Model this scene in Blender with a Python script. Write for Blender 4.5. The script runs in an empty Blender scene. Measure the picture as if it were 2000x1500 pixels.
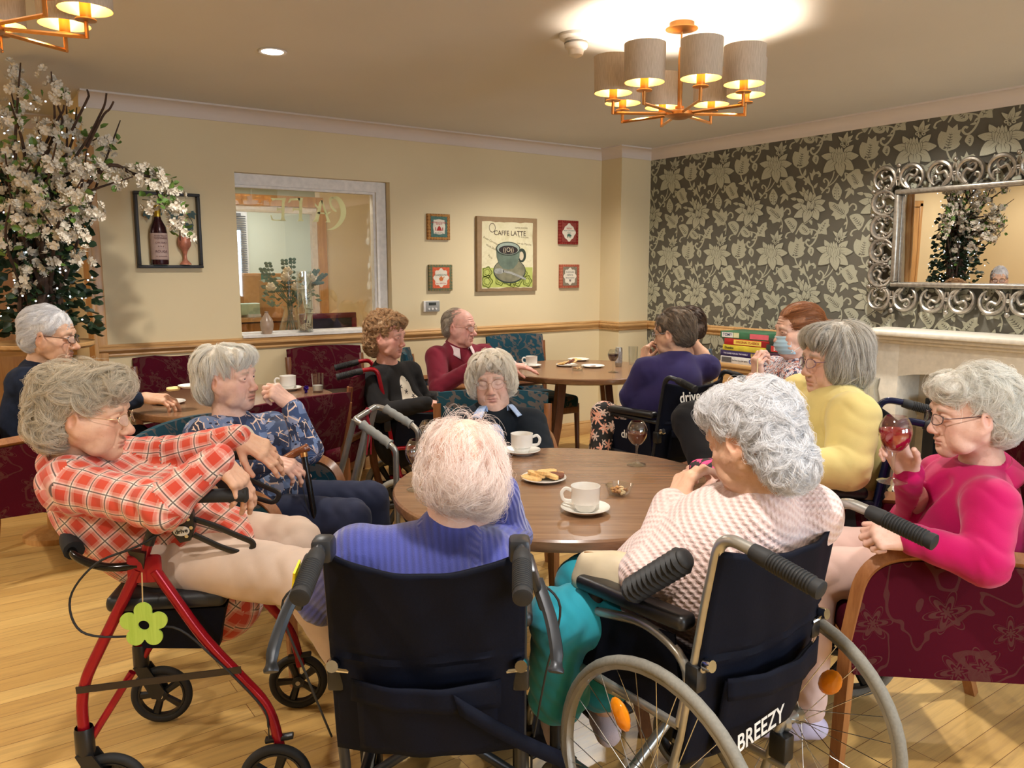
EXPOSURE=0.0;BULBW=6.;DOWNW=170.
import bpy, bmesh, math, random, os
import numpy as np
from mathutils import Vector, Matrix
R=math.radians; PI=math.pi
random.seed(7); np.random.seed(7)
SC=bpy.context.scene; COL=SC.collection
V=Vector
# ---------------------------------------------------------------- camera geometry
F_PX=1562.; PITCH=R(8.2); YAW=R(35.4); CAMH=1.45
_fx,_fy=math.sin(YAW),math.cos(YAW)
def at(px,py,d):
    """point of the room seen at pixel (px,py) of the 2000x1500 photo, d metres ahead (horizontal)"""
    u=px-1000; v=750-py
    up=v*math.cos(PITCH)-F_PX*math.sin(PITCH); fw=F_PX*math.cos(PITCH)+v*math.sin(PITCH)
    s=d/fw
    return V(((fw*_fx+u*_fy)*s,(fw*_fy-u*_fx)*s,CAMH+up*s))
def atz(px,py,z):
    p=at(px,py,1.0); s=(z-CAMH)/(p.z-CAMH)
    return V((p.x*s,p.y*s,z))
# ---------------------------------------------------------------- objects
def setp(o,label=None,cat=None,group=None,kind=None):
    if label: o['label']=label
    if cat: o['category']=cat
    if group: o['group']=group
    if kind: o['kind']=kind
    return o
def thing(name,label,cat,loc=(0,0,0),rz=0.,group=None):
    o=bpy.data.objects.new(name,None); COL.objects.link(o)
    o.location=loc; o.rotation_euler=(0,0,rz); o.empty_display_size=.05
    return setp(o,label,cat,group)
def link(name,data,parent=None):
    o=bpy.data.objects.new(name,data); COL.objects.link(o)
    if parent is not None: o.parent=parent
    return o
def dup(root,loc=None,rz=None,label=None,group=None,name=None):
    def cp(o,p):
        c=o.copy(); COL.objects.link(c); c.parent=p
        for ch in list(o.children): cp(ch,c)
        return c
    r=cp(root,None)
    if loc is not None: r.location=loc
    if rz is not None: r.rotation_euler=(0,0,rz)
    if label: r['label']=label
    if group: r['group']=group
    return r
# ---------------------------------------------------------------- mesh builder
def basis(d,up=(0,0,1)):
    d=V(d).normalized(); up=V(up)
    if abs(d.dot(up.normalized()))>.97: up=V((0,1,0)) if abs(d.y)<.9 else V((1,0,0))
    x=up.cross(d).normalized(); y=d.cross(x)
    return x,y,d
def M4(loc=(0,0,0),rot=(0,0,0),sc=(1,1,1)):
    from mathutils import Euler
    return Matrix.Translation(loc)@Euler(rot).to_matrix().to_4x4()@Matrix.Diagonal((*sc,1))
def spline(pts,n=6,closed=False):
    """Catmull-Rom through pts"""
    P=[V(p) for p in pts]; m=len(P); out=[]
    if m<3: return P
    for i in range(m if closed else m-1):
        g=lambda j: P[j%m] if closed else P[max(0,min(m-1,j))]
        a,b,c,d=g(i-1),g(i),g(i+1),g(i+2)
        for k in range(n):
            t=k/n
            out.append(.5*((2*b)+(c-a)*t+(2*a-5*b+4*c-d)*t*t+(3*b-a-3*c+d)*t**3))
    if not closed: out.append(P[-1])
    return out
def rounded(pts,r,n=5):
    """polyline with its corners rounded by radius r"""
    P=[V(p) for p in pts]; out=[P[0]]
    for i in range(1,len(P)-1):
        a,b,c=P[i-1],P[i],P[i+1]
        u=(a-b); v=(c-b); rr=min(r,u.length*.48,v.length*.48)
        p=b+u.normalized()*rr; q=b+v.normalized()*rr
        for k in range(n+1):
            t=k/n; out.append(p*(1-t)**2+b*2*t*(1-t)+q*t*t)
    out.append(P[-1]); return out
class MB:
    def __init__(s): s.v=[]; s.f=[]; s.m=[]; s.uv={}; s.mi=0; s.X=Matrix.Identity(4)
    def add(s,vs,fs):
        b=len(s.v); s.v+= [s.X@V(p) for p in vs]
        for f in fs: s.f.append([b+i for i in f]); s.m.append(s.mi)
        return s
    def mat(s,i): s.mi=i; return s
    def box(s,c,d,rot=(0,0,0),bev=0.,seg=2):
        x,y,z=d[0]/2,d[1]/2,d[2]/2
        bm=bmesh.new(); bmesh.ops.create_cube(bm,size=1.)
        bmesh.ops.scale(bm,vec=d,verts=bm.verts)
        if bev>0: bmesh.ops.bevel(bm,geom=bm.edges[:],offset=min(bev,x*.98,y*.98,z*.98),segments=seg,profile=.5,affect='EDGES')
        return s.bm(bm,M4(c,rot))
    def bm(s,bm,mx=None):
        mx=mx or Matrix.Identity(4)
        bm.verts.index_update()
        s.add([mx@v.co for v in bm.verts],[[v.index for v in f.verts] for f in bm.faces]); bm.free(); return s
    def tube(s,pts,r,n=10,closed=False,caps=True,flat=None,up=(0,0,1)):
        P=[V(p) for p in pts]; m=len(P)
        rr=r if hasattr(r,'__len__') else [r]*m
        T=[]
        for i in range(m):
            a=P[(i-1)%m] if (closed or i>0) else P[i]; b=P[(i+1)%m] if (closed or i<m-1) else P[i]
            d=(b-a); T.append(d.normalized() if d.length>1e-9 else V((0,0,1)))
        x,y,_=basis(T[0],up); vs=[]; fs=[]
        for i in range(m):
            if i>0:
                q=T[i-1].rotation_difference(T[i]); x=q@x
                x=(x-T[i]*x.dot(T[i])).normalized()
            y=T[i].cross(x)
            for k in range(n):
                a=2*PI*k/n
                ry=rr[i]*(flat if flat else 1)
                vs.append(P[i]+x*math.cos(a)*rr[i]+y*math.sin(a)*ry)
        for i in range(m if closed else m-1):
            j=(i+1)%m
            for k in range(n):
                l=(k+1)%n; fs.append([i*n+k,i*n+l,j*n+l,j*n+k])
        if caps and not closed: fs.append(list(range(n))[::-1]); fs.append([(m-1)*n+k for k in range(n)])
        return s.add(vs,fs)
    def lathe(s,prof,n=24,o=(0,0,0),d=(0,0,1),a0=0,a1=2*PI):
        x,y,z=basis(d); o=V(o); full=abs(a1-a0-2*PI)<1e-6; m=n if full else n+1
        vs=[];fs=[]
        for (r,h) in prof:
            for k in range(m):
                a=a0+(a1-a0)*k/n; vs.append(o+z*h+(x*math.cos(a)+y*math.sin(a))*max(r,1e-5))
        for i in range(len(prof)-1):
            for k in range(m if full else n):
                l=(k+1)%m; fs.append([i*m+k,i*m+l,(i+1)*m+l,(i+1)*m+k])
        return s.add(vs,fs)
    def prism(s,poly,t,mx=None,holes=None):
        """2-D polygon (x,y) extruded from z=0 to z=t (concave ok)"""
        mx=mx or Matrix.Identity(4); n=len(poly)
        from mathutils.geometry import tessellate_polygon
        tris=tessellate_polygon([[V((p[0],p[1],0)) for p in poly]])
        ar=sum(poly[i][0]*poly[(i+1)%n][1]-poly[(i+1)%n][0]*poly[i][1] for i in range(n))
        vs=[mx@V((p[0],p[1],0)) for p in poly]+[mx@V((p[0],p[1],t)) for p in poly]
        fs=[]
        for a,b,c in tris:
            pa,pb,pc=poly[a],poly[b],poly[c]
            cr=(pb[0]-pa[0])*(pc[1]-pa[1])-(pb[1]-pa[1])*(pc[0]-pa[0])
            if cr<0: b,c=c,b
            fs.append([c,b,a]); 
            if t: fs.append([n+a,n+b,n+c])
        if not t: fs=[f[::-1] for f in fs]
        if t:
            for i in range(n):
                j=(i+1)%n
                fs.append([i,j,n+j,n+i] if ar>0 else [j,i,n+i,n+j])
        return s.add(vs,fs)
    def ell(s,c,r,n=16,m=10,mx=None):
        mx=mx or Matrix.Identity(4); c=V(c); vs=[];fs=[]
        for i in range(m+1):
            th=PI*i/m
            for k in range(n):
                a=2*PI*k/n
                vs.append(c+(mx.to_3x3()@V((r[0]*math.sin(th)*math.cos(a),r[1]*math.sin(th)*math.sin(a),r[2]*math.cos(th)))))
        for i in range(m):
            for k in range(n):
                l=(k+1)%n; fs.append([i*n+k,(i+1)*n+k,(i+1)*n+l,i*n+l])
        return s.add(vs,fs)
    def quad(s,a,b,c,d): return s.add([a,b,c,d],[[0,1,2,3]])
    def grid(s,fn,nu,nv):
        vs=[fn(i/nu,j/nv) for j in range(nv+1) for i in range(nu+1)]
        fs=[[j*(nu+1)+i,j*(nu+1)+i+1,(j+1)*(nu+1)+i+1,(j+1)*(nu+1)+i] for j in range(nv) for i in range(nu)]
        return s.add(vs,fs)
    def build(s,name,mats,parent=None,smooth=True,ang=40,mods=None):
        me=bpy.data.meshes.new(name); me.from_pydata([tuple(p) for p in s.v],[],s.f)
        if not isinstance(mats,(list,tuple)): mats=[mats]
        for m in mats: me.materials.append(m)
        if len(mats)>1: me.polygons.foreach_set('material_index',s.m)
        if smooth:
            me.shade_smooth()
            try: me.set_sharp_from_angle(angle=R(ang))
            except Exception: pass
        me.update()
        return link(name,me,parent)
def arr_mesh(name,v,f,mats,parent=None,uv=None):
    me=bpy.data.meshes.new(name)
    nv,nf=len(v),len(f)
    me.vertices.add(nv); me.vertices.foreach_set('co',np.asarray(v,np.float32).ravel())
    k=f.shape[1]
    me.loops.add(nf*k); me.loops.foreach_set('vertex_index',np.asarray(f,np.int32).ravel())
    me.polygons.add(nf); me.polygons.foreach_set('loop_start',np.arange(0,nf*k,k,dtype=np.int32))
    if not isinstance(mats,(list,tuple)): mats=[mats]
    for m in mats: me.materials.append(m)
    me.update(calc_edges=True); me.validate()
    me.shade_smooth()
    if uv is not None:
        l=me.uv_layers.new(name='UVMap'); l.data.foreach_set('uv',np.asarray(uv,np.float32).ravel())
    return link(name,me,parent)
# ---------------------------------------------------------------- materials
def srgb(h):
    if isinstance(h,str):
        h=h.lstrip('#'); c=[int(h[i:i+2],16)/255 for i in (0,2,4)]
    else: c=[x/255 for x in h]
    return tuple((x/12.92 if x<=.04045 else ((x+.055)/1.055)**2.4) for x in c)+(1,)
class NT:
    def __init__(s,name):
        s.m=bpy.data.materials.new(name); s.m.use_nodes=True; s.t=s.m.node_tree
        s.b=s.t.nodes['Principled BSDF']; s.o=s.t.nodes['Material Output']
    def n(s,ty,**k):
        x=s.t.nodes.new(ty)
        for a,b in k.items():
            if a.startswith('i_'): x.inputs[int(a[2:]) if a[2:].isdigit() else a[2:].replace('_',' ')].default_value=b
            else: setattr(x,a,b)
        return x
    def l(s,a,b): s.t.links.new(a,b)
    def co(s,kind='Object'): return s.n('ShaderNodeTexCoord').outputs[kind]
    def mapd(s,vec,scale=(1,1,1),rot=(0,0,0),loc=(0,0,0)):
        m=s.n('ShaderNodeMapping'); m.inputs['Scale'].default_value=scale; m.inputs['Rotation'].default_value=rot; m.inputs['Location'].default_value=loc
        s.l(vec,m.inputs[0]); return m.outputs[0]
    def noise(s,vec,scale,det=3,rough=.5,dist=0):
        x=s.n('ShaderNodeTexNoise'); s.l(vec,x.inputs['Vector']); x.inputs['Scale'].default_value=scale; x.inputs['Detail'].default_value=det; x.inputs['Roughness'].default_value=rough; x.inputs['Distortion'].default_value=dist
        return x.outputs[0]
    def wave(s,vec,scale,dist=0,prof='SIN',direction='X',ds=1.):
        x=s.n('ShaderNodeTexWave',wave_profile=prof,bands_direction=direction); s.l(vec,x.inputs['Vector']); x.inputs['Scale'].default_value=scale; x.inputs['Distortion'].default_value=dist; x.inputs['Detail Scale'].default_value=ds
        return x.outputs['Fac'] if 'Fac' in x.outputs else x.outputs[1]
    def vor(s,vec,scale,feat='F1',out='Distance',rand=1.):
        x=s.n('ShaderNodeTexVoronoi',feature=feat); s.l(vec,x.inputs['Vector']); x.inputs['Scale'].default_value=scale; x.inputs['Randomness'].default_value=rand
        return x.outputs[out]
    def ramp(s,fac,stops,interp='LINEAR'):
        x=s.n('ShaderNodeValToRGB'); x.color_ramp.interpolation=interp
        e=x.color_ramp.elements
        while len(e)<len(stops): e.new(.5)
        for i,(p,c) in enumerate(stops): e[i].position=p; e[i].color=c if len(c)==4 else (*c,1)
        s.l(fac,x.inputs[0]); return x.outputs[0]
    def mix(s,fac,a,b,mode='MIX'):
        x=s.n('ShaderNodeMix',data_type='RGBA',blend_type=mode)
        for v,i in ((fac,0),(a,6),(b,7)):
            if hasattr(v,'is_linked'): s.l(v,x.inputs[i])
            else: x.inputs[i].default_value=v
        return x.outputs[2]
    def math(s,op,a,b=0.,c=0.):
        x=s.n('ShaderNodeMath',operation=op)
        for v,i in ((a,0),(b,1),(c,2)):
            if hasattr(v,'is_linked'): s.l(v,x.inputs[i])
            else: x.inputs[i].default_value=v
        return x.outputs[0]
    def xyz(s,vec):
        x=s.n('ShaderNodeSeparateXYZ'); s.l(vec,x.inputs[0]); return x.outputs
    def bump(s,h,st=.3,d=.002):
        x=s.n('ShaderNodeBump'); x.inputs['Strength'].default_value=st; x.inputs['Distance'].default_value=d
        s.l(h,x.inputs['Height']); s.l(x.outputs[0],s.b.inputs['Normal']); return x
    def set(s,col=None,rough=None,metal=None,**k):
        for v,nm in ((col,'Base Color'),(rough,'Roughness'),(metal,'Metallic')):
            if v is None: continue
            if hasattr(v,'is_linked'): s.l(v,s.b.inputs[nm])
            else: s.b.inputs[nm].default_value=v
        for a,b in k.items(): s.b.inputs[a.replace('_',' ')].default_value=b
        return s
_mc={}
def pm(name,col,rough=.5,metal=0.,var=.08,scale=30.,bump=0.,bd=.001,**k):
    """plain procedural material: colour with slight noise variation, optional noise bump"""
    if name in _mc: return _mc[name]
    c=srgb(col) if (isinstance(col,str) or max(col[:3])>1) else col
    t=NT(name); co=t.co()
    n=t.noise(co,scale,3)
    a=tuple(x*(1-var) for x in c[:3])+(1,); b=tuple(min(1,x*(1+var)) for x in c[:3])+(1,)
    t.set(t.ramp(n,[(.3,a),(.7,b)]),rough,metal,**k)
    if bump: t.bump(n,bump,bd)
    _mc[name]=t.m; return t.m
def emit(name,col,st):
    t=NT(name); t.set((0,0,0,1),.5); t.b.inputs['Emission Color'].default_value=col; t.b.inputs['Emission Strength'].default_value=st
    return t.m
def glassmat(name,col=(1,1,1,1),rough=0.,ior=1.45):
    t=NT(name); t.set(col,rough); t.b.inputs['Transmission Weight'].default_value=1; t.b.inputs['IOR'].default_value=ior
    return t.m
def woodmat(name,c1,c2,scale=1.,axis='X',rough=.4,stretch=12,coat=.1):
    t=NT(name); co=t.co()
    sc={'X':(1,stretch,stretch),'Y':(stretch,1,stretch),'Z':(stretch,stretch,1)}[axis]
    v=t.mapd(co,tuple(x*scale for x in sc))
    n=t.noise(v,2.2,6,.62,.8); n2=t.noise(t.mapd(co,tuple(x*scale*5 for x in sc)),3,4,.6)
    f=t.math('ADD',t.math('MULTIPLY',n,.75),t.math('MULTIPLY',n2,.25))
    t.set(t.ramp(f,[(.32,srgb(c1)),(.68,srgb(c2))]),rough)
    t.b.inputs['Coat Weight'].default_value=coat; t.b.inputs['Coat Roughness'].default_value=.2
    t.bump(f,.08,.001)
    return t.m
# ---------------------------------------------------------------- implicit surfaces (smooth organic bodies)
def nrm(a): return a/np.maximum(np.linalg.norm(a,axis=-1,keepdims=True),1e-9)
class Sdf:
    def __init__(s): s.p=[]
    def cap(s,a,b,ra,rb=None,k=.02,tag=0,sub=False,flat=None,v0=0.):
        rb=ra if rb is None else rb
        a=np.array(a,float); b=np.array(b,float)
        if np.linalg.norm(b-a)<1e-5: b=b+np.array((0,0,1e-4))
        s.p.append(dict(t='c',a=a,b=b,ra=ra,rb=rb,k=k,tag=tag,sub=sub,v0=v0,
            flat=None if flat is None else (nrm(np.array(flat[0],float)),flat[1]))); return s
    def chain(s,pts,rs,k=.02,tag=0,sub=False,flat=None):
        v=0
        for i in range(len(pts)-1):
            s.cap(pts[i],pts[i+1],rs[i],rs[i+1],k,tag,sub,flat,v)
            v+=float(np.linalg.norm(np.array(pts[i+1],float)-np.array(pts[i],float)))
        return s
    def ell(s,c,r,rot=None,k=.02,tag=0,sub=False):
        r=np.array((r,r,r) if not hasattr(r,'__len__') else r,float)
        s.p.append(dict(t='e',c=np.array(c,float),r=r,R=None if rot is None else np.array(rot,float),k=k,tag=tag,sub=sub)); return s
    @staticmethod
    def d(p,X):
        if p['t']=='c':
            pa=X-p['a']; ba=p['b']-p['a']
            if p['flat'] is not None:
                ax,f=p['flat']
                pa=pa+(pa@ax)[...,None]*ax*(1/f-1)
                bx=ba+(ba@ax)*ax*(1/f-1)
            else: bx=ba; f=1
            h=np.clip((pa@bx)/(bx@bx),0,1)
            dd=np.linalg.norm(pa-h[...,None]*bx,axis=-1)-(p['ra']+(p['rb']-p['ra'])*h)
            return dd*(.5+.5*f)
        q=X-p['c']
        if p['R'] is not None: q=q@p['R']
        k0=np.linalg.norm(q/p['r'],axis=-1); k1=np.linalg.norm(q/p['r']**2,axis=-1)
        return k0*(k0-1)/np.maximum(k1,1e-9)
    def box(s,p):
        if p['t']=='c':
            r=max(p['ra'],p['rb'])
            return np.minimum(p['a'],p['b'])-r, np.maximum(p['a'],p['b'])+r
        r=p['r'].max() if p['R'] is not None else p['r']
        return p['c']-r,p['c']+r
    @staticmethod
    def comb(D,d,p):
        k=p['k']
        if p['sub']:
            d=-d; h=np.maximum(k-np.abs(D-d),0)/k
            return np.maximum(D,d)+h*h*k*.25
        h=np.maximum(k-np.abs(D-d),0)/k
        return np.minimum(D,d)-h*h*k*.25
    def at(s,X):
        D=np.full(X.shape[:-1],.2)
        for p in s.p: D=s.comb(D,s.d(p,X),p)
        return D
    def grad(s,X,e=.002):
        g=np.stack([s.at(X+np.eye(3)[i]*e)-s.at(X-np.eye(3)[i]*e) for i in range(3)],-1)
        return nrm(g)
    def mesh(s,vox,smooth=1,noise=None,lo=None,hi=None):
        bx=[s.box(p) for p in s.p if not p['sub']]
        L=np.min([b[0] for b in bx],0)-3*vox; H=np.max([b[1] for b in bx],0)+3*vox
        if lo is not None: L=np.maximum(L,lo)
        if hi is not None: H=np.minimum(H,hi)
        n=np.ceil((H-L)/vox).astype(int)+1
        D=np.full(n,.12,np.float32)
        gx=[L[i]+np.arange(n[i])*vox for i in range(3)]
        for p in s.p:
            b0,b1=s.box(p); e=p['k']+2*vox+.004
            i0=np.maximum(np.floor((b0-e-L)/vox).astype(int),0); i1=np.minimum(np.ceil((b1+e-L)/vox).astype(int)+1,n)
            if (i1<=i0).any(): continue
            X=np.stack(np.meshgrid(*[gx[i][i0[i]:i1[i]] for i in range(3)],indexing='ij'),-1)
            sl=tuple(slice(i0[i],i1[i]) for i in range(3))
            D[sl]=s.comb(D[sl],s.d(p,X),p)
        D[0]=D[-1]=.1; D[:,0]=D[:,-1]=.1; D[:,:,0]=D[:,:,-1]=.1
        v,f=nets(D,L,vox)
        for _ in range(smooth): v=lap(v,f)
        return v,f
    def param(s,v):
        """nearest primitive of every vertex with its (along, around) coordinates in metres"""
        best=np.full(len(v),1e9); tag=np.zeros(len(v),int); uv=np.zeros((len(v),2)); pi=np.zeros(len(v),int); tt=np.zeros(len(v))
        for i,p in enumerate(s.p):
            if p['sub']: continue
            d=s.d(p,v); m=d<best
            if not m.any(): continue
            x=v[m]; best[m]=d[m]; tag[m]=p['tag']; pi[m]=i
            if p['t']=='c':
                ba=p['b']-p['a']; l=np.linalg.norm(ba); ax=ba/l
                ref=np.array((0,0,1.)) if abs(ax[2])<.8 else np.array((.58,.81,0))
                e1=nrm(ref-ax*(ref@ax)); e2=np.cross(ax,e1)
                q=x-p['a']; h=np.clip(q@ax/l,-.3,1.3); an=np.arctan2(q@e2,q@e1)
                uv[m,0]=an*max(p['ra'],p['rb']); uv[m,1]=p['v0']+h*l; tt[m]=h
            else:
                q=x-p['c']; uv[m,0]=q[:,0]; uv[m,1]=q[:,2]
        return tag,uv,pi,tt
def nets(D,org,vox):
    S=D<0
    c=np.zeros(tuple(np.array(D.shape)-1),np.int8)
    offs=[(i,j,k) for i in (0,1) for j in (0,1) for k in (0,1)]
    n=np.array(D.shape)
    for o in offs: c+=S[o[0]:n[0]-1+o[0],o[1]:n[1]-1+o[1],o[2]:n[2]-1+o[2]]
    mx=(c>0)&(c<8); ii=np.argwhere(mx)
    idx=np.full(mx.shape,-1,np.int32); idx[mx]=np.arange(len(ii))
    acc=np.zeros((len(ii),3)); cnt=np.zeros(len(ii))
    for p in offs:
        for a in range(3):
            if p[a]: continue
            q=list(p); q[a]=1
            dp=D[ii[:,0]+p[0],ii[:,1]+p[1],ii[:,2]+p[2]]; dq=D[ii[:,0]+q[0],ii[:,1]+q[1],ii[:,2]+q[2]]
            m=(dp<0)!=(dq<0); t=np.where(m,dp/np.where(m,dp-dq,1),0)
            w=np.array(p,float)[None].repeat(len(ii),0); w[:,a]+=t
            acc+=w*m[:,None]; cnt+=m
    v=org+(ii+acc/cnt[:,None])*vox
    F=[]
    for a in range(3):
        b,d=(a+1)%3,(a+2)%3
        s0=[slice(1,-1)]*3; s1=[slice(1,-1)]*3
        s0[a]=slice(0,-1); s1[a]=slice(1,None)
        A=S[tuple(s0)]; B=S[tuple(s1)]
        e=np.argwhere(A!=B); fl=A[A!=B]
        off=np.ones(3,int); off[a]=0; e=e+off
        def cell(db,dd):
            q=e.copy(); q[:,b]+=db; q[:,d]+=dd
            return idx[q[:,0],q[:,1],q[:,2]]
        q=np.stack([cell(-1,-1),cell(0,-1),cell(0,0),cell(-1,0)],1)
        q[~fl]=q[~fl][:,::-1]; F.append(q)
    F=np.concatenate(F); F=F[(F>=0).all(1)]
    return v,F
def lap(v,f,w=.5):
    acc=np.zeros_like(v); cnt=np.zeros(len(v))
    for i in range(4):
        a,b=f[:,i],f[:,(i+1)%4]
        for k in range(3):
            acc[:,k]+=np.bincount(a,v[b,k],len(v))+np.bincount(b,v[a,k],len(v))
        cnt+=np.bincount(a,minlength=len(v))+np.bincount(b,minlength=len(v))
    return v*(1-w)+w*acc/np.maximum(cnt,1)[:,None]
def vnorm(v,f):
    n=np.cross(v[f[:,2]]-v[f[:,0]],v[f[:,3]]-v[f[:,1]]); a=np.zeros_like(v)
    for i in range(4):
        for k in range(3): a[:,k]+=np.bincount(f[:,i],n[:,k],len(v))
    return nrm(a)
_ns=np.random.RandomState(3)
_ND=nrm(_ns.randn(24,3)); _NP=_ns.rand(24)*6.28; _NF=_ns.uniform(.55,1.6,24)
def snoise(x,f,seed=0,n=8):
    """smooth sum-of-waves noise, about -1..1"""
    o=np.zeros(len(x)); w=x*f
    w=w+.35*np.sin(w[:,[1,2,0]]*1.7+seed)
    for i in range(n):
        j=(i+seed*5)%24; o+=np.sin(w@_ND[j]*_NF[j]+_NP[j]+seed)
    return o/(n**.5)/1.2
def pca(R3,o,v): return np.asarray(v)@np.array(R3).T+np.array(o)
# ---------------------------------------------------------------- heads
def frame(fwd,up=(0,0,1)):
    """3x3 with columns right, forward, up"""
    f=V(fwd).normalized(); r=f.cross(V(up)).normalized(); u=r.cross(f)
    return np.array([r,f,u]).T
def head_sdf(h):
    g=lambda k,d: h.get(k,d)
    s=Sdf(); jw=g('jaw',1.); fat=g('fat',1.); ns=g('nose',1.); ch=g('chin',1.)
    s.ell((0,-.014,.03),(.073,.095,.083),k=.02)
    s.ell((0,.028,.03),(.061,.06,.06),k=.025)
    s.ell((0,.033,-.035),(.056*fat,.05,.062),k=.025)
    for x in (-1,1):
        s.cap((x*.05*jw,-.004,-.055),(x*.012,.058,-.098*ch),.021*fat,.017,k=.028)
        s.ell((x*.043,.052,-.027),(.021,.019,.017),k=.022)
        s.ell((x*.036,.05,-.06),(.026*fat,.026*fat,.028),k=.022)
        s.ell((x*.043,.036,-.084),(.02*fat,.022,.018*fat),k=.02)
        s.cap((x*.01,.082,.014),(x*.028,.082,.0195),.0085,k=.014); s.cap((x*.028,.082,.0195),(x*.049,.064,.012),.0085,.007,k=.014)
    s.ell((0,.066,-.099*ch),(.021,.017,.016),k=.024)
    s.ell((0,.064,-.072),(.03,.022,.024),k=.02)
    for x in (-1,1):
        s.ell((x*.031,.095,-.003),(.0185,.019,.0115),k=.014,sub=True)
        s.ell((x*.031,.0715,-.002),(.0150,.0135,.0125),k=.006,tag=4)
        if g('closed',False):
            s.chain([(x*.016,.078,-.006),(x*.031,.0845,-.0085),(x*.046,.076,-.006)],[.0022]*3,k=.003)
        else:
            s.ell((x*.031,.0865,-.002),(.0112,.008,.0042),k=.0025,sub=True)
            s.chain([(x*.016,.0785,-.001),(x*.031,.0848,.0048),(x*.047,.075,-.001)],[.0030]*3,k=.004)
            s.chain([(x*.016,.0785,-.004),(x*.031,.083,-.0092),(x*.047,.075,-.003)],[.0024]*3,k=.005)
        s.chain([(x*.018,.085,-.016),(x*.034,.083,-.022),(x*.047,.073,-.014)],[.0012]*3,k=.006,sub=True)
    s.chain([(0,.079,.012),(0,.087,-.008),(0,.099*ns**.3,-.034)],[.0085,.0082,.0105],k=.014)
    s.ell((0,.1015*ns**.3,-.041),(.0125*ns,.0125*ns,.0105*ns),k=.008)
    for x in (-1,1):
        s.ell((x*.0125*ns,.093,-.045),(.0085*ns,.011,.0075),k=.006)
        s.ell((x*.0065,.099,-.0525),(.0035,.005,.003),k=.003,sub=True)
        s.chain([(x*.0235,.083,-.047),(x*.030,.082,-.06),(x*.031,.076,-.076)],[.0012]*3,k=.008,sub=True)
        s.chain([(x*.012,.094,.024),(x*.011,.096,.008)],[.001]*2,k=.006,sub=True)
    for z in (.034,.046,.058):
        s.chain([(-.035,.078,z),(0,.0905-(z-.034)*.3,z+.003),(.035,.078,z)],[.001]*3,k=.006,sub=True)
    mo=g('open',0.)
    s.chain([(-.023,.076,-.0715),(-.008,.0875,-.0675),(0,.0875,-.0685),(.008,.0875,-.0675),(.023,.076,-.0715)],[.003,.005,.0045,.005,.003],k=.007,tag=5)
    s.chain([(-.021,.077,-.0755-mo),(0,.0865,-.079-mo),(.021,.077,-.0755-mo)],[.003,.0058,.003],k=.007,tag=5)
    s.chain([(-.022,.083,-.0735-mo/2),(0,.0945,-.0732-mo/2),(.022,.083,-.0735-mo/2)],[.0012,.0018+mo*.6,.0012],k=.004,sub=True)
    s.chain([(-.014,.086,-.0875),(0,.089,-.089),(.014,.086,-.0875)],[.002]*3,k=.010,sub=True)
    for x in (-1,1):
        Rr=np.array(Matrix.Rotation(x*R(-24),3,'Z')@Matrix.Rotation(R(-12),3,'X'))
        s.ell((x*.0765,-.012,-.008),(.0075,.0185,.031),rot=Rr,k=.008,tag=6)
        s.ell((x*.084,-.007,-.010),(.007,.0095,.016),rot=Rr,k=.006,sub=True)
        s.ell((x*.0745,.0005,-.038),(.0065,.009,.011),k=.008,tag=6)
        s.ell((x*.0745,.006,-.012),(.005,.005,.008),k=.006,tag=6)
        s.ell((x*.062,.012,-.03),(.016,.03,.03),k=.02)
    return s
def head_paint(v,h):
    """blush / lip / brow weights by place on the face"""
    g=lambda c,r: np.exp(-(((v-np.array(c))/np.array(r))**2).sum(1))
    x=np.abs(v[:,0]); w=np.stack([x,v[:,1],v[:,2]],1)
    gg=lambda c,r: np.exp(-(((w-np.array(c))/np.array(r))**2).sum(1))
    blush=.9*gg((.042,.058,-.035),(.024,.03,.022))+.9*gg((0,.11,-.042),(.018,.016,.016))+.8*gg((.078,-.012,-.01),(.012,.025,.035))+.3*gg((.03,.085,-.012),(.02,.02,.008))+.3*gg((0,.075,-.1),(.02,.02,.016))
    lip=gg((.006,.09,-.0675),(.015,.012,.0042))+gg((.006,.09,-.0795-h.get('open',0)),(.014,.012,.0055))+h.get('open',0)*30*gg((0,.09,-.073),(.018,.01,.006))
    zb=.0215-np.abs(x-.026)*.18
    brow=np.exp(-((v[:,2]-zb)/.0042)**2)*np.exp(-((x-.03)/.017)**4)*(v[:,1]>.05)
    sk=.5+.5*snoise(v,70,2)
    return np.clip(np.stack([blush,lip,brow,sk],1),0,1)
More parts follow.
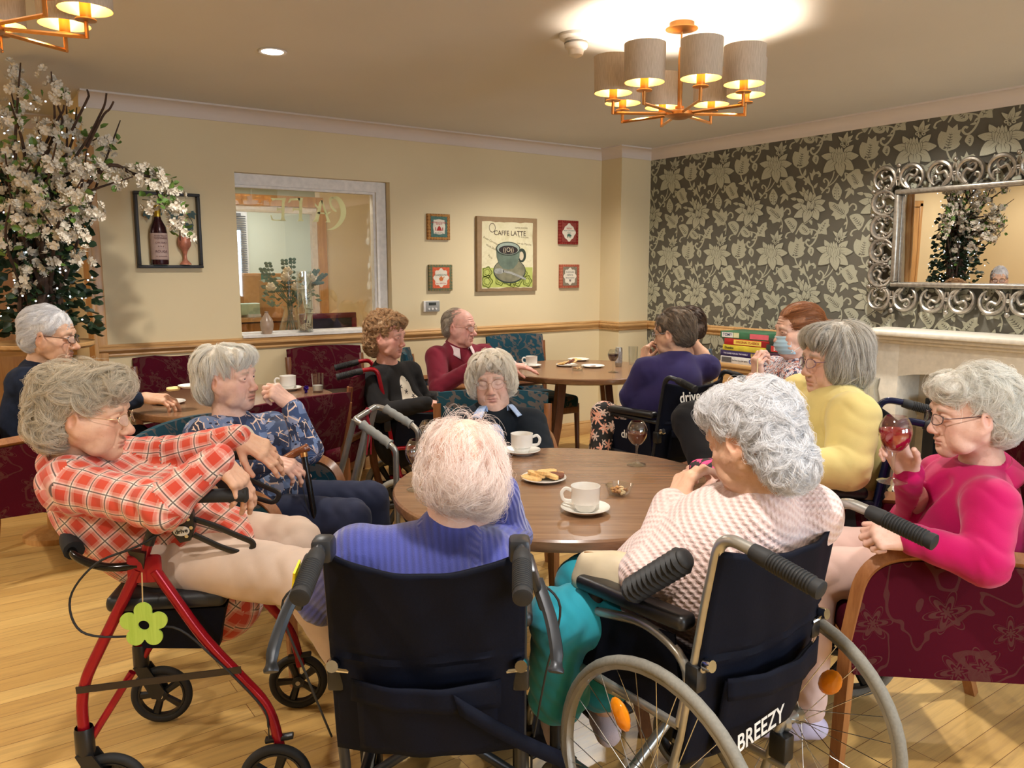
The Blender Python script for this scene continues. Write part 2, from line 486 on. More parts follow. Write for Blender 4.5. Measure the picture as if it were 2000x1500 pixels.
def skinmat(name,base,red,brow=(.35,.33,.3)):
    t=NT(name); a=t.n('ShaderNodeVertexColor'); a.layer_name='paint'
    sp=t.n('ShaderNodeSeparateColor'); t.l(a.outputs[0],sp.inputs[0])
    co=t.co(); n=t.noise(co,38,4,.6); n2=t.noise(co,240,2)
    b=srgb(base); dk=tuple(x*y for x,y in zip(b[:3],(.88,.82,.79)))
    c=t.ramp(n,[(.3,dk),(.62,b[:3])])
    c=t.mix(t.math('MULTIPLY',sp.outputs[0],t.math('ADD',t.math('MULTIPLY',n,.7),.25)),c,srgb(red))
    spots=t.ramp(t.vor(co,75),[(.0,(1,1,1)),(.16,(0,0,0))])
    c=t.mix(t.math('MULTIPLY',spots,.28),c,srgb((140,88,66)))
    c=t.mix(t.math('MULTIPLY',sp.outputs[1],.75),c,srgb((176,96,92)))
    c=t.mix(t.math('MULTIPLY',sp.outputs[2],.65),c,srgb(brow))
    t.set(c,.52); t.b.inputs['Specular IOR Level'].default_value=.35; t.b.inputs['Subsurface Weight'].default_value=.06; t.b.inputs['Subsurface Radius'].default_value=(.012,.005,.003); t.b.inputs['Subsurface Scale'].default_value=.5
    h=t.math('ADD',t.math('MULTIPLY',n2,.4),t.math('MULTIPLY',t.noise(t.mapd(co,(1,1,3.2)),60,4,.6,1.2),.9))
    t.bump(h,.28,.0016); return t.m
# ---------------------------------------------------------------- hands
def hand_sdf(side,wr,fd,dn,curl=(.3,.3,.3,.3),pip=None,spread=.06,thumb=(.5,.2),sc=1.,elbow=None,fr=.027):
    """side +1 left, -1 right; wr wrist, fd finger direction, dn back-of-hand direction"""
    f=V(fd).normalized(); d=V(dn); d=(d-f*d.dot(f)).normalized(); x=f.cross(d)*1.0   # +x = thumb side of a LEFT hand
    x=x*side; o=V(wr)
    L=lambda a,b,c: np.array(o+x*(a*sc)+f*(b*sc)+d*(c*sc))
    s=Sdf(); kx=(.027,.009,-.010,-.027); ky=(.088,.093,.088,.079); ln=((.043,.027,.021),(.047,.031,.022),(.044,.029,.021),(.034,.021,.018)); rr=(.0092,.0094,.009,.0079)
    if elbow is not None:
        e=V(elbow); s.cap(o,o+(e-o)*.5,.0235*sc,fr*1.18,k=.02,tag=3)
        s.cap(o+(e-o)*.5,e,fr*1.18,fr*1.3,k=.02,tag=3)
    s.ell(L(0,.004,0),(.027*sc,.027*sc,.02*sc),rot=np.array([x,f,d]).T,k=.014)
    for i in range(4):
        s.cap(L(kx[i]*.62,.012,-.001),L(kx[i],ky[i],.002 if i in(1,2) else 0),.0135*sc,.0112*sc,k=.012)
        s.ell(L(kx[i],ky[i],.003),.0098*sc,k=.008)
        s.cap(L(kx[i]*.7,.03,.0105),L(kx[i],ky[i]-.006,.0115),.0028*sc,k=.006)
    s.ell(L(.018,.035,-.010),(.014*sc,.028*sc,.014*sc),rot=np.array([x,f,d]).T,k=.012)
    s.ell(L(-.02,.035,-.009),(.012*sc,.03*sc,.012*sc),rot=np.array([x,f,d]).T,k=.012)
    body=len(s.p)
    for i in range(4):
        c=curl[i]; c2=(pip[i] if pip else c*1.15); c3=c2*.6
        sp=(1.5-i)*spread; p=(kx[i],ky[i],0.); a=0
        for j,(l,ca) in enumerate(zip(ln[i],(c,c2,c3))):
            a+=ca
            q=(p[0]+math.sin(sp)*l*math.cos(a),p[1]+math.cos(sp)*l*math.cos(a),p[2]-math.sin(a)*l)
            r0=rr[i]*(1-.07*j); s.cap(L(*p),L(*q),r0*sc,r0*.93*sc,k=.0035 if j else .006,tag=2)
            if j<2: s.ell(L(q[0],q[1],q[2]+.0005),r0*.99*sc,k=.005)
            p=q
    ta,tb=thumb   # ta: abduction away from palm (0..1), tb: fold across
    p0=(.022,.018,-.008); d1=V((math.cos(1.05-.75*ta)*1.0*(.35+.65*ta),.75,-.35-.5*tb)).normalized()
    p1=V(p0)+d1*.044; d2=(d1+V((-.25*tb,.25,-.2*tb))).normalized(); p2=p1+d2*.034; d3=(d2+V((-.35*tb,.2,-.15*tb))).normalized(); p3=p2+d3*.026
    s.cap(L(*p0),L(*p1),.0155*sc,.0115*sc,k=.012); s.cap(L(*p1),L(*p2),.0105*sc,.0098*sc,k=.004,tag=2); s.cap(L(*p2),L(*p3),.0100*sc,.0082*sc,k=.004,tag=2)
    return s
# ---------------------------------------------------------------- hair strands
def hairmat(name,c1,c2,rough=.45):
    t=NT(name); hi=t.n('ShaderNodeHairInfo')
    col=t.ramp(hi.outputs['Random'],[(0,srgb(c1)),(.55,srgb(c2)),(1,tuple(min(1,x*1.12) for x in srgb(c2)[:3]))])
    t.set(col,rough); t.b.inputs['Specular IOR Level'].default_value=.35
    tr=t.n('ShaderNodeBsdfTranslucent'); t.l(col,tr.inputs[0]); ms=t.n('ShaderNodeMixShader'); ms.inputs[0].default_value=.4; t.l(t.b.outputs[0],ms.inputs[1]); t.l(tr.outputs[0],ms.inputs[2]); t.l(ms.outputs[0],t.o.inputs[0])
    return t.m
def hairbase(name,c1,c2,sc=60):
    t=NT(name); co=t.co(); n=t.noise(t.mapd(co,(1,1,.35)),sc,5,.65,1.5)
    t.set(t.ramp(n,[(.3,srgb(c1)),(.7,srgb(c2))]),.6); t.bump(n,.6,.004); return t.m
def strands(name,P,rad,mat,parent):
    """P [N,M,3] -> hair curves object"""
    N,M=P.shape[:2]
    hc=bpy.data.hair_curves.new(name); hc.add_curves([M]*N)
    hc.attributes['position'].data.foreach_set('vector',P.astype(np.float32).ravel())
    ra=hc.attributes.get('radius') or hc.attributes.new('radius','FLOAT','POINT')
    t=np.linspace(0,1,M); r=rad*(1-.65*t**2)
    ra.data.foreach_set('value',np.tile(r,N).astype(np.float32))
    hc.materials.append(mat)
    return link(name,hc,parent)
def grow(s,roots,flow,rs,M=11,length=.05,curl=10.,lift=.004,wob=.25,K=18,rl=.006,clump=.35,frizz=.0012,grav=0.,lenvar=.4,lift0=-.003,tipup=0.,part=None):
    """locks that run along implicit surface s. flow(P)->direction field. returns [N*K,M,3]"""
    N=len(roots); P=np.zeros((N,M,3)); p=roots.copy(); t=flow(p)
    Ls=length*(1+lenvar*(rs.rand(N)*2-1)); st=Ls/(M-1)
    sg=np.where(rs.rand(N)<.5,-1,1)*curl*(.5+rs.rand(N)); a0=(rs.rand(N)*2-1)*wob*PI
    n=s.grad(p)
    def rot(t,n,a):
        c,q=np.cos(a)[:,None],np.sin(a)[:,None]
        return t*c+np.cross(n,t)*q+n*(n*t).sum(1,keepdims=True)*(1-c)
    t=nrm(t-n*(t*n).sum(1,keepdims=True)); t=rot(t,n,a0)
    lf=lift*(.4+1.2*rs.rand(N)); Nn=np.zeros((N,M,3)); T=np.zeros((N,M,3))
    for m in range(M):
        u=m/(M-1)
        h=lift0+(lf-lift0)*math.sin(min(1,u*1.35)*PI/2) - lf*.5*max(0,u-.7)/.3 + tipup*u*u
        d=s.at(p); n=s.grad(p); p=p-n*(d-h)[:,None]
        P[:,m]=p; Nn[:,m]=n; T[:,m]=t
        fl=flow(p); fl=nrm(fl-n*(fl*n).sum(1,keepdims=True))
        t=nrm(t*.9+fl*.16+np.array((0,0,-grav))*.2)
        t=nrm(t-n*(t*n).sum(1,keepdims=True)); t=rot(t,n,sg*st)
        p=p+t*st[:,None]
    B=nrm(np.cross(T,Nn))
    w=rs.randn(N,K,2)*.6; u=np.linspace(0,1,M)
    rad=rl*(1-(1-clump)*u)
    C=P[:,None]+B[:,None]*(w[...,0][:,:,None]*rad)[...,None]+Nn[:,None]*(w[...,1][:,:,None]*rad*.55)[...,None]
    ph=rs.rand(N,K,3)*6.28; fq=rs.uniform(4,9,(N,K,1))
    C=C+frizz*np.sin(ph[:,:,None,:]+fq[...,None]*u[None,None,:,None]*2)*u[None,None,:,None]
    sh=rs.randn(N,K,1)*.12*length
    C=C+T[:,None]*(sh*u)[...,None]
    return C.reshape(N*K,M,3)
# ---------------------------------------------------------------- people
SKIN={}
def skin(k):
    pal={'pale':((230,192,172),(212,148,132)),'pink':((228,188,170),(212,142,128)),'tan':((218,176,148),(202,132,110)),'ruddy':((222,168,152),(204,118,110))}
    if k not in SKIN: SKIN[k]=skinmat('skin_'+k,*pal[k],brow=(150,135,118))
    return SKIN[k]
def mesh_sub(name,v,f,mat,root,paint=None,uv=None):
    o=arr_mesh(name,v-np.array(root.location),f,mat,root,uv)
    if paint is not None:
        a=o.data.color_attributes.new('paint','FLOAT_COLOR','POINT')
        a.data.foreach_set('color',paint.astype(np.float32).ravel())
    return o
def face_uv(s,v,f,fr=None):
    """uv per face corner, every face unwrapped on the primitive nearest to its first corner"""
    tag,uv,pi,tt=s.param(v); out=np.zeros((len(f),4,2))
    fp=pi[f[:,0]]
    N=nrm(np.cross(v[f[:,2]]-v[f[:,0]],v[f[:,3]]-v[f[:,1]]))
    for i,p in enumerate(s.p):
        m=fp==i
        if not m.any(): continue
        X=v[f[m]]
        if fr is not None and p['tag'] in (1,3):
            r_,f_,u_,o_=[np.array(q) for q in fr]; Y=X-o_; a=Y@r_; b=Y@f_; c=Y@u_; n=N[m]; nr_=np.abs(n@r_)[:,None]; nf_=np.abs(n@f_)[:,None]; nu_=np.abs(n@u_)[:,None]
            side=(nr_>nf_*1.25)&(nr_>nu_); topm=(nu_>nf_*1.2)&(nu_>=nr_)
            out[m,:,0]=np.where(side,b*np.sign(n@r_)[:,None]*-1+.15,a); out[m,:,1]=np.where(topm,b,c); continue
        if p['t']=='c':
            ba=p['b']-p['a']; l=np.linalg.norm(ba); ax=ba/l
            ref=np.array((0,0,1.)) if abs(ax[2])<.8 else np.array((.58,.81,0))
            e1=nrm(ref-ax*(ref@ax)); e2=np.cross(ax,e1); q=X-p['a']
            an=np.arctan2(q@e2,q@e1); an=an-2*PI*np.round((an-an[:,:1])/(2*PI))
            A=an*max(p['ra'],p['rb']); B=p['v0']+q@ax
            if fr is not None and p['v0']==0 and p['tag']==2:
                r_,f_,u_,o_=[np.array(z) for z in fr]; Y=X-o_; k=((q@ax).mean(1,keepdims=True)<.03); nu_=(np.abs(N[m]@u_)>np.abs(N[m]@f_))[:,None]
                A=np.where(k,Y@r_,A); B=np.where(k,np.where(nu_,Y@f_,Y@u_),B)
            out[m,:,0]=A; out[m,:,1]=B
        else:
            q=X-p['c']; out[m,:,0]=q[...,0]*.8+q[...,1]*.6; out[m,:,1]=q[...,2]
    return out.reshape(-1,2),tag,uv,pi,tt
def garment(name,s,vox,mat,root,fold=.006,sleeve=.004,ff=9.,seed=1,sm=2,uvs=True,fr=None):
    v,f=s.mesh(vox,sm)
    n=vnorm(v,f)
    UV,tag,uv,pi,tt=face_uv(s,v,f,fr)
    w=np.stack([v[:,0],v[:,1],v[:,2]*.45],1)
    d=fold*snoise(w,ff,seed)+fold*.5*np.abs(snoise(w,ff*2.3,seed+1))
    sl=tag==2
    if sl.any():
        ph=uv[:,1]*95+2.2*np.sin(uv[:,0]*34)+2.5*snoise(v,14,seed)
        amp=.35+.9*np.exp(-((tt-1)/.28)**2)+.5*np.exp(-(tt/.25)**2)
        d=np.where(sl,d*.4+sleeve*amp*(np.abs(np.sin(ph*.5))-.5),d)
    for _ in range(2):
        acc=np.zeros(len(v)); cnt=np.zeros(len(v))
        for i in range(4):
            a,b=f[:,i],f[:,(i+1)%4]; acc+=np.bincount(a,d[b],len(v)); cnt+=np.bincount(a,minlength=len(v))
        d=.5*d+.5*acc/np.maximum(cnt,1)
    v=v+n*d[:,None]
    return mesh_sub(name,v,f,mat,root,uv=UV if uvs else None)
HAIRMATS={}
def make_hair(root,H,st,seed):
    """st: dict(vol=[...], cut=[...], colours, lock parameters)"""
    rs=np.random.RandomState(seed); R3,o,sc=H
    W=lambda P: (P*sc)@R3.T+o-np.array(root.location)
    s=Sdf()
    vf=st.get('vf',1.)
    for e in st['vol']: s.ell(e[1],tuple(x*vf for x in e[2]),k=.03)
    for e in st.get('cut',[]): s.ell(*e,k=.014,sub=True)
    v,f=s.mesh(.004,1); n=vnorm(v,f)
    key=st['col']
    if key not in HAIRMATS:
        HAIRMATS[key]=(hairbase('hair_under_%d'%len(HAIRMATS),key[2],key[1]),hairmat('hair_strand_%d'%len(HAIRMATS),key[0],key[1]))
    mb,ms=HAIRMATS[key]
    bump=st.get('bump',.004)
    sh=st.get('shrink',.004)
    vv=v+n*(bump*snoise(v,st.get('bf',75),seed)-sh)[:,None]
    ob=arr_mesh('hair',W(vv),f,mb,root)
    crown=np.array(st.get('crown',(0,-.035,.125)))
    fl=st.get('flow')
    def flow(P):
        d=nrm(P-crown)
        if fl is not None: d=nrm(d*fl[3]+np.array(fl[:3]))
        if st.get('part'):
            d=d+np.stack([np.sign(P[:,0]-st['part'])*.8,0*P[:,0],0*P[:,0]],1)
        return d+.25*np.stack([snoise(P,26,seed),snoise(P,26,seed+1),snoise(P,26,seed+2)],1)
    # roots spread evenly over the hair surface
    low=st.get('low',-1)
    ok=np.where(v[:,2]>low)[0]
    r=v[ok[rs.randint(0,len(ok),st['N'])]]+rs.randn(st['N'],3)*.002
    P=grow(s,r,flow,rs,M=st.get('M',11),length=st.get('len',.05),curl=st.get('curl',20),lift=st.get('lift',.006)*.72,wob=st.get('wob',.3),K=st.get('K',16),rl=st.get('rl',.006),lenvar=st.get('lenvar',.4),clump=st.get('clump',.4),frizz=st.get('frizz',.0015),grav=st.get('grav',.0),tipup=st.get('tipup',0.),lift0=st.get('lift0',-.004))
    def clear(P):
        for c,r in st.get('clear',[]):
            k=((((P-np.array(c))/np.array(r))**2).sum(-1)<1).any(1); P=P[~k]
        return P
    P=clear(P)
    strands('hair_strands',W(P),st.get('rad',.00032)*sc,ms,ob)
    if st.get('fly'):
        r=v[ok[rs.randint(0,len(ok),st['fly'])]]
        P=grow(s,r,flow,rs,M=8,length=st.get('len',.05)*.9,curl=st.get('curl',20)*.8,lift=st.get('flift',.014),wob=.8,K=2,rl=.004,frizz=.003,tipup=.006)
        P=clear(P)
        strands('flyaway_hairs',W(P),st.get('rad',.00032)*.8*sc,ms,ob)
    return ob
def glasses(root,H,col=(90,60,50),metal=.6,r=(.0245,.0185),th=.0011,z=-.006,y=.104,square=False,temple=True):
    R3,o,sc=H; W=lambda p: V((np.array(p)*sc)@R3.T+o-np.array(root.location))
    m=MB(); lens=[]; e=2.6 if square else 2.
    for x in (-1,1):
        ring=[]
        for k in range(24):
            a=2*PI*k/24; ca,sa=math.cos(a),math.sin(a)
            px=r[0]*math.copysign(abs(ca)**(2/e),ca); pz=r[1]*math.copysign(abs(sa)**(2/e),sa)
            ring.append((x*.0325+px,y-.010*((px*x+.01)/.03)**2-.004*pz/.018,z+pz))
        m.tube([W(p) for p in ring],th*sc,6,closed=True)
        if temple:
            m.tube(spline([W((x*.057,y-.010,z+.006)),W((x*.072,y-.035,z+.007)),W((x*.080,.012,z+.010)),W((x*.079,-.016,z+.004)),W((x*.077,-.03,z-.012))],4),th*1.1*sc,6)
        g=MB(); g.add([W(p) for p in ring],[list(range(24))]); lens.append(g)
    m.tube(spline([W((-.0085,y+.001,z+.004)),W((0,y+.005,z+.007)),W((.0085,y+.001,z+.004))],4),th*sc,6)
    fr=m.build('eyeglasses',pm('spectacle_%d_%d_%d'%tuple(col),col,.3,metal),root)
    lg=NT('spectacle_lens'); lg.set((1,1,1,1),.02); lg.b.inputs['Alpha'].default_value=.12; lg.b.inputs['Specular IOR Level'].default_value=.8
    for g in lens: g.build('lens',_mc.setdefault('lens',lg.m),fr)
def lr(a,b,t): return V(a).lerp(V(b),t)
def person(label,D):
    """D: joints and looks of one seated figure; every joint a world point"""
    J={k:V(x) for k,x in D['J'].items()}
    sm=(J['shL']+J['shR'])/2; pe=J['pel']; r=(J['shR']-J['shL']).normalized(); up=(sm-pe).normalized(); fw=up.cross(r).normalized(); r=fw.cross(up)
    root=thing('person',label,'person',(pe.x,pe.y,0))
    hd=D['head']; hs=hd.get('s',1.); R3=frame(hd['f'],hd.get('up',(0,0,1))); o=np.array(hd['c']); H=(R3,o,hs)
    inv=lambda p: tuple((np.array(p)-o)@R3/hs)
    sk=skin(D.get('skin','pale'))
    # --- body: head, neck and upper chest
    s=head_sdf(hd)
    nb=J.get('neck',sm+up*.045-fw*.01); nr=hd.get('neck',.049)
    s.cap((0,-.028,-.045),inv(nb),nr,nr*1.04,k=.03); s.cap(inv(nb),inv(sm-up*.07+fw*.022),nr*1.05,nr*1.2,k=.04)
    for q in ('shL','shR'): s.cap(inv(nb-up*.02),inv(lr(sm,J[q],.6)-up*.03),nr*.75,.03,k=.03)
    if hd.get('cords'):
        for x in (-1,1): s.cap((x*.05,-.02,-.05),inv(nb+fw*.035+r*x*.012),.01,.009,k=.014)
    v,f=s.mesh(hd.get('vox',.0024),1)
    v=v+vnorm(v,f)*(.0004*snoise(v,190,1))[:,None]
    pt=head_paint(v,hd)
    Wv=(v*hs)@R3.T+o; VS=[Wv]; FS=[f]; PT=[pt]; nv=len(Wv)
    # --- arms and hands
    for q,sd in (('L',1),('R',-1)):
        h=D.get('hand'+q)
        if h is None: continue
        hsf=hand_sdf(sd,J['wr'+q],h['f'],h['n'],h.get('curl',(.3,.35,.4,.45)),h.get('pip'),h.get('spread',.05),h.get('thumb',(.5,.3)),h.get('s',.95),J['el'+q],h.get('fr',.027))
        hv,hf=hsf.mesh(hd.get('hvox',.0024),1)
        hv=hv+vnorm(hv,hf)*(.0005*snoise(hv,170,2))[:,None]
        tg,uv,pi,tt=hsf.param(hv)
        b=np.where(tg==2,.35,.1)+.1*snoise(hv,60,4)
        VS.append(hv); FS.append(hf+nv); nv+=len(hv)
        PT.append(np.clip(np.stack([b,0*b,0*b,b],1),0,1))
    # --- legs (bare shins) 
    s=Sdf()
    for q in 'LR':
        if 'kn'+q in J and 'an'+q in J:
            s.chain([J['hip'+q] if 'hip'+q in J else pe,J['kn'+q],J['an'+q]],[.06,.045,.033],k=.02)
    s.cap(pe,sm-up*.05,.11,.10,k=.04,flat=(fw,.7))
    bv,bf=s.mesh(.011,1); VS.append(bv); FS.append(bf+nv); PT.append(np.zeros((len(bv),4)))
    mesh_sub('body',np.concatenate(VS),np.concatenate(FS),sk,root,np.concatenate(PT))
    # --- eyes
    if not hd.get('closed'):
        for x in (-1,1):
            e=MB(); c=np.array((x*.031,.0712,-.0015)); A=lambda p: V((np.array(p)*hs)@R3.T+o-np.array(root.location))
            rad=.0133; prof=[(0,1.0),(.16,.987),(.17,.985),(.42,.907),(.43,.903),(.8,.6),(1,0),(0,-1)]
            for i in range(len(prof)-1):
                e.mi=2 if i<1 else (1 if i<3 else 0)
                rr=[(prof[i][0]*rad,prof[i][1]*rad),(prof[i+1][0]*rad,prof[i+1][1]*rad)]
                e.lathe(rr,14,A(c),R3[:,1])
            e.build('eye',[pm('eye_white',(225,215,205),.15),pm('eye_iris_'+hd.get('iris','blue'),{'blue':(80,95,105),'brown':(70,48,34)}[hd.get('iris','blue')],.15),pm('eye_pupil',(10,10,10),.1)],root)
    if D.get('hair'): make_hair(root,H,D['hair'],D.get('seed',1))
    if D.get('glasses'): glasses(root,H,**D['glasses'])
    # --- clothes
    vox=D.get('vox',.0065)
    for g in D['wear']:
        g=dict(g); kind=g.pop('k')
        s=Sdf(); th=g.get('th',0.); B=D.get('build',1.)
        if kind in('top','open'):
            lw=g.get('long',0.); wd=D.get('wid',.152)*B+th; fl=D.get('flat',.74); bend=D.get('bend',.03)
            mid=lr(pe,sm,.48)-fw*bend
            s.chain([pe-up*lw+fw*.01,mid,sm-up*.10-fw*.012],[wd*D.get('hipw',1.1),wd*D.get('waist',1.0),wd*1.0],k=.06,flat=(fw,fl),tag=1)
            for q in 'LR': s.cap(nb-up*.035,J['sh'+q]-up*.004,.052+th,.056+th,k=.05,tag=1)
            s.cap(nb-up*.015-fw*.03,sm-up*.09-fw*.06,.058+th,.07+th,k=.04,tag=1)
            s.ell(sm-up*.07-fw*D.get('hunchy',.045),(.12+th,.08+th,.11+th),rot=np.array([r,fw,up]).T,k=.06,tag=1)
            bs=D.get('bust',.0)
            if bs:
                for x in (-1,1): s.ell(sm-up*D.get('busty',.19)+fw*(.075+bs*.25)+r*x*.072,(.062+bs*.3+th,.06+bs*.3+th,.066+bs*.3+th),rot=np.array([r,fw,up]).T,k=.06,tag=1)
            be=D.get('belly',.0)
            if be: s.ell(lr(pe,sm,.22)+fw*(.06+be*.3),(.12+be*.3+th,.09+be+th,.11+th),rot=np.array([r,fw,up]).T,k=.06,tag=1)
            if g.get('drape'): dd=V(g['drape'][0]).normalized(); q_=pe+dd*g['drape'][1]+V((0,0,.01)); s.ell(q_,(.185+th,.15+th,.115+th),rot=np.array([dd.cross(V((0,0,1))),dd,V((0,0,1))]).T,k=.06,tag=1)
            ar=D.get('arm',1.)
            if g.get('sleeves',True):
              for q in 'LR':
                e=J['el'+q]; w=lr(J['wr'+q],e,g.get('cuff',.06)); sh=J['sh'+q]
                s.cap(sh,e,.066*ar+th,.054*ar+th,k=.035,tag=2); L0=(e-sh).length
                s.cap(e,w,.053*ar+th,.040*ar**.5+th,k=.02,tag=2,v0=L0)
                if g.get('cuffband'):
                    dd=(w-e).normalized(); s.cap(w-dd*.045,w+dd*.004,.041*ar**.5+th+.003,.040*ar**.5+th+.003,k=.005,tag=3,v0=L0+.2)
            nk=g.get('neckr',nr*hs*1.16); nd=(V(o)+V(R3@np.array((0,-.02,-.06)))*1.-nb).normalized()
            # neck opening
            s.cap(nb+nd*nk*g.get('nkup',.72),nb+nd*.16,nk,nk*1.4,k=.006,sub=True)
            if g.get('collar')=='rib':
                s.cap(nb-nd*.02,nb+nd*.012,nk+.016,nk+.008,k=.012,tag=3)
            if g.get('collar')=='crew':
                a,b,_=basis(nd+fw*.35); c=nb+fw*.006+nd*.012
                s.chain([c+(a*math.cos(t)+b*math.sin(t))*(nk+.006) for t in np.linspace(0,2*PI,17)],[.0085]*17,k=.006,tag=3)
            for c in g.get('cut',[]):
                L=lambda p: np.array(sm+r*p[0]+fw*p[1]+up*p[2])
                s.cap(L(c[0]),L(c[1]),c[2],c[3],k=.008,sub=True)
            ob=garment(g['name'],s,vox*g.get('vx',1.),g['m'],root,g.get('fold',.005),g.get('slf',.004),g.get('ff',10.),D.get('seed',1),fr=(r,fw,up,sm))
            if g.get('collar')=='shirt':
                # fold-down collar: two leaves round the neck
                m=MB(); a,b,_=basis(nd); x=(r-nd*r.dot(nd)).normalized(); y=nd.cross(x)*1.
                if y.dot(fw)<0: y=-y
                lo=V(root.location); op=g.get('copen',.5); ch=g.get('cheight',.038); cs=g.get('cspread',.022)
                def fn(u,vv):
                    t=-PI/2+(op+(2*PI-2*op)*u)+PI   # from front round the back to front
                    t=PI/2+op+(2*PI-2*op)*u
                    tip=abs(u-.5)*2
                    rad=nk+.004+ (0.010 if vv<.5 else .014) + cs*max(0,vv-.5)*2*(1+.5*tip**4)
                    drop=(vv*2*.022 if vv<.5 else .022-(vv-.5)*2*(ch+.022*tip**6))
                    fy=1.+.25*max(0,math.sin(t))
                    return nb+x*math.cos(t)*rad+y*math.sin(t)*rad*fy+nd*(drop-.008-.030*max(0,math.sin(t))**2)-lo
                m.grid(fn,40,10)
                c=m.build('collar',g['m'],ob); md=c.modifiers.new('s','SOLIDIFY'); md.thickness=.003
                uvl=c.data.uv_layers.new(name='UVMap')
                for p in c.data.polygons:
                    for li in p.loop_indices:
                        vi=c.data.loops[li].vertex_index; uvl.data[li].uv=((vi%41)/40*.4,(vi//41)/10*.07)
            for bt in g.get('buttons',[]):
                L=sm+r*bt[0]+fw*bt[1]+up*bt[2]
                X=np.array([L]); 
                for _ in range(6):
                    dd=s.at(X); X=X-s.grad(X)*dd[:,None]
                gn=s.grad(X)[0]
                m=MB(); m.lathe([(0,0),(.0052,0),(.006,.001),(.0052,.0026),(.003,.002),(0,.002)],12,V(X[0]+gn*.002)-V(root.location),gn)
                m.build('button',pm('button_pearl',(222,214,200),.25),ob)
        elif kind=='legs':
            lw=D.get('legw',1.)
            s.cap(J.get('hipL',pe-r*.09),J.get('hipR',pe+r*.09),.115*lw,.115*lw,k=.05,tag=1)
            s.cap(pe,lr(pe,sm,.22),.13*lw,.13*lw,k=.05,flat=(fw,.8),tag=1)
            for q in 'LR':
                if 'kn'+q not in J: continue
                hp=J.get('hip'+q,pe+r*(.09 if q=='R' else -.09)); kn=J['kn'+q]; an=J['an'+q]
                a2=lr(kn,an,g.get('len',.93)); L0=(kn-hp).length
                s.cap(hp,kn,.098*lw,.072*lw,k=.03,tag=2); s.cap(kn,a2,.068*lw,.054*lw*g.get('hem',1.),k=.02,tag=2,v0=L0)
            garment(g['name'],s,.0085,g['m'],root,g.get('fold',.006),g.get('slf',.004),9.,D.get('seed',1)+2)
        elif kind=='shoes':
            for q in 'LR':
                if 'an'+q not in J: continue
                s=Sdf(); an=J['an'+q]; d=g.get('dir',None) or fw; d=V(d); d.z=0; d.normalize(); z=an.z-.075
                b=V((an.x,an.y,max(z,.004)))
                s.cap(b-d*.03+V((0,0,.035)),b+d*.05+V((0,0,.035)),.036,.036,k=.02); s.cap(b+d*.05+V((0,0,.032)),b+d*.14+V((0,0,.028)),.040,.032,k=.02)
                s.cap(b+V((0,0,.05)),an,.038,.036,k=.02)
                v,f=s.mesh(.006,1); v[:,2]=np.maximum(v[:,2],b.z)
                mesh_sub('shoe',v,f,g['m'],root)
    return root,H,(r,fw,up,sm,nb)
def J_(**k): return {a:(at(*b) if len(b)==3 and abs(b[0])>12 else V(b)) for a,b in k.items()}
# ---------------------------------------------------------------- the room
def atx(px,py,X):
    p=at(px,py,1.)-V((0,0,CAMH)); return V((0,0,CAMH))+p*(X/p.x)
def aty(px,py,Y):
    p=at(px,py,1.)-V((0,0,CAMH)); return V((0,0,CAMH))+p*(Y/p.y)
t2=NT('clear_thin_glass'); lw=t2.n('ShaderNodeLayerWeight'); lw.inputs[0].default_value=.5; fr=t2.n('ShaderNodeMath',operation='MULTIPLY_ADD'); fp=t2.n('ShaderNodeMath',operation='POWER'); t2.l(lw.outputs['Facing'],fp.inputs[0]); fp.inputs[1].default_value=3.; t2.l(fp.outputs[0],fr.inputs[0]); fr.inputs[1].default_value=.85; fr.inputs[2].default_value=.10; tp=t2.n('ShaderNodeBsdfTransparent'); tp.inputs[0].default_value=(.97,.985,.98,1); gl=t2.n('ShaderNodeBsdfGlossy'); gl.inputs['Roughness'].default_value=.02; ms=t2.n('ShaderNodeMixShader'); t2.l(fr.outputs[0],ms.inputs[0]); t2.l(tp.outputs[0],ms.inputs[1]); t2.l(gl.outputs[0],ms.inputs[2]); t2.l(ms.outputs[0],t2.o.inputs[0]); GLS=t2.m
YB=5.3; XR=5.05; XW=.74; ZC=2.45; YF=-3.2; XL=-2.6
def plaster(name,col,sc=220,b=.12,var=.03):
    t=NT(name); co=t.co(); n=t.noise(co,1.3,3); c=srgb(col)
    t.set(t.ramp(n,[(.3,tuple(x*(1-var) for x in c[:3])),(.7,tuple(min(1,x*(1+var)) for x in c[:3]))]),.75)
    t.bump(t.noise(co,sc,3),b,.0008); return t.m
M_WALL=plaster('cream_wall_paint',(224,206,166))
M_CEIL=plaster('ceiling_paint',(212,211,209),120)
M_COVE=plaster('cornice_white_paint',(218,206,196),200,.05)
M_WHITE=pm('white_gloss_paint',(232,226,218),.35)
M_OAK=woodmat('oak_trim_wood',(172,126,74),(212,170,114),1.,'X',.38)
M_OAKZ=woodmat('oak_upright_wood',(178,126,70),(214,166,106),1.,'Z',.38)
M_OAKY=woodmat('oak_side_wood',(172,126,74),(212,170,114),1.,'Y',.38)
def st(o,): o['kind']='structure'; return o
